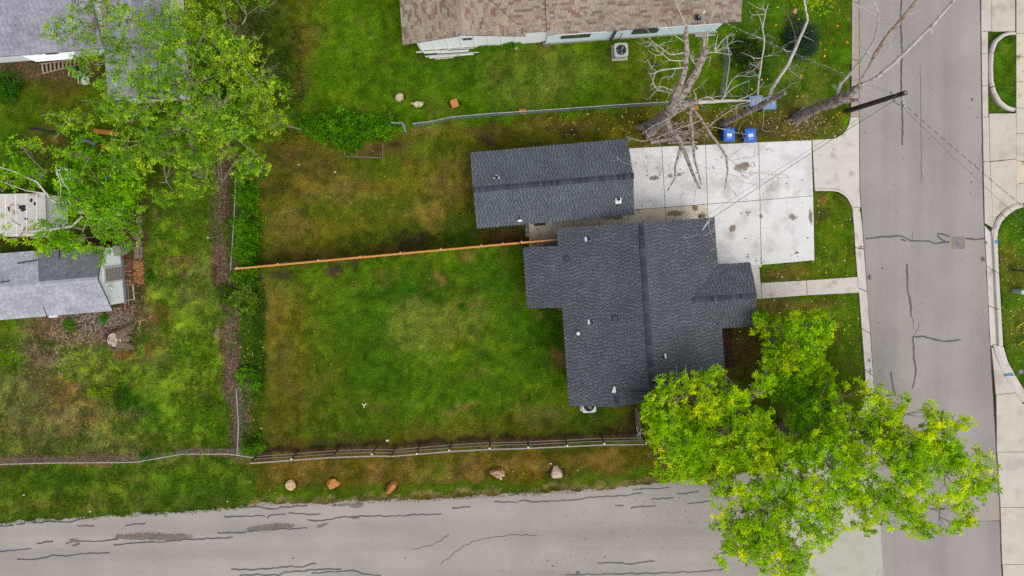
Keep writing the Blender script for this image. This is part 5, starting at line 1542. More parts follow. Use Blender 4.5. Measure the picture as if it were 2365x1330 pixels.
rock("boulder", "pale pinkish angular boulder, easternmost on the verge near the corner tree", 1285, 1090, 14, 14, 35, 0.36, M("pink_stone", A(206,184,166), 0.92, 0.15, 5, 30, 0.12, bmp=0.5, tint2=A(160,132,116), t2=(0.56, 0.66), t2scale=6), 30, G_)
rock("rock", "ragged pale stone on the neighbour's lawn, west end of the loose stones", 924, 225, 11, 9, 20, 0.25, MAT['rock_p'], 41, cat="stone")
rock("rock", "small pale pebble-like stone touching the flat cream stone on the lawn", 953, 239, 5, 4, 0, 0.1, MAT['rock_p'], 44, cat="stone")
rock("rock", "flat cream stone lying on the neighbour's lawn beside the ragged one", 966, 241, 12, 7, 15, 0.1, M("cream_stone", A(206,198,160), 0.9, 0.1, 5), 47, cat="stone", flat=0.5)
rock("rock", "small white stone at the foot of the neighbour's white wall", 1191, 111, 5, 4, 0, 0.12, MAT['rock_p'], 52, cat="stone")
rock("rock", "tan stone on the bare soil beside the dark spiky shrub", 1835, 26, 6, 6, 0, 0.14, MAT['rock'], 54, cat="stone")
rock("rock", "dark grey flat slab on the edge of the leaf-mould strip", 501, 768, 6, 13, -12, 0.1, MAT['paver'], 57, cat="stone", flat=0.45)
def block(label, px, py, w, l, h, ang, mat):
    mb = MB(); c = P(px, py); a = math.radians(ang)
    pts = [(-w/2,-l/2),(w/2,-l*.48),(w*.46,l/2),(-w*.5,l*.45)]
    xy = [(c[0] + x*math.cos(a) - y*math.sin(a), c[1] + x*math.sin(a) + y*math.cos(a)) for x, y in pts]
    mb.prism(xy, -0.05, h, inset=0.03); o = mb.build("stone_block", mat); return tag(o, label, "stone")
block("square orange sandstone block lying on the neighbour's lawn", 1050, 239, 0.46, 0.54, 0.18, 18, MAT['rock_o'])
block("orange sandstone block leaning against the chain-link fence", 1207, 258, 0.46, 0.34, 0.22, -2, MAT['rock_o'])
for i, (x, y, c, lab) in enumerate(((1217, 521, MAT['paver'], "upper grey-tan paver edging the side path by the garage"), (1217, 531, M("bluish_paver", A(120,146,160), 0.8, 0.15), "bluish paver between the two tan ones by the garage"), (1218, 542, MAT['rock'], "lower tan paver edging the side path nearest the cedar fence"))):
    mb = MB(); p = P(x, y); mb.box((p[0], p[1], 0.03), (0.2, 0.24, 0.1), 0.08); tag(mb.build("paver", c), lab, "paver")
mb = MB(); mb.prism(W([(1232,508),(1259,506),(1260,520),(1233,522)]), 0.03, 0.045); tag(mb.build("door_mat", MAT['black']), "black door mat on the side path below the garage eave", "door mat")

# white boards by the neighbour's gable
boards = [((961,121),(1034,117),.08,'w'),((980,123),(1010,121),.07,'w'),((1010,122),(1083,117),.12,'w'),((983,131),(1060,125),.10,'g'),((992,134),(1094,125),.09,'w'),((1060,124),(1106,121),.06,'g'),((1005,137),(1048,133),.06,'g'),((1030,115),(1095,111),.06,'g')]
mb0 = M("dirty_white_board", A(214,214,206), 0.7, 0.15, 6, 40, 0.1, tint2=A(150,140,118), t2=(0.58, 0.68), t2scale=5); mb1 = M("grey_plank", A(186,190,184), 0.8, 0.15, 6)
labs = ["white board lying closest to the neighbour's gable wall, upper left of the pile", "short white board under the west end of the board pile", "broad white board in the middle of the board pile by the gable", "grey-white board in the lower rows of the board pile", "long white board near the bottom of the board pile", "narrow grey board sticking out east of the board pile", "short grey board lowest in the board pile", "dirty strip of board against the wall behind the pile"]
for (a, b, w, c), lab in zip(boards, labs):
    p, q = P(*a), P(*b); L_ = math.hypot(q[0]-p[0], q[1]-p[1])
    mb = MB(); mb.box(((p[0]+q[0])/2, (p[1]+q[1])/2, 0.05), (L_, w, 0.05), math.atan2(q[1]-p[1], q[0]-p[0])); o = mb.build("board", mb0 if c == 'w' else mb1); tag(o, lab, "board", "boards piled by the neighbour's gable")
for i, (a, b) in enumerate((((1604,80),(1655,74)), ((1605,84),(1652,81)), ((1610,77),(1640,73)))):
    p, q = P(*a), P(*b); L_ = math.hypot(q[0]-p[0], q[1]-p[1])
    mb = MB(); mb.box(((p[0]+q[0])/2, (p[1]+q[1])/2, 0.05 + .02*i), (L_, .09, 0.05), math.atan2(q[1]-p[1], q[0]-p[0])); o = mb.build("plank", mb1); tag(o, ("grey plank nearest the dead tree below the blue siding", "grey plank lying farthest from the blue siding wall", "short grey plank tucked against the blue siding wall")[i], "plank")

# brush pile: one thick log and a heap of sticks
def log(label, a, b, r, z0, z1, mat=None, cat="log", group="logs and sticks of the brush pile"):
    mb = MB(); p, q = P3(*a, 0), P3(*b, 0)
    pts = [(*lerp(p, q, t)[:2], z0 + (z1 - z0)*t + random.uniform(-.01,.01)) for t in np.linspace(0, 1, 6)]
    mb.tube(pts, [r*random.uniform(.9,1.08) for _ in pts], 9, jit=0.08); o = mb.build("log", mat or MAT['bark_dead'])
    mb = MB(); mb.cyl((pts[0][0], pts[0][1]), r*.3, 0, 0.01) if False else None
    return tag(o, label, cat, group)
log("thick bare log along the bottom of the brush pile", (1501,329), (1566,318), 0.13, 0.13, 0.14)
log("thinner log with pale bark beside the driveway edge", (1542,330), (1610,328), 0.06, 0.08, 0.08)
log("stub of a branch propped across the driveway corner of the pile", (1588,318), (1611,345), 0.055, 0.25, 0.06)
log("crooked log at the top of the brush pile under the dead trunk", (1540,300), (1600,312), 0.06, 0.25, 0.3)
log("middle log of the brush pile crossing the sticks", (1550,318), (1596,298), 0.05, 0.3, 0.2)
mb = MB(); R = random.Random(4)
for k in range(170):
    cx, cy = R.gauss(1566, 24), R.gauss(310, 13)
    if not (1508 < cx < 1640 and 280 < cy < 330): continue
    a = R.choice([R.gauss(-0.5, .5), R.gauss(0.4, .6), R.uniform(0, 3.1)]); l = R.uniform(8, 30); z = max(0.03, R.uniform(0.03, 0.4) * math.exp(-((cx-1562)/40)**2))
    p0, p1 = (cx - math.cos(a)*l, cy - math.sin(a)*l), (cx + math.cos(a)*l, cy + math.sin(a)*l)
    pm = (cx + R.gauss(0, 2), cy + R.gauss(0, 2))
    if max(p0[1], p1[1]) > 332: continue
    r = R.choice([.008, .011, .014, .02])
    mb.tube([P3(*p0, max(.02, z + R.gauss(0, .08))), P3(*pm, z + .03), P3(*p1, max(.02, z + R.gauss(0, .08)))], [r, r, r*.5], 4)
o = mb.build("brushwood", MAT['bark_brown'], kind="stuff"); tag(o, "tangled heap of cut sticks between the garage and the driveway")

# stump with buttress roots
st = thing("tree_stump", "big cut stump with a hollow and two root buttresses in the weedy yard", "tree stump", P3(278, 783, 0))
mb = MB(); n = 22; tp, bt, md = [], [], []
for k in range(n):
    t = 2*math.pi*k/n; r = 0.47*(1 + 0.1*math.sin(3*t) + random.uniform(-.05,.05))
    c = P(264, 785, 0.6); c0 = P(270, 785, 0)
    tp.append(mb.v((c[0] + r*math.cos(t), c[1] + r*math.sin(t), 0.6))); md.append(mb.v((c0[0] + r*1.1*math.cos(t), c0[1] + r*1.1*math.sin(t), 0.3))); bt.append(mb.v((c0[0] + r*1.35*math.cos(t), c0[1] + r*1.35*math.sin(t), -0.05)))
for k in range(n):
    j = (k+1)%n; mb.F += [[bt[k], bt[j], md[j], md[k]], [md[k], md[j], tp[j], tp[k]]]
mb.build("bark", M("stump_bark", A(116,98,84), 0.92, 0.3, 6, 25, 0.3, bmp=0.6), st)
mb = MB(); c = P(264, 785, 0.6); mb.poly([(c[0] + 0.45*math.cos(t)*random.uniform(.92,1), c[1] + 0.45*math.sin(t)*random.uniform(.92,1), 0.605 + random.uniform(-.01,.01)) for t in np.linspace(0, 6.283, 25)[:-1]]); mb.build("cut_face", M("weathered_cut_face", A(186,168,156), 0.9, 0.25, 6, 30, 0.25, tint2=A(120,102,90), t2=(0.52, 0.62), t2scale=5), st)
mb = MB(); c = P(272, 777, 0.6); mb.poly([(c[0] + 0.12*math.cos(t)*random.uniform(.7,1.2), c[1] + 0.09*math.sin(t)*random.uniform(.7,1.2), 0.612) for t in np.linspace(0, 6.283, 12)[:-1]]); mb.build("hollow", MAT['heart'], st)
for pts, r in ((((272,776,.5),(288,766,.35),(302,755,.12),(310,748,-.02)), [.3,.3,.22,.1]), (((270,792,.45),(288,795,.25),(300,799,.08),(310,802,-.03)), [.34,.3,.22,.1]), (((280,782,.4),(296,780,.2),(306,780,0)), [.3,.24,.1])):
    mb = MB(); mb.tube([P3(*p) for p in pts], r, 9, jit=0.12); mb.build("root", bpy.data.materials['stump_bark'], st)

# brick patch and edging by the grey house
bp = thing("brick_patio", "small patch of orange bricks set in the ground beside the grey house", "brick paving", P3(318, 625, 0))
bm = []
for m in (MAT['brick_o'], M("pale_orange_brick", A(180,122,80), 0.92, 0.2, 9), M("mossy_brick", A(140,104,66), 0.92, 0.25, 9)):
    q = MB(); q.prism([(-.10,-.05),(.10,-.05),(.10,.05),(-.10,.05)], -0.05, 0.035, inset=0.008); bm.append(mesh_from("brick", q.V, q.F, m))
for r in range(14):
    for k in range(3):
        if random.random() < 0.06 or (r in (0, 13) and k == 0): continue
        o = link("brick", random.choice(bm), bp)
        o.location = Vector((*P(309.5 + k*8.3 + (r % 2)*2.5 + r*.15 + random.uniform(-.5,.5), 600 + r*4.15), random.uniform(-.012,.008))) - org(bp)
        o.rotation_euler = (random.uniform(-.04,.04), random.uniform(-.04,.04), random.gauss(0, .05))
be = thing("brick_edging", "strip of loose dark red bricks along the foot of the grey house's white gable", "brick edging", P3(296, 630, 0))
q = MB(); q.prism([(-.10,-.05),(.10,-.05),(.10,.05),(-.10,.05)], -0.05, 0.05, inset=0.008); bdk = [mesh_from("brick", q.V, q.F, m) for m in (MAT['brick_d'], M("dusty_brick", A(146,110,92), 0.92, 0.25, 9))]
for r in range(15):
    for k in range(2):
        if random.random() < 0.12: continue
        o = link("brick", random.choice(bdk), be)
        o.location = Vector((*P(293 + k*8.0 + random.uniform(-1,1), 601 + r*4.3 + random.uniform(-.6,.6)), random.uniform(-.01,.03))) - org(be)
        o.rotation_euler = (0, random.uniform(-.1,.1), random.gauss(0, .12))
sp_ = thing("stone_path", "broken line of grey-brown paving stones above the orange brick patch", "stone path", P3(322, 560, 0))
for (x, y, w, h_, a) in ((317,578,.36,.5,3),(326,578,.2,.5,-2),(317,592,.36,.26,2),(326,591,.2,.3,0),(321,562,.4,.26,15),(319,550,.34,.3,-20),(324,536,.3,.24,10),(320,524,.36,.22,-8),(322,510,.4,.34,5),(324,492,.3,.26,20),(325,478,.3,.2,0)):
    mb = MB(); c = P(x, y); aa = math.radians(a)
    xy = [(c[0] + dx*math.cos(aa) - dy*math.sin(aa), c[1] + dx*math.sin(aa) + dy*math.cos(aa)) for dx, dy in ((-w/2,-h_/2),(w/2,-h_*.46),(w*.47,h_/2),(-w*.52,h_*.48))]
    mb.prism(xy, -.04, .04, inset=.012); mb.build("paving_stone", MAT['paver'], sp_)

# barrel, bucket, timber beside the gable
br = thing("barrel", "grey metal barrel standing at the corner of the grey house's white gable", "barrel", P3(289, 577, 0))
mb = MB(); c = P(287, 577); mb.lathe((*c, 0), [(.29,0),(.31,.03),(.30,.3),(.315,.32),(.30,.34),(.30,.6),(.315,.62),(.30,.64),(.30,.86),(.315,.88),(.315,.9)], 24); mb.build("drum", M("dull_barrel", A(150,150,146), 0.55, 0.15, 6, 30, 0.1, tint2=A(120,112,100), t2=(0.55,0.68), t2scale=4), br)
mb = MB(); mb.cyl(c, .285, .86, .88, 24); mb.build("lid", M("barrel_lid", A(166,166,162), 0.5, 0.12), br)
mb = MB(); cr_ = P(1668, 790); mb.lathe((*cr_, 0), [(.13,0),(.16,.3),(.17,.31),(.15,.305),(.12,.05),(.001,.05)], 14); tag(mb.build('bucket', M('dull_red_plastic', A(176,34,40), 0.5, 0.08)), 'dull red pail peeking out from under the east eave of the dark-roofed house', 'bucket')
bk = thing("bucket", "small bright red bucket beside the grey barrel", "bucket", P3(285, 592, 0))
mb = MB(); c = P(285, 592); mb.lathe((*c, 0), [(.10,0),(.14,.28),(.15,.29),(.135,.285),(.10,.05),(.001,.05)], 16); mb.build("pail", M("red_plastic", A(216,30,44), 0.45, 0.06), bk)
mb = MB(); mb.tube([(c[0] + .15*math.cos(t), c[1] - .02, .28 + .12*math.sin(t)) for t in np.linspace(0, math.pi, 9)], .008, 4); mb.build("handle", MAT['steel'], bk)
for i, (a, b, w, m, lab) in enumerate((((291,658),(294,702),.07,MAT['rail_wood'],"weathered brown plank closest to the white gable below the bricks"), ((297,655),(299,705),.06,MAT['steel_dark'],"grey plank standing second from the white gable below the bricks"), ((308,656),(312,692),.07,MAT['cutwood'],"pale plank farthest from the white gable below the bricks"), ((296,693),(312,690),.05,MAT['cutwood'],"short pale crosspiece under the planks by the gable"), ((289,690),(292,716),.08,MAT['rail_wood'],"short split plank at the lower end of the plank heap"))):
    p, q = P(*a), P(*b); L_ = math.hypot(q[0]-p[0], q[1]-p[1])
    mb = MB(); mb.box(((p[0]+q[0])/2, (p[1]+q[1])/2, 0.06 + .03*(i == 3)), (L_, w, 0.06), math.atan2(q[1]-p[1], q[0]-p[0])); tag(mb.build("plank", m), lab, "plank")

mb = MB(); R = random.Random(14)
for k in range(260):
    cx, cy = R.gauss(235, 36), R.gauss(742, 16)
    if not (130 < cx < 306 and 722 < cy < 790): continue
    a = R.gauss(-0.4, .6); l = R.uniform(2.5, 10); z = R.uniform(.02, .14); r = R.choice([.010, .014, .02, .028])
    mb.tube([P3(cx - math.cos(a)*l, cy - math.sin(a)*l, z), P3(cx, cy, z + .03), P3(cx + math.cos(a)*l, cy + math.sin(a)*l, max(.02, z + R.gauss(0, .05)))], [r, r, r*.6], 4)
o = mb.build("brushwood", MAT['bark_dead'], kind="stuff"); tag(o, "scattered broken sticks and wood scraps below the grey house eave")
# ladder under the porch cover
ld = thing("ladder", "old wooden ladder with wide pale rungs lying below the white porch cover", "ladder", P3(143, 156, 0))
la0, la1, lb0, lb1 = P(100,150), P(192,136), P(103,172), P(190,150)
mw = M("weathered_ladder_wood", A(176,152,136), 0.85, 0.15, 6)
for a, b in ((la0, la1), (lb0, lb1)):
    L_ = math.hypot(b[0]-a[0], b[1]-a[1]); mb = MB(); mb.box(((a[0]+b[0])/2, (a[1]+b[1])/2, 0.22), (L_, .05, .09), math.atan2(b[1]-a[1], b[0]-a[0])); mb.build("side_rail", mw, ld)
for k in range(10):
    t = 0.04 + k*0.102; a, b = lerp(la0, la1, t), lerp(lb0, lb1, t); L_ = math.hypot(b[0]-a[0], b[1]-a[1])
    mb = MB(); mb.box(((a[0]+b[0])/2, (a[1]+b[1])/2, 0.23), (L_, .085, .04), math.atan2(b[1]-a[1], b[0]-a[0])); mb.build("rung", mw, ld)
# garden chairs
def chair(label, px, py, rz, seat_m, back_m, loc_h=0):
    root = thing("garden_chair", label, "garden chair", P3(px, py, 0))
    c = Vector(P3(px, py, 0)); Rm = Matrix.Rotation(rz, 3, 'Z'); f = lambda x, y, z: c + Rm @ Vector((x, y, z))
    mb = MB(); mb.prism([tuple(f(.27*math.cos(t), -.05 + .27*math.sin(t), 0))[:2] for t in np.linspace(0, 6.283, 19)[:-1]], .40, .44, inset=.02); mb.build("seat", seat_m, root)
    mb = MB(); ts = np.linspace(0.15*math.pi, 0.85*math.pi, 11)
    for r0, z0, r1, z1 in ((.27, .44, .34, .84),):
        prev = None
        for t in ts:
            a = mb.v(f(r0*math.cos(t), r0*math.sin(t) - .03, z0)); b = mb.v(f(r1*math.cos(t), r1*math.sin(t) + .02, z1)); b2 = mb.v(f((r1-.05)*math.cos(t), (r1-.05)*math.sin(t) + .02, z1)); a2 = mb.v(f((r0-.03)*math.cos(t), (r0-.03)*math.sin(t) - .03, z0))
            if prev: mb.F += [[prev[0], a, b, prev[1]], [prev[1], b, b2, prev[2]], [prev[2], b2, a2, prev[3]]]
            prev = (a, b, b2, a2)
    mb.build("backrest", back_m, root)
    for sx in (-1, 1):
        mb = MB(); mb.tube([f(sx*.29, .12, .62), f(sx*.3, -.22, .62), f(sx*.28, -.25, 0)], .02, 6); mb.build("armrest", MAT['white'], root)
        mb = MB(); mb.tube([f(sx*.2, .2, .42), f(sx*.24, .28, 0)], .02, 6); mb.build("leg", MAT['white'], root)
chair("green-backed garden chair with a round white seat under the big tree", 207, 187, 0.0, M("chalky_seat", A(196,200,194), 0.6, 0.1), M("green_plastic", A(20,150,62), 0.5, 0.06))
chair("teal plastic garden chair against the ladder under the big tree", 186, 172, -0.1, M("teal_seat", A(60,72,70), 0.6, 0.1), M("teal_plastic", A(14,118,96), 0.5, 0.08))
# orange trestle, white chair frame, pipes
tr = thing("trestle", "pair of orange bench bars on a dark frame under the left tree", "bench", P3(255, 325, 0))
mo = M("orange_paint", A(186,116,36), 0.6, 0.12)
for a, b, w in (((227,305),(283,312),.22),((229,300),(282,305),.04),((245,340),(276,345),.16),((240,336),(276,338),.04)):
    p, q = P(*a), P(*b); mb = MB(); mb.box(((p[0]+q[0])/2, (p[1]+q[1])/2, .5), (math.hypot(q[0]-p[0], q[1]-p[1]), w, .05), math.atan2(q[1]-p[1], q[0]-p[0])); mb.build("bar", mo, tr)
mb = MB()
for a, b in (((282,312),(278,345)), ((232,304),(238,342)), ((228,348),(262,352))): mb.tube([P3(*a, .42), P3(*b, .42)], .035, 6)
for a in ((282,312),(278,345),(232,304),(238,342)): mb.tube([P3(*a, .45), P3(*a, 0)], .03, 6)
mb.build("frame", MAT['black'], tr)
wc = thing("chair_frame", "toppled white plastic chair lying in the weeds above the flat shed", "garden chair", P3(148, 408, 0))
mb = MB(); mb.tube([P3(132,405,.3), P3(131,394,.32), P3(142,391,.34), P3(163,391,.32), P3(164,398,.2)], .05, 8); mb.build("arm", MAT['white'], wc)
mb = MB(); mb.tube([P3(138,416,.2), P3(150,414,.3), P3(160,410,.3), P3(165,416,.25)], .04, 8); mb.tube([P3(150,414,.3), P3(150,404,.35), P3(158,402,.33)], .035, 8); mb.build("leg", MAT['white'], wc)
mb = MB(); mb.prism([P(148,404), P(164,409), P(163,418), P(150,416)], .22, .28); mb.prism([P(140,421), P(148,420), P(147,429), P(141,429)], .1, .2); mb.prism([P(141,386),P(160,387),P(160,391),P(141,390)], .05, .2); mb.build("seat_shell", M("dirty_white_plastic", A(196,200,186), 0.6, 0.25, 8), wc)
for i, (pts, r, m, lab) in enumerate(((((68,297),(95,299),(115,304),(140,308)), .06, MAT['black'], "black drain pipe lying in the grass left of the orange bench"), (((188,322),(205,326),(222,334)), .11, MAT['steel_dark'], "short grey pipe under the leaves beside the orange bench"))):
    mb = MB(); mb.tube([P3(*p, r) for p in pts], r, 8); tag(mb.build("drain_pipe", m), lab, "pipe")
mb = MB(); mb.box((*P(253, 408), .12), (.42, .16, .24), .1); o = mb.build("crate", M("slate_plastic", A(92,104,116), 0.6, 0.1)); tag(o, "slate-grey plastic crate in the weeds under the left tree", "crate")
mb = MB(); mb.prism([P(293,395), P(313,393), P(318,403), P(300,407), P(291,401)], 0.02, 0.16, inset=.03); o = mb.build("tarp", M("pale_tarp", A(186,194,192), 0.6, 0.15, 6)); tag(o, "crumpled pale tarp between the two leafy trees on the left", "tarp")
# clothes post, garden bed, markers
mb = MB(); c = P(497, 547); mb.cyl(c, .03, 0, 1.0, 8); mb.lathe((*c, 1.0), [(.03,-.02),(.06,0),(.06,.04),(.02,.06)], 10); o = mb.build("metal_post", MAT['steel']); tag(o, "short round metal post on the leaf-mould strip", "post")
gbd = thing("garden_bed", "thin timber outline of an empty garden bed below the dense green hedge", "garden bed", P3(840, 355, 0))
for a, b in (((797,345),(797,361)), ((797,361),(884,364)), ((884,364),(885,332))):
    p, q = P(*a), P(*b); mb = MB(); mb.box(((p[0]+q[0])/2, (p[1]+q[1])/2, .03), (math.hypot(q[0]-p[0], q[1]-p[1]), .05, .09), math.atan2(q[1]-p[1], q[0]-p[0])); mb.build("edging_board", MAT['rail_wood'], gbd)
mb = MB(); mb.tube([P3(836,932,.03), P3(841,936,.06), P3(846,931,.03)], .03, 6); mb.tube([P3(841,936,.06), P3(841,941,.03)], .025, 6); o = mb.build("plastic_scrap", MAT['white']); tag(o, "small white forked plastic scrap lying in the back lawn", "litter")
for x, y, r, lab in ((895,1017,.07,"crumpled white bag by the rail fence posts"), (1272,1070,.05,"tiny green and white wrapper on the verge above the pink boulder"), (56,1142,.06,"pale scrap on the verge at the far left"), (525,1157,.05,"white scrap at the verge edge near the concrete splashes"), (1157,1105,.06,"white scrap beside the wide brown boulder"), (208,1181,.05,"white scrap on the grass edge above the cracked road"), (774,397,.05,"white scrap in the worn north lawn"), (690,380,.04,"pale scrap near the hedge in the worn north lawn")):
    mb = MB(); c = P(x, y); mb.prism([(c[0] + r*1.4*math.cos(t)*random.uniform(.6,1.2), c[1] + r*math.sin(t)*random.uniform(.6,1.2)) for t in np.linspace(0, 6.283, 8)[:-1]], .0, .06, inset=.02); tag(mb.build("paper_scrap", MAT['white']), lab, "litter")
# right-hand verge: mailbox, pedestal, meter cover, yellow markers
mbx = thing("mailbox", "dark mailbox on a post at the right-hand verge edge", "mailbox", P3(2340, 625, 0))
mb = MB(); mb.box((*P(2340, 623), .5), (.1, .1, 1.05)); mb.build("post", MAT['post_wood'], mbx)
mb = MB(); c = P(2340, 622); prof = [(.0, 0), (.0, .16), (.03, .21), (.09, .24), (.15, .21), (.18, .16), (.18, 0)]
a = [mb.v((c[0] - .05, c[1] - .09 + y, 1.02 + z)) for y, z in prof]; b = [mb.v((c[0] + .5, c[1] - .09 + y, 1.02 + z)) for y, z in prof]
for i in range(len(prof)): j = (i+1) % len(prof); mb.F.append([a[i], b[i], b[j], a[j]])
mb.F += [a[::-1], b]; mb.build("box", MAT['black'], mbx)
mb = MB(); mb.box((c[0] + .2, c[1] + .1, 1.26), (.6, .09, .03)); mb.build("lid_strip", M("pale_green_metal", A(150,176,166), 0.5, 0.1), mbx)
ped = thing("utility_pedestal", "pale green utility pedestal standing on the right-hand verge", "utility box", P3(2340, 672, 0))
mb = MB(); c = P(2342, 672); mb.prism([(c[0] + .24 + (.14 if t < 1.57 or t > 4.71 else -.24) + .12*math.cos(t), c[1] + .13*math.sin(t)) for t in np.linspace(0, 6.283, 17)[:-1]], 0, .75, inset=.03); mb.build("cabinet", M("pedestal_green", A(186,206,196), 0.5, 0.06), ped)
mb = MB(); mb.cyl((c[0] + .45, c[1]), .07, .75, .78, 10); mb.build("latch", MAT['steel_dark'], ped)
ylw = M("yellow_plastic", A(232,212,20), 0.5, 0.06)
for a, b, lab in (((2348,756),(2366,744),"bright yellow guy-wire guard at the picture's right edge"), ((2352,796),(2368,786),"second paler yellow guy-wire guard below the first")):
    mb = MB(); mb.tube([P3(*a, .05), P3(*b, .5)], .03, 6); tag(mb.build("guy_guard", ylw), lab, "cable guard")
mb = MB(); mb.cyl(P(2357, 858), .15, -.02, .03, 18); tag(mb.build("meter_cover", M("meter_lid", A(112,118,140), 0.6, 0.15)), "round grey water meter cover in the right-hand verge", "meter cover")
# ------------------------------------------------------------------ foliage
def leaf_arrays(ctr, out, K, Lf, Wf, colr, seed, droop=0.25, spread=1.0, cjit=0.12):
    """K folded leaves round every cluster centre; returns verts, quads, colours"""
    R = np.random.default_rng(seed)
    N = len(ctr)
    c = np.repeat(ctr, K, 0); o = np.repeat(out, K, 0); cc = np.repeat(colr, K, 0)
    n = N * K
    d = R.normal(size=(n, 3)); d[:, 2] *= 0.55
    d = d / np.linalg.norm(d, axis=1)[:, None] * spread + o * 0.7
    d[:, 2] -= droop * R.random(n)
    d /= np.linalg.norm(d, axis=1)[:, None]
    up = np.array([0, 0, 1.0]) + R.normal(size=(n, 3)) * 0.45
    s = np.cross(d, up); s /= np.linalg.norm(s, axis=1)[:, None] + 1e-9
    nn = np.cross(s, d)
    L = (Lf * R.uniform(0.6, 1.25, n))[:, None]; Wd = (Wf * R.uniform(0.7, 1.2, n))[:, None]
    b = c + d * L * R.uniform(0.05, 0.95, n)[:, None]
    V = np.stack([b, b + d * L * 0.45 + s * Wd * 0.5 + nn * Wd * 0.18, b + d * L - nn * L * 0.12, b + d * L * 0.45 - s * Wd * 0.5 + nn * Wd * 0.18], 1).reshape(-1, 3)
    F = np.arange(n * 4).reshape(-1, 4)
    cc = cc * R.uniform(1 - cjit, 1 + cjit, (n, 1))
    return V, F, np.repeat(np.clip(cc, 0.002, 0.8), 4, 0)
def merge(parts):
    V, F, C, k = [], [], [], 0
    for v, f, c in parts:
        V.append(v); F.append(f + k); C.append(c); k += len(v)
    return np.concatenate(V), np.concatenate(F), np.concatenate(C)
def pal(cols, N, R, w=None):
    cols = np.array(cols); i = R.choice(len(cols), N, p=w)
    j = R.choice(len(cols), N, p=w); t = R.random((N, 1)) * 0.5
    return cols[i] * (1 - t) + cols[j] * t
def curve(a, b, bend, n=6, R=random):
    a, b = Vector(a), Vector(b); d = b - a
    off = Vector((R.uniform(-1, 1), R.uniform(-1, 1), R.uniform(-.2, .6))) * d.length * bend
    return [a + d * t + off * (4 * t * (1 - t)) * 0.5 for t in [i / (n - 1) for i in range(n)]]
def tree(name, label, base, trunk, r0, lobes, palette, pw, K=12, Lf=0.2, Wf=0.085, dens=1.0, bark='bark', seed=1, holes=0.38, twig_r=0.012, group=None, droop=0.25, cat="tree", limbs=True):
    """trunk: list of (px,py,h) from base to fork; lobes: (px, py, h, rx, ry, rz, n clusters)"""
    rr = random.Random(seed); R = np.random.default_rng(seed)
    root = thing(name, label, cat, P3(*base, 0), group)
    pts = [P3(*base, -0.1)] + [P3(*t) for t in trunk]
    mb = MB(); mb.tube(pts, [r0 * (1 - 0.45 * i / (len(pts) - 1)) for i in range(len(pts))], 10, jit=0.06); mb.build("trunk", MAT[bark], root, smooth=True)
    fork = Vector(pts[-1])
    tw = MB(); parts = []
    nodes = [(fork, r0 * 0.55), (Vector(pts[-1]).lerp(Vector(pts[-2]), .35), r0 * 0.6)]
    order = sorted(range(len(lobes)), key=lambda i: (Vector(P3(*lobes[i][:3])) - fork).length)
    for li in order:
        lb = lobes[li]
        px, py, h, rx, ry, rz, n = lb[:7]
        lp = lb[7] if len(lb) > 7 else None
        c = Vector(P3(px, py, h))
        tgt = c + Vector((0, 0, -rz * 0.4)); dF = (tgt - fork).length
        start, rst = min((q for q in nodes if (q[0] - fork).length < dF * 0.75 + 0.05), key=lambda q: (q[0] - tgt).length + 0.25 * (q[0] - fork).length)
        br = curve(start, tgt, 0.16, 7, rr)
        rb_ = min(rst * 0.8, r0 * 0.5)
        if limbs:
            m2 = MB(); m2.tube(br, [rb_ * (1 - 0.11 * i) for i in range(7)], 7, jit=0.06); m2.build("branch", MAT[bark], root, smooth=True)
        nodes += [(p_, rb_ * (1 - 0.11 * i)) for i, p_ in enumerate(br) if i >= 2]
        n = int(n * dens)
        d = R.normal(size=(n * 3, 3)); d /= np.linalg.norm(d, axis=1)[:, None]
        q = R.random(n * 3) ** (1 / 2.4)
        pos = d * q[:, None]
        pos[:, 2] = np.abs(pos[:, 2]) * np.where(R.random(n * 3) < 0.72, 1, -0.8)
        xyz = pos * np.array([rx, ry, rz]) + np.array(c)
        keep = fbm(xyz[:, 0] + xyz[:, 2] * 0.7, xyz[:, 1] - xyz[:, 2] * 0.6, 1.5, 100 + seed + li, 2)
        edge = q * (1 + 0.55 * (vnoise(xyz[:, 0], xyz[:, 1], 0.9, 7 + seed) - 0.5))
        ok = (keep > holes) & (edge < 0.98)
        xyz, outd = xyz[ok][:n], d[ok][:n]
        m = len(xyz)
        if m == 0: continue
        cl = pal(palette if lp is None else lp, m, R, pw)
        patch = 0.84 + 0.36 * vnoise(xyz[:, 0], xyz[:, 1], 0.8, 60 + seed)
        yel = sstep(0.5, 0.8, vnoise(xyz[:, 0] + 9, xyz[:, 1], 1.1, 61 + seed))[:, None]
        cl = cl * patch[:, None] * (1 + yel * np.array([0.45, 0.18, 0.1]))
        parts.append(leaf_arrays(xyz, outd, K, Lf, Wf, cl, seed * 31 + li, droop))
        # twigs: sub-limbs inside the lobe, then a twig to a share of the clusters
        hubs = [c + Vector((rr.gauss(0, .4) * rx, rr.gauss(0, .4) * ry, rr.uniform(-.4, .3) * rz)) for _ in range(max(3, int(n / 30)))]
        for hb_ in hubs:
            s0 = min(br[2:], key=lambda q_: (q_ - hb_).length)
            cv = curve(s0, hb_, 0.2, 5, rr); tw.tube(cv, [twig_r * 3.2, twig_r * 2.8, twig_r * 2.4, twig_r * 2, twig_r * 1.4], 5)
        for k in range(0, m, 4):
            t = Vector(xyz[k]); hb_ = min(hubs, key=lambda q_: (q_ - t).length_squared)
            tw.tube(curve(hb_, t, 0.15, 4, rr), [twig_r * 1.2, twig_r, twig_r * .8, twig_r * .5], 3, cap=False)
    tw.build("twigs", MAT[bark], root, kind="stuff")
    V, F, C = merge(parts)
    add("crown", V, F, MAT['leaf'], root, C=C)
    return root

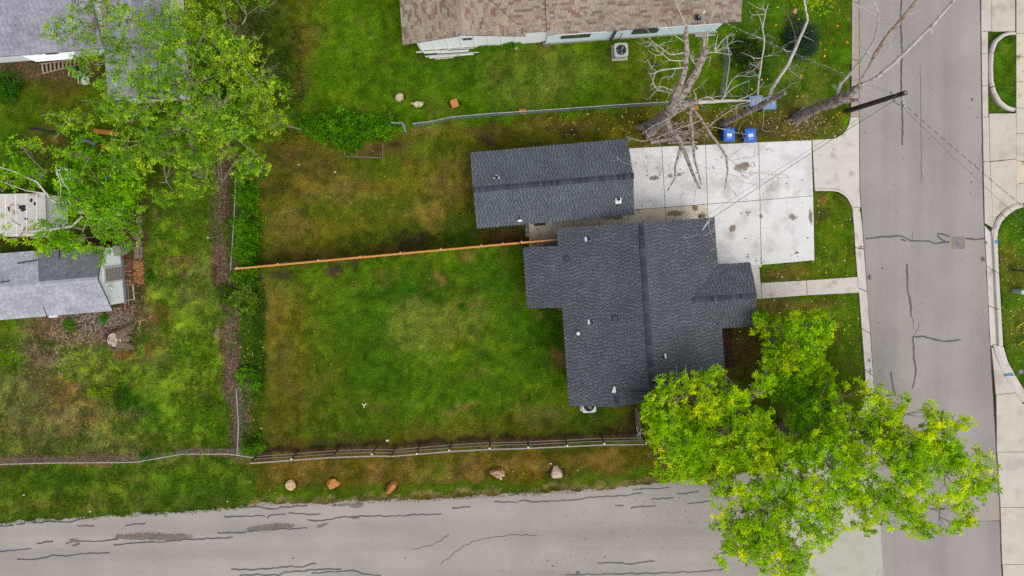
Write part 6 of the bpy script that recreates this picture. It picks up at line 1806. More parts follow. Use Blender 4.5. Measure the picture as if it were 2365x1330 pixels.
G1 = [tuple(min(0.8, q * 1.45) for q in c_) for c_ in [A(128,172,0), A(150,194,0), A(176,212,4), A(100,146,0), A(204,224,10)]]
W1 = [0.3, 0.28, 0.2, 0.14, 0.08]
G1D = [tuple(min(0.8, q * 1.55) for q in c_) for c_ in [A(100,156,2), A(116,168,4), A(136,184,6), A(86,138,2), A(150,194,8)]]
tree("street_tree", "largest spreading yellow-green tree over the road corner, reaching across the street", (1800,985), [(1806,992,1.5),(1822,1006,3.2)], 0.36,
  [(1985,965,6.2,2.6,2.2,1.5,210),(2090,985,6.6,2.4,1.7,1.2,170),(2175,1000,6.4,1.4,1.2,0.8,50),(1960,1060,7.4,2.8,2.2,1.5,250),(2085,1080,7.2,2.4,2.0,1.3,200),(2190,1100,7.0,1.8,1.3,.9,80),(2268,1085,6.8,0.8,1.4,.6,36),
   (1860,1120,7.2,2.6,2.2,1.4,230),(1760,1080,6.6,2.2,2.0,1.3,180),(1965,1160,7.0,2.4,1.8,1.2,170),(2080,1170,6.8,2.2,1.3,.9,110),(2180,1180,6.4,1.3,1.2,.8,44),(1770,1190,6.6,2.4,1.8,1.2,170),(1860,1215,6.6,1.8,1.6,1.1,120),
   (1800,1275,6.2,1.6,1.6,1.0,110),(1830,1320,6.0,1.2,1.3,.8,55),(2245,1140,6.6,.9,.8,.5,20),(1900,990,5.4,2.4,1.9,1.1,110,G1D),(1690,1140,6.2,1.0,1.6,.9,60),(1705,1215,6.2,1.5,1.2,.8,80),(1680,1275,6.0,.9,.8,.5,30),(1745,1250,6.3,1.4,1.2,.8,70),(2240,1195,6.4,.7,.5,.3,16),(2130,1220,6.4,.9,.5,.4,24),(2050,918,6.0,1.1,.8,.5,44),(2140,1050,6.8,1.7,1.3,.9,100),(2200,1050,6.7,1.2,1.0,.7,44),(2285,1125,6.6,.6,.5,.3,10),(2230,975,6.2,.5,.5,.3,8)],
  G1, W1, K=20, Lf=0.15, Wf=0.072, seed=3, holes=0.40, dens=1.35)
tree("street_tree", "rounded yellow-green tree overhanging the south-east corner of the dark roof", (1590,905), [(1598,915,1.5),(1605,925,3)], 0.3,
  [(1590,930,6.0,2.2,1.8,1.3,200),(1680,900,5.8,1.9,1.2,1.1,110),(1560,1000,5.8,1.9,1.8,1.2,190),(1650,1000,6.2,2.2,2.0,1.4,220),(1720,950,5.6,1.4,1.6,1.1,100),(1600,1060,5.4,2.2,1.2,1.0,140),(1560,1085,5.0,1.2,.8,.7,50),(1740,1030,5.2,1.5,1.6,1.1,120),(1520,955,5.4,1.0,1.0,.8,60),(1760,890,5.4,.9,1.0,.6,30),(1650,1085,5,1.5,.8,.7,60)],
  G1, W1, K=20, Lf=0.145, Wf=0.07, seed=5, holes=0.38, dens=1.35)
tree("street_tree", "smallest leafy tree in the front yard, between the porch and the kerb", (1762,775), [(1768,778,1.2),(1776,782,2.2)], 0.18,
  [(1830,790,4.4,2.0,1.8,1.2,200,G1),(1880,755,4.2,1.1,1.0,.8,56,G1),(1795,820,4.0,1.4,1.4,1.0,90,G1),(1880,830,4.0,1.2,1.6,.9,90,G1),(1775,755,3.8,1.0,.8,.7,36,G1),(1905,740,4.2,.5,.6,.4,14,G1),(1760,735,3.6,.5,.3,.3,10,G1),(1850,900,3.4,2.2,1.5,1.0,120,G1D),(1800,880,3.2,1.4,1.3,.9,70,G1D),(1840,950,3.0,1.6,1.0,.8,70,G1D)],
  G1, W1, K=18, Lf=0.145, Wf=0.072, seed=8, holes=0.38, dens=1.35)
G2 = [tuple(min(0.8, q * 1.65) for q in c_) for c_ in [A(98,144,22), A(116,160,30), A(146,184,44), A(78,122,16), A(178,206,60)]]
tree("shade_tree", "biggest drooping green tree over the pale grey roof in the top left", (505,250), [(498,246,2),(487,238,4),(478,230,5)], 0.36,
  [(430,190,8.5,3.2,2.6,1.6,330),(330,200,8.0,2.4,2.0,1.2,170),(270,110,7.6,2.0,1.6,1.0,90),(160,80,7.2,1.6,.9,.6,50),(120,75,6.8,.9,.6,.4,16),(230,40,7.4,1.6,1.4,.9,80),(350,70,8.2,2.4,2.0,1.2,170),(450,60,8.4,2.4,2.2,1.3,220),(550,50,7.6,1.8,1.8,1.2,130),
   (560,170,7.6,2.0,2.0,1.3,190),(610,250,6.8,1.8,1.6,1.1,170),(660,290,5.8,1.3,1.0,.8,80),(500,290,7.2,2.4,1.6,1.1,190),(430,330,6.4,2.2,1.6,1.0,150),(460,410,5.4,1.2,1.3,.9,80),(540,370,5.2,1.4,1.4,.8,60),(380,420,5.0,1.2,1.6,.8,70),(330,330,6.0,2.0,1.8,1.0,110),(250,250,6.2,1.6,1.0,.7,60),(160,275,5.6,1.6,.6,.4,36),(200,160,6.6,1.0,1.0,.6,36),(590,380,4.2,1.0,1.0,.6,36),(300,270,6.4,1.4,1.0,.8,60)],
  G2, W1, K=17, Lf=0.135, Wf=0.052, seed=13, holes=0.48, droop=0.6, dens=1.25)
tree("shade_tree", "smaller darker green tree by the soil patch at the top, behind the drooping tree", (565,165), [(556,150,2),(545,135,3.5)], 0.16,
  [(540,100,5.2,1.6,1.8,1.0,120),(590,90,4.6,1.4,1.4,.9,80),(620,170,4.4,1.6,1.4,.9,90),(500,120,5.0,1.6,1.4,.9,90),(600,20,4.4,1.6,1.2,.8,70),(640,220,4.0,1.3,1.0,.7,60)],
  [A(66,92,16), A(78,106,20), A(94,122,26), A(56,80,14), A(120,146,34)], W1, K=12, Lf=0.14, Wf=0.055, seed=17, holes=0.4, dens=1.0)
G3 = [tuple(min(0.8, q * 1.4) for q in c_) for c_ in [A(104,164,6), A(124,180,10), A(148,200,18), A(82,134,4), A(176,212,34)]]
tree("shade_tree", "leaning bright green tree over the flat shed with long bare branches to the west", (300,514), [(268,508,1.5),(230,500,3.2),(196,491,4.4)], 0.2,
  [(270,540,3.6,1.5,1.2,.8,110),(240,480,4.6,1.9,1.4,1.0,150),(180,540,4.2,1.6,1.2,.9,140),(150,470,5.2,1.6,1.4,.9,100),(90,390,5.6,1.6,1.2,.7,70),(60,340,5.6,1.2,.6,.4,30),(180,400,5.0,1.8,1.6,.9,110),(260,400,4.4,1.9,1.8,1.0,150),(290,450,3.8,1.4,1.4,.9,110),(110,540,4.6,1.4,.9,.7,70),(40,520,5.0,1.2,1.0,.6,46),(20,420,5.2,1.0,1.2,.6,30),(230,590,3.8,.35,.6,.4,16),(165,570,4.0,.4,.6,.4,16),(100,590,4.2,.5,.5,.4,16),(310,360,4.0,1.2,1.0,.7,60),(130,310,5.0,.8,.6,.4,18),(200,345,4.8,1.2,.9,.6,40)],
  G3, W1, K=13, Lf=0.16, Wf=0.065, seed=23, holes=0.50, dens=0.9)
# long bare limbs of that tree
root = [o for o in COL.objects if o.get("label", "").startswith("leaning bright green")][0]
for pts, r in (([(196,491,4.4),(165,486,4.9),(130,470,5.3),(107,447,5.6),(85,420,5.8),(30,395,6),(-20,380,6)], .09), ([(168,486,4.9),(158,460,5.4),(162,440,5.6),(148,425,5.8),(138,400,6)], .05), ([(150,478,5.1),(140,455,5.4),(140,425,5.7),(128,380,6)], .045),
    ([(190,500,4.3),(165,523,4.6),(120,530,4.8),(60,535,5),(0,532,5.2)], .07), ([(118,530,4.8),(110,545,4.9),(70,550,5)], .035), ([(107,447,5.6),(60,440,5.8),(0,418,6)], .04), ([(185,480,4.5),(205,465,4.9),(215,455,5.1)], .04)):
    mb = MB(); mb.tube([P3(*p) for p in pts], [r * (1 - .75 * i / (len(pts)-1)) for i in range(len(pts))], 7, jit=.06); mb.build("branch", MAT['bark_pale'], root)

# ------------------------------------------------------------------ shrubs and hedge
def shrub(label, px, py, rx, ry, h, n, cols, K=10, Lf=0.13, Wf=0.06, seed=1, group=None, name="shrub", cat="shrub", weights=None, stem=True):
    R = np.random.default_rng(seed); rr = random.Random(seed)
    root = thing(name, label, cat, P3(px, py, 0), group)
    d = R.normal(size=(n * 2, 3)); d[:, 2] = np.abs(d[:, 2]); d /= np.linalg.norm(d, axis=1)[:, None]
    q = R.random(n * 2) ** (1 / 2.6)
    cx, cy = P(px, py, h * 0.7)
    bump_ = 0.7 + 0.6 * vnoise(d[:, 0] * 2 + seed, d[:, 1] * 2, 0.7, 33 + seed % 20)
    xyz = d * (q * bump_)[:, None] * np.array([rx / S0, ry / S0, h]) + np.array([cx, cy, 0.04])
    ok = vnoise(xyz[:, 0], xyz[:, 1], 0.35, 44) > 0.28
    xyz, d = xyz[ok][:n], d[ok][:n]
    c = pal(cols, len(xyz), R, weights) * (0.75 + 0.5 * vnoise(xyz[:, 0], xyz[:, 1], 0.4, 66))[:, None]
    V, F, C = leaf_arrays(xyz, d, K, Lf, Wf, c, seed, 0.15)
    if stem:
        mb = MB()
        for k in range(min(60, max(5, n // 10))):
            p = xyz[rr.randrange(len(xyz))]; mb.tube(curve((cx + rr.gauss(0, .08), cy + rr.gauss(0, .08), 0), p, .15, 4, rr), [.016, .013, .01, .006], 4)
        mb.build("stems", MAT['bark'], root, kind="stuff")
    add("foliage", V, F, MAT['leaf'], root, C=C)
    return root
GH = [A(82,148,4), A(98,164,6), A(116,180,10), A(64,120,4), A(136,194,18)]
HG = "shrubs of the overgrown boundary hedge"
for i, (x, y, rx, ry, h, n, lab) in enumerate((
    (566,395,26,34,1.5,110,"boundary hedge shrub at the north end of the leaf-mould strip, under the drooping tree"),(562,452,26,34,1.4,110,"second boundary hedge shrub, beside the exposed pipe fence"),(564,520,30,34,1.7,130,"boundary hedge shrub bulging west above the cedar fence end"),(562,578,36,36,1.9,170,"fullest bright boundary shrub just north of the cedar fence end"),
    (558,636,26,26,1.4,90,"boundary hedge shrub just south of the cedar fence end"))):
    shrub(lab, x, y, rx, ry, h, int(n * 1.4), GH, K=11, Lf=0.15, Wf=0.075, seed=70 + i, group=HG)
GY2 = [A(92,138,14), A(110,156,20), A(130,176,34), A(76,116,14), A(196,206,110)]
shrub("yellow-flowering shrub spilling over the leaf-mould strip", 556, 690, 34, 34, 1.4, 190, GY2, K=10, Lf=0.13, Wf=0.06, seed=81, group=HG)
shrub("lime-green shrub on the west side of the leaf-mould strip", 515, 690, 26, 36, 1.0, 110, [A(104,150,16), A(120,166,24), A(88,130,14)], K=10, Lf=0.14, Wf=0.06, seed=82, group=HG)
shrub("low dark green shrub at the bare pipe fence's top end", 570, 876, 26, 26, 1.0, 130, GH, K=11, Lf=0.13, Wf=0.06, seed=83, group=HG)
shrub("round bright shrub in the corner where the rail fence begins", 578, 1032, 24, 22, 1.0, 120, [A(84,140,14), A(104,160,18), A(126,180,26)], K=11, Lf=0.14, Wf=0.065, seed=84, group=HG)
shrub("tall lime sprig hanging over the wire fence at the corner", 557, 1048, 9, 18, 1.2, 36, [A(126,180,26), A(140,190,34)], K=9, Lf=0.14, Wf=0.06, seed=85, group=HG)
for i, (x, y, rx, ry, h, lab) in enumerate(((725,290,40,30,1.5,"westernmost clump of the bright green hedge along the north yard"),(775,288,40,36,1.7,"middle clump of the bright green hedge along the north yard"),(830,292,42,40,1.7,"tallest clump of the bright green hedge above the garden bed"),(880,285,34,28,1.4,"easternmost clump of the bright green hedge by the fence stub"),(800,325,24,22,1.1,"low clump drooping from the hedge onto the garden bed"))):
    shrub(lab, x, y, rx, ry, h, 240, GH, K=11, Lf=0.15, Wf=0.075, seed=90 + i, group="clumps of the north hedge")
shrub("vivid green bush cut off by the left edge below the top left house", 2, 195, 30, 36, 1.4, 150, [A(70,140,14), A(88,160,20), A(56,112,12)], K=11, Lf=0.15, Wf=0.06, seed=96)
shrub("broad dark spiky shrub in the north-east lawn", 1858, 86, 36, 42, 1.1, 420, [A(50,82,66), A(64,98,80), A(40,66,54), A(84,116,94)], K=7, Lf=0.26, Wf=0.028, seed=97)
shrub("dark leafy shrub in the lawn between the thin dead trunk and the fence return", 1722, 122, 46, 40, 0.8, 190, [A(50,78,20), A(64,92,24), A(40,62,16), A(84,112,30)], K=8, Lf=0.13, Wf=0.06, seed=98)
shrub("green weeds growing against the neighbour's white gable wall", 1182, 103, 22, 7, 0.5, 60, GH, K=9, Lf=0.13, Wf=0.06, seed=99)
shrub("low weeds at the foot of the white wall near the board pile", 1130, 110, 24, 4, 0.3, 40, GH, K=8, Lf=0.1, Wf=0.05, seed=100)
for i, (x, y, r, lab) in enumerate(((214,905,12,"yellow-green weed with broad leaves in the dry yard"),(248,905,8,"narrower yellow-green weed beside the broad-leaved one"),(238,735,9,"single bright weed in the wood chips below the grey eave"),(157,750,13,"low lime weed patch below the grey roof's left part"),(345,640,10,"weed tuft beside the orange brick patch"),(336,1062,14,"grassy tuft growing through the wire fence"),(1070,712,5,"small tuft at the bare spot in the lawn"))):
    shrub(lab, x, y, r, r, 0.35, 34, [A(150,186,20), A(126,170,22), A(170,196,36)] if i < 2 else [A(84,150,16), A(104,160,22)], K=9, Lf=0.12, Wf=0.06, seed=110 + i, name="weed", cat="weed", stem=False)

# ------------------------------------------------------------------ dead trees
def spray(mb, p, d, L, r, depth, rr, mat=None):
    """curving dead twig with side twigs"""
    p = Vector(p); d = Vector(d).normalized(); pts = [p.copy()]; n = 6
    turn = Vector((rr.gauss(0, .16), rr.gauss(0, .16), rr.gauss(0.05, .12)))
    for k in range(n):
        d = (d + turn + Vector((rr.gauss(0, .10), rr.gauss(0, .10), rr.gauss(0, .08)))).normalized()
        p = p + d * (L / n); pts.append(p.copy())
        if depth > 0 and k >= 1 and rr.random() < 0.7:
            sd_ = (d + Vector((rr.gauss(0, .8), rr.gauss(0, .8), rr.gauss(0, .4)))).normalized()
            spray(mb, p, sd_, L * rr.uniform(.25, .55), r * .5, depth - 1, rr)
    mb.tube(pts, [r * (1 - .75 * i / n) for i in range(n + 1)], 5 if r > .02 else 4, cap=False)
def dead_tree(label, base, root_r, limbs, twigs, seed, n_rand=40, roots=5, rs=0.8, flare=(1.25, 1.7)):
    limbs = [(n_, p_, [r_ * rs for r_ in rr_], m_) for n_, p_, rr_, m_ in limbs]
    rr = random.Random(seed); t = thing("dead_tree", label, "dead tree", P3(*base, 0), "bare dead trees beside the driveway")
    for i, (nm, pts, rads, mat) in enumerate(limbs):
        mb = MB(); q = [P3(*p) for p in pts]
        dn, rd = [], []
        for a in range(len(q) - 1):
            for k in range(4):
                u = k / 4; v = Vector(q[a]).lerp(Vector(q[a+1]), u)
                rloc = rads[a] + (rads[a+1] - rads[a]) * u
                if 0 < a + u: v += Vector((rr.gauss(0, 1), rr.gauss(0, 1), rr.gauss(0, 1))) * rloc * 0.08
                dn.append(v); rd.append(rloc * rr.uniform(.93, 1.08))
        dn.append(Vector(q[-1])); rd.append(rads[-1])
        mb.tube(dn, rd, 12 if nm == "trunk" else 8, jit=.09 if nm == "trunk" else .06); mb.build(nm, MAT[mat], t)
    if roots:
        bx, by = P(*base); r0 = limbs[0][2][0]
        for k in range(roots):
            a = rr.uniform(0, 6.28) if roots > 5 else k * 6.28 / roots + rr.gauss(0, .2)
            L_ = r0 * rr.uniform(*flare); mb = MB()
            mb.tube([(bx + math.cos(a)*r0*.5, by + math.sin(a)*r0*.5, r0*1.5), (bx + math.cos(a)*r0*1.1, by + math.sin(a)*r0*1.1, r0*.45), (bx + math.cos(a)*L_, by + math.sin(a)*L_, -.03)], [r0*.45, r0*.36, r0*.1], 7, jit=.1); mb.build("root", MAT['bark_dead'], t)
    mb = MB()
    for pts, r in twigs:
        q = [Vector(P3(*p)) for p in pts]; dn = []
        for a in range(len(q) - 1):
            p_, n_ = q[max(0, a-1)], q[min(len(q)-1, a+2)]
            for k in range(4):      # Catmull-Rom
                u = k / 4; a0, a1, a2, a3 = p_, q[a], q[a+1], n_
                dn.append(0.5*((2*a1) + (a2-a0)*u + (2*a0-5*a1+4*a2-a3)*u*u + (3*a1-a0-3*a2+a3)*u**3))
        dn.append(q[-1]); m = len(dn)
        mb.tube(dn, [max(.006, r*(1 - .7*i/m)) for i in range(m)], 5)
        for k in range(2, m, 2):
            if rr.random() < .6:
                d = (dn[k] - dn[k-1]).normalized() + Vector((rr.gauss(0,.8), rr.gauss(0,.8), rr.gauss(0,.4))); spray(mb, dn[k], d, rr.uniform(.25, .9), r*.35 + .004, 1, rr)
    src = [l for l in limbs if l[0] == "branch"]
    for k in range(n_rand):
        l = rr.choice(src); a = rr.randrange(len(l[1]) - 1); u = rr.random()
        v = Vector(P3(*l[1][a])).lerp(Vector(P3(*l[1][a+1])), u); dd = (Vector(P3(*l[1][a+1])) - Vector(P3(*l[1][a]))).normalized()
        spray(mb, v, dd * .4 + Vector((rr.gauss(0,1), rr.gauss(0,1), rr.gauss(0,.4))), rr.uniform(.5, 1.4), rr.uniform(.008, .016), 2, rr)
    mb.build("twigs", MAT['bark_pale'], t, kind="stuff")
    return t
TA = dead_tree("widest dead tree beside the garage, forking into two thick broken limbs", (1492,299), 0.5, [
  ("trunk", [(1498,298,-.1),(1504,293,1),(1519,283,3),(1539,266,5.6),(1552,247,7.2)], [.54,.47,.41,.38,.34], 'bark_dead'),
  ("branch", [(1550,250,7.1),(1561,218,8),(1575,184,8.5),(1583,152,8.8),(1586,118,9),(1585,95,9.2),(1585,68,9.4),(1586,48,9.6)], [.24,.21,.19,.17,.15,.13,.10,.05], 'bark_dead'),
  ("branch", [(1552,248,7.2),(1580,212,7.8),(1605,170,8.4),(1620,135,8.8),(1631,108,9.2)], [.30,.26,.24,.22,.17], 'bark_dead'),
  ("branch", [(1621,133,8.8),(1625,110,9.1),(1628,78,9.5)], [.14,.11,.02], 'cutwood'),
  ("branch", [(1540,262,6.6),(1565,248,7),(1590,241,7.1),(1613,233,7.3)], [.22,.20,.17,.14], 'bark_dead'),
  ("branch", [(1608,236,7.2),(1640,235,7.2),(1670,233,7.2),(1700,232,7.2),(1742,232,7.2)], [.12,.11,.09,.07,.04], 'bark_pale'),
  ("branch", [(1536,270,6),(1543,284,6),(1548,302,6),(1561,312,6.1),(1572,329,6.1),(1585,361,6.1),(1598,397,6.1),(1617,436,6.1)], [.2,.17,.15,.15,.14,.12,.10,.07], 'bark_dead'),
  ("branch", [(1572,330,6.1),(1571,343,6),(1560,381,5.8),(1559,411,5.7),(1541,442,5.6)], [.08,.08,.07,.055,.03], 'bark_dead'),
  ("branch", [(1596,246,7),(1595,251,6.9),(1594,272,6.8),(1599,302,6.7),(1600,336,6.6),(1605,372,6.5),(1613,400,6.4),(1620,428,6.3)], [.10,.10,.09,.08,.075,.065,.05,.03], 'bark_dead'),
  ("branch", [(1597,248,7),(1621,277,6.9),(1639,306,6.8),(1660,334,6.7),(1677,361,6.6),(1681,392,6.5),(1674,437,6.4)], [.09,.085,.08,.075,.07,.055,.03], 'bark_dead'),
  ], [
  ([(1585,60,9.5),(1575,38,9.6),(1565,15,9.7),(1556,-10,9.8)], .04), ([(1585,155,8.8),(1560,158,8.9),(1541,160,8.9),(1517,166,8.9),(1509,180,8.8),(1506,195,8.6)], .04), ([(1517,166,8.9),(1503,152,9),(1500,140,9)], .015), ([(1586,120,9),(1550,126,9.1),(1530,112,9.2),(1510,98,9.3),(1495,85,9.4)], .03),
  ([(1580,140,8.9),(1550,139,9),(1532,126,9.1),(1515,112,9.1),(1505,100,9.1)], .03), ([(1565,215,8),(1545,206,8.1),(1530,200,8.1),(1517,206,8),(1510,190,8)], .03), ([(1583,97,9.2),(1568,88,9.3),(1558,80,9.3),(1548,60,9.4)], .03), ([(1530,126,9.1),(1514,127,9.2),(1497,116,9.3)], .02), ([(1520,205,8),(1530,180,8.2),(1552,175,8.3)], .015), ([(1517,208,8),(1560,217,8)], .018),
  ([(1608,150,8.7),(1598,138,8.8),(1590,110,9)], .025), ([(1632,108,9.2),(1634,90,9.3),(1638,55,9.5),(1652,24,9.6)], .035), ([(1630,122,9),(1655,121,9.1),(1690,127,9.2)], .03), ([(1651,118,9.1),(1670,92,9.2),(1688,82,9.3)], .025), ([(1651,115,9.1),(1658,78,9.3)], .025), ([(1652,120,9.1),(1670,110,9.2),(1692,98,9.3)], .02), ([(1622,140,8.8),(1640,130,8.9),(1636,155,8.7)], .02),
  ([(1613,232,7.3),(1630,224,7.5),(1650,230,7.4)], .03), ([(1665,232,7.2),(1690,205,7.5),(1730,186,7.7)], .03), ([(1668,230,7.2),(1695,180,7.6),(1730,176,7.8)], .025), ([(1607,232,7.3),(1607,220,7.6),(1601,208,7.8)], .03), ([(1645,228,7.4),(1660,222,7.5),(1710,222,7.5)], .018), ([(1700,232,7.2),(1740,215,7.6),(1765,190,7.8)], .025), ([(1620,277,6.9),(1560,300,6.8),(1490,326,6.4),(1462,318,6.2)], .02),
  ([(1584,250,7),(1540,275,6.6),(1510,290,6.4),(1480,310,6.2)], .02), ([(1560,380,5.8),(1548,376,5.8),(1547,394,5.7),(1541,381,5.8),(1520,375,5.9),(1490,375,5.9),(1466,383,5.8)], .025), ([(1525,377,5.9),(1505,362,6),(1480,352,6)], .018), ([(1497,372,5.9),(1487,392,5.8),(1477,400,5.8)], .015), ([(1424,362,5.5),(1440,375,5.6),(1460,381,5.7)], .014),
  ([(1680,366,6.6),(1700,352,6.6),(1720,335,6.6)], .02), ([(1680,368,6.6),(1693,370,6.6),(1716,365,6.6),(1740,362,6.6),(1763,354,6.6)], .03), ([(1690,369,6.6),(1705,390,6.5),(1710,400,6.5),(1727,411,6.4),(1732,400,6.5)], .025), ([(1709,399,6.5),(1752,399,6.4),(1781,403,6.4),(1800,412,6.3),(1824,434,6.2)], .025), ([(1781,402,6.4),(1815,400,6.4)], .018), ([(1790,403,6.4),(1800,420,6.3),(1795,445,6.2)], .012), ([(1681,403,6.5),(1700,406,6.5),(1715,420,6.4),(1740,425,6.4),(1755,432,6.3),(1780,448,6.2)], .02),
  ([(1678,430,6.4),(1695,442,6.3),(1700,455,6.3)], .02), ([(1610,430,6.1),(1606,450,6),(1601,471,6)], .045), ([(1600,376,6.5),(1625,385,6.4),(1660,402,6.3)], .015), ([(1640,500,5),(1637,520,4.9),(1645,550,4.8),(1655,562,4.7)], .014), ([(1576,548,4.6),(1595,548,4.6),(1615,540,4.7)], .010), ([(1625,545,4.7),(1640,536,4.8),(1650,530,4.8)], .012)], 5, n_rand=22, roots=4, rs=0.86)
dead_tree("slanting dead trunk above the faded bins, with two thin upright limbs", (1673,284), 0.24, [
  ("trunk", [(1668,287,-.1),(1680,280,1.5),(1710,265,3.8),(1755,244,6.5),(1795,223,8.8),(1812,215,9.7)], [.32,.27,.24,.22,.17,.12], 'bark_dead'),
  ("branch", [(1776,230,7.9),(1782,205,8.6),(1800,178,9.2),(1820,149,9.8),(1844,96,10.6),(1866,46,11.4),(1862,27,11.6),(1856,-5,12)], [.16,.12,.11,.10,.09,.075,.06,.05], 'bark_pale'),
  ("branch", [(1748,240,7),(1751,215,7.6),(1752,190,8),(1757,155,8.5),(1764,110,9.2),(1766,91,9.4),(1761,68,9.7),(1769,25,10.3),(1776,7,10.6)], [.07,.065,.06,.055,.05,.045,.04,.03,.015], 'bark_pale'),
  ], [([(1766,91,9.4),(1750,85,9.5),(1738,78,9.6)], .018), ([(1762,134,8.9),(1745,134,8.9),(1730,128,9),(1710,120,9)], .018), ([(1765,130,8.9),(1780,128,9),(1788,120,9)], .014), ([(1768,32,10.2),(1740,34,10.2),(1730,24,10.3)], .02), ([(1769,22,10.3),(1750,18,10.3),(1725,3,10.4)], .018), ([(1763,72,9.7),(1755,40,10),(1745,25,10.2)], .018), ([(1757,140,8.7),(1740,162,8.4),(1715,175,8.3)], .015), ([(1790,222,8.6),(1760,226,8),(1720,238,7.4),(1690,245,7)], .03), ([(1780,222,8.5),(1740,236,7.6)], .025),
   ([(1640,290,5.8),(1665,270,6),(1700,248,6.2),(1722,244,6.4)], .02), ([(1640,292,5.5),(1680,300,5.5),(1705,308,5.5),(1722,310,5.5)], .015), ([(1764,250,6.8),(1763,280,6.6),(1760,300,6.4)], .012), ([(1835,118,10.2),(1815,118,10.2),(1808,108,10.3)], .012), ([(1850,80,10.8),(1880,95,10.8)], .012)], 6, n_rand=10, roots=3, rs=0.7)
dead_tree("split dead trunk by the pole, its long bleached limbs reaching over the street", (1843,270), 0.3, [
  ("trunk", [(1838,273,-.1),(1850,266,1),(1875,255,3),(1905,241,4.9),(1941,229,6.4),(1966,212,7.4),(1990,196,8.1)], [.40,.36,.34,.33,.31,.26,.18], 'bark_dead'),
  ("branch", [(1985,199,8),(2000,190,8.3),(2025,178,8.8),(2071,140,9.6),(2110,101,10.3),(2152,60,11),(2207,-4,11.8)], [.07,.08,.10,.095,.09,.085,.06], 'bark_pale'),
  ("branch", [(1983,193,8.1),(2007,153,8.8),(2022,124,9.3),(2054,77,10),(2071,58,10.3),(2121,-3,11.2)], [.04,.06,.11,.11,.10,.07], 'bark_brown'),
  ("branch", [(1937,225,6.3),(1936,207,6.7),(1942,194,7),(1963,170,7.5),(1991,136,8.2),(2002,121,8.5),(2019,92,9),(2027,60,9.5),(2028,30,9.9),(2019,-2,10.3)], [.12,.11,.10,.085,.06,.055,.05,.045,.035,.02], 'bark_pale'),
  ("branch", [(1945,232,6.3),(1962,232,6.5),(1985,231,6.9)], [.16,.13,.10], 'bark_dead'),
  ], [([(2002,121,8.5),(1993,108,8.7),(1992,100,8.8)], .014), ([(2002,122,8.5),(2030,122,8.7),(2075,121,9)], .014), ([(2028,58,9.5),(2045,40,9.8),(2068,4,10.3)], .025), ([(2026,36,9.8),(2000,22,10),(1972,10,10.1)], .02), ([(2022,5,10.2),(2010,15,10.1),(1995,2,10.3)], .018), ([(2019,92,9),(2008,78,9.2)], .015), ([(2019,92,9),(2035,88,9.1),(2042,84,9.2)], .014), ([(2028,48,9.6),(2050,50,9.7),(2068,46,9.8)], .014), ([(2097,33,10.8),(2130,24,11)], .014), ([(2150,66,10.9),(2152,78,10.8)], .05), ([(2170,36,11.3),(2166,10,11.5)], .02), ([(2155,62,11),(2185,48,11.2)], .012), ([(2057,76,10),(2054,98,9.8),(2060,112,9.7)], .012)], 9, n_rand=12, roots=9, rs=0.88, flare=(1.5, 2.5))
mb = MB(); R = np.random.default_rng(3)
c0 = np.array(P3(1872, 8, 11.5)); cc = c0 + R.normal(size=(14, 3)) * [.25, .15, .1]
V, F, C = leaf_arrays(cc, np.tile([0, 0, .3], (14, 1)), 10, .2, .1, pal([A(170,210,10), A(150,196,10)], 14, R), 3)
sp = add("leafy_sprig", V, F, MAT['leaf'], None, C=C); tag(sp, "bright yellow-green leafy sprig at the top of the thin dead limb", "foliage")
sp2 = MB(); sp2.tube([P3(1857, 0, 11.95), P3(1872, 8, 11.5)], .02, 5); sp2.build("twig", MAT['bark_pale'], sp)

# ------------------------------------------------------------------ ground cover: grass tufts, weeds, mulch chips, fallen leaves
R = np.random.default_rng(99)
def flat_ok(x, y):
    px, py = gpx(x, y)
    z = ground_z(x, y)
    return z > -0.035
def tufts(n, box, L, Wd, colk, seed, mask=None, sd=0.3):
    R = np.random.default_rng(seed)
    px, py = R.uniform(box[0], box[2], n), R.uniform(box[1], box[3], n)
    x, y = (px - NX) / S0, (NY - py) / S0
    ok = flat_ok(x, y)
    if mask is not None: ok &= mask(px, py, x, y)
    x, y = x[ok], y[ok]; m = len(x)
    z = ground_z(x, y)
    c = ground_c(x, y) * colk * R.uniform(.7, 1.35, (m, 1))
    c *= 1 + (R.random((m, 1)) < .25) * np.array([.5, .18, .3])
    ang = R.uniform(0, 6.28, m); el = R.uniform(.15, 1.0, m)
    d = np.stack([np.cos(ang) * np.cos(el), np.sin(ang) * np.cos(el), np.sin(el)], 1)
    s = np.stack([-np.sin(ang), np.cos(ang), np.zeros(m)], 1)
    l = (L * R.uniform(.5, 1.4, m))[:, None]; w = (Wd * R.uniform(.6, 1.3, m))[:, None]
    b = np.stack([x, y, z], 1)
    V = np.stack([b - s * w * .5, b + s * w * .5, b + d * l], 1).reshape(-1, 3)
    return V, np.arange(m * 3).reshape(-1, 3), np.repeat(np.clip(c, .002, .8), 3, 0)
V, F, C = merge([tufts(330000, (-20, -20, 2390, 1240), .075, .022, 1.15, 1), 
                 tufts(60000, (-20, 380, 545, 1215), .12, .045, 1.2, 2, lambda px, py, x, y: vnoise(x, y, .5, 5) > .45),
                 tufts(26000, (-20, 1130, 1700, 1225), .13, .03, 1.15, 3, lambda px, py, x, y: np.abs(py - along(SIDE_N, px)) < 7)])
def ring(cx, cy, r, n, seed):
    R = np.random.default_rng(seed); t = R.uniform(0, 6.28, n); q = r * R.uniform(.85, 1.35, n)
    return cx + q * np.cos(t), cy + q * np.sin(t) * .9
more = []
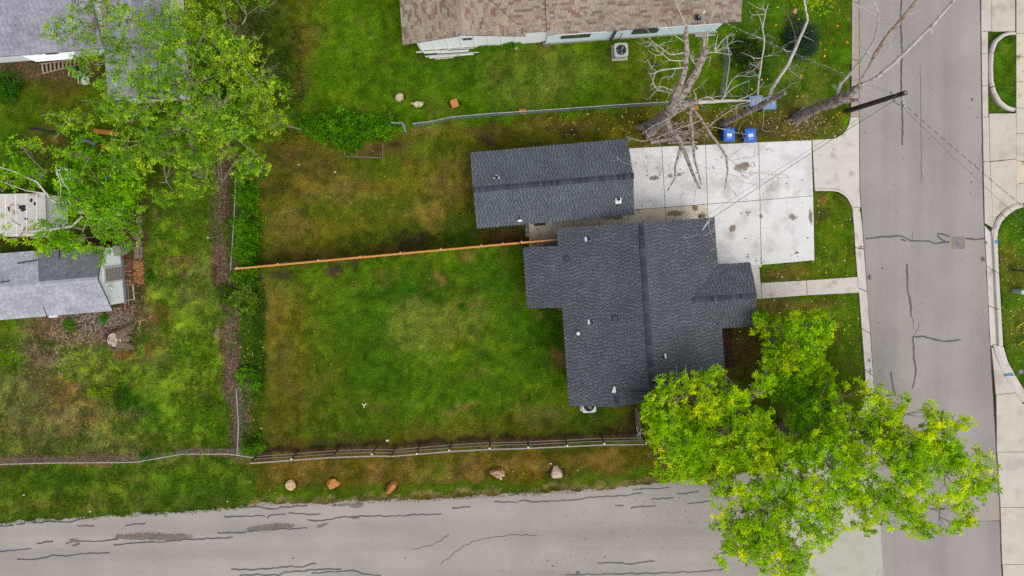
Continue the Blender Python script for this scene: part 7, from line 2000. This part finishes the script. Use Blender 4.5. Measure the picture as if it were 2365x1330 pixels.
for i, (x_, y_, r_) in enumerate(((673,1119,12),(769,1117,14),(904,1125,12),(1148,1091,15),(1285,1090,14),(924,225,10),(966,241,10),(1050,239,11),(270,785,24))):
    px_, py_ = ring(x_, y_, r_, 150, i); x, y = (px_ - NX) / S0, (NY - py_) / S0
    Rr = np.random.default_rng(i); m = len(x); ang = Rr.uniform(0, 6.28, m); el = Rr.uniform(.5, 1.3, m)
    d_ = np.stack([np.cos(ang)*np.cos(el), np.sin(ang)*np.cos(el), np.sin(el)], 1); s_ = np.stack([-np.sin(ang), np.cos(ang), np.zeros(m)], 1)
    b_ = np.stack([x, y, ground_z(x, y)], 1); l_ = Rr.uniform(.08, .2, (m, 1))
    more.append((np.stack([b_ - s_*.015, b_ + s_*.015, b_ + d_*l_], 1).reshape(-1, 3), np.arange(m*3).reshape(-1, 3), np.repeat(np.clip(ground_c(x, y)*Rr.uniform(.7, 1.3, (m, 1)), .002, .8), 3, 0)))
V, F, C = merge([(V, F, C)] + more)
g = add("grass", V, F, MAT['leaf'], None, C=C, kind="stuff")
# broad-leaved weeds and clover in the rough parts
def weeds(n, box, seed, cols, L, Wd, mask):
    R = np.random.default_rng(seed)
    px, py = R.uniform(box[0], box[2], n), R.uniform(box[1], box[3], n)
    x, y = (px - NX) / S0, (NY - py) / S0
    ok = flat_ok(x, y) & mask(px, py, x, y)
    x, y = x[ok], y[ok]
    p = np.stack([x, y, ground_z(x, y) + .03], 1)
    return leaf_arrays(p, np.tile([0, 0, .4], (len(p), 1)), 5, L, Wd, pal(cols, len(p), R), seed, .1)
wk = lambda s, t: (lambda px, py, x, y: vnoise(x, y, s, 8) > t)
strip_d = lambda px: np.abs(px - np.interp(0, [0], [0]))
under = lambda px, py, x, y: vnoise(x, y, .4, 12) > .35
V, F, C = merge([weeds(8000, (330, 380, 540, 1045), 5, [A(104,146,20), A(88,130,18), A(126,164,34)], .09, .05, wk(.7, .5)),
                 weeds(4200, (0, 700, 330, 1045), 6, [A(96,128,30), A(112,140,40), A(84,112,34)], .08, .045, wk(.6, .62)),
                 weeds(3600, (0, 1075, 590, 1190), 7, [A(92,132,18), A(108,146,24)], .09, .045, wk(.6, .5)),
                 weeds(900, (555, 700, 604, 1040), 9, [A(74,120,16), A(92,140,20), A(120,160,30)], .12, .06, under),
                 weeds(500, (585, 640, 612, 900), 10, [A(60,100,14), A(72,116,18)], .11, .05, under),
                 weeds(2200, (330, 60, 700, 330), 11, [A(66,104,16), A(84,124,22), A(56,88,16)], .11, .055, wk(.5, .4)),
                 weeds(1400, (20, 300, 340, 480), 14, [A(74,122,18), A(90,138,22)], .11, .055, wk(.5, .4)),
                 weeds(1600, (720, 130, 1480, 280), 12, [A(84,134,20), A(96,146,26)], .07, .04, wk(.5, .66)),
                 weeds(900, (640, 640, 1280, 1010), 13, [A(84,134,20), A(110,150,30)], .06, .035, wk(.5, .7))])
add("undergrowth", V, F, MAT['leaf'], None, C=C, kind="stuff")
def chips(n, sampler, cols, L, Wd, seed, zr=(.005, .04)):
    R = np.random.default_rng(seed)
    px, py = sampler(R, n)
    x, y = (px - NX) / S0, (NY - py) / S0
    ok = flat_ok(x, y); x, y = x[ok], y[ok]; m = len(x)
    z = ground_z(x, y) + R.uniform(*zr, m)
    a = R.uniform(0, 6.28, m); tl = R.normal(0, .18, m)
    d = np.stack([np.cos(a), np.sin(a), tl], 1); s = np.stack([-np.sin(a), np.cos(a), R.normal(0, .25, m)], 1)
    l = (L * R.uniform(.4, 1.5, m))[:, None] / 2; w = (Wd * R.uniform(.5, 1.4, m))[:, None] / 2
    c = np.stack([x, y, z + .01], 1)
    V = np.stack([c - d*l - s*w, c + d*l - s*w, c + d*l + s*w, c - d*l + s*w], 1).reshape(-1, 3)
    C = np.repeat(pal(cols, m, R) * R.uniform(.7, 1.25, (m, 1)), 4, 0)
    return V, np.arange(m * 4).reshape(-1, 4), C
def along_strip(R, n):
    i = R.random(n) * (len(STRIP_M) - 1); k = i.astype(int); t = i - k
    s = np.array(STRIP_M, float); p = s[k] * (1 - t)[:, None] + s[np.minimum(k + 1, len(s) - 1)] * t[:, None]
    return p[:, 0] + R.normal(0, 9.5, n), p[:, 1]
def boxs(x0, y0, x1, y1): return lambda R, n: (R.uniform(x0, x1, n), R.uniform(y0, y1, n))
def gau(x, y, sx, sy): return lambda R, n: (R.normal(x, sx, n), R.normal(y, sy, n))
MC = [A(112,88,72), A(90,68,54), A(132,108,90), A(74,56,44), A(152,130,112)]
WC = [A(148,118,94), A(114,86,66), A(176,150,126), A(88,66,52)]
V, F, C = merge([chips(9000, along_strip, MC, .10, .03, 1), chips(1500, boxs(555, 880, 580, 1040), MC, .09, .03, 2),
                 chips(700, boxs(120, 725, 300, 790), WC, .2, .045, 3), chips(300, gau(275, 735, 26, 16), WC, .26, .055, 4), chips(700, gau(160, 790, 60, 40), WC, .14, .04, 5), chips(420, gau(90, 900, 70, 70), WC, .12, .03, 6),
                 chips(800, boxs(0, 1048, 340, 1070), MC, .12, .03, 7), chips(700, boxs(400, 1036, 560, 1050), MC, .12, .03, 8),
                 chips(1500, gau(265, 540, 28, 18), [A(96,68,52), A(70,48,38), A(120,92,74)], .1, .03, 9), chips(1400, boxs(0, 140, 150, 180), [A(112,88,66), A(86,66,48), A(134,110,88)], .09, .03, 10),
                 chips(900, boxs(1600, 760, 1692, 850), [A(74,56,42), A(56,42,32), A(96,74,58)], .09, .03, 11), chips(500, boxs(300, 480, 335, 720), MC, .09, .03, 12),
                 chips(300, gau(1855, 290, 30, 18), WC, .12, .03, 13)])
add("mulch", V, F, MAT['litter'], None, C=C, kind="stuff")
YL = [A(226,206,120), A(206,176,84), A(232,222,168), A(196,150,60)]
V, F, C = merge([chips(90, gau(1640, 300, 60, 16), YL, .09, .05, 21), chips(60, gau(1860, 285, 50, 24), YL, .09, .05, 22), chips(60, gau(1560, 262, 50, 20), YL, .08, .05, 23), chips(70, boxs(1250, 240, 1480, 320), YL, .07, .045, 24),
                 chips(24, boxs(1700, 0, 1960, 240), [A(226,170,40), A(236,196,70)], .1, .07, 25), chips(70, boxs(1760, 450, 1970, 645), YL, .07, .05, 26), chips(40, boxs(1700, 690, 1990, 800), YL, .08, .05, 27),
                 chips(90, boxs(2300, 500, 2365, 800), YL, .06, .04, 28), chips(60, boxs(600, 300, 1290, 1010), YL, .05, .03, 29), chips(60, boxs(545, 680, 610, 1050), YL, .09, .06, 30), chips(60, boxs(560, 1060, 1480, 1140), YL, .05, .03, 31)])
add("fallen_leaves", V, F, MAT['litter'], None, C=C, kind="stuff")
mb = MB()
for x, y, r in ((1607,248,.12),(1850,176,.08),(1894,100,.07),(1934,60,.07),(1905,115,.06),(1956,98,.08)):
    c = P(x, y, 0.02)
    for k in range(5):
        a = 6.28*k/5 + r; mb.poly([(c[0], c[1], .05), (c[0] + r*math.cos(a-.5), c[1] + r*math.sin(a-.5), .04), (c[0] + r*1.2*math.cos(a), c[1] + r*1.2*math.sin(a), .06), (c[0] + r*math.cos(a+.5), c[1] + r*math.sin(a+.5), .04)])
mb.build("fallen_leaf", M("orange_leaf", A(232,150,20), 0.8, 0.15), None, kind="stuff")
# burnt and dug-over patches in the lawn: clods
mb = MB()
def clods(cx, cy, rx, ry, n, seed):
    rr = random.Random(seed)
    for k in range(n):
        x, y = rr.gauss(cx, rx), rr.gauss(cy, ry); c = P(x, y); r = rr.uniform(.02, .07)
        mb.lathe((c[0], c[1], 0), [(r, -.01), (r*.9, r*.5), (r*.4, r*.8)], 5)
clods(1131, 322, 9, 8, 60, 1); clods(1312, 305, 8, 5, 50, 2); clods(655, 612, 8, 4, 26, 3); clods(655, 636, 10, 5, 40, 4); clods(770, 622, 8, 6, 40, 5); clods(965, 560, 24, 9, 60, 6); clods(600, 640, 6, 7, 30, 7); clods(822, 604, 5, 6, 24, 8)
mb.build("soil_clods", M("dark_clods", A(66,58,52), 0.95, 0.25, 8), None, kind="stuff")
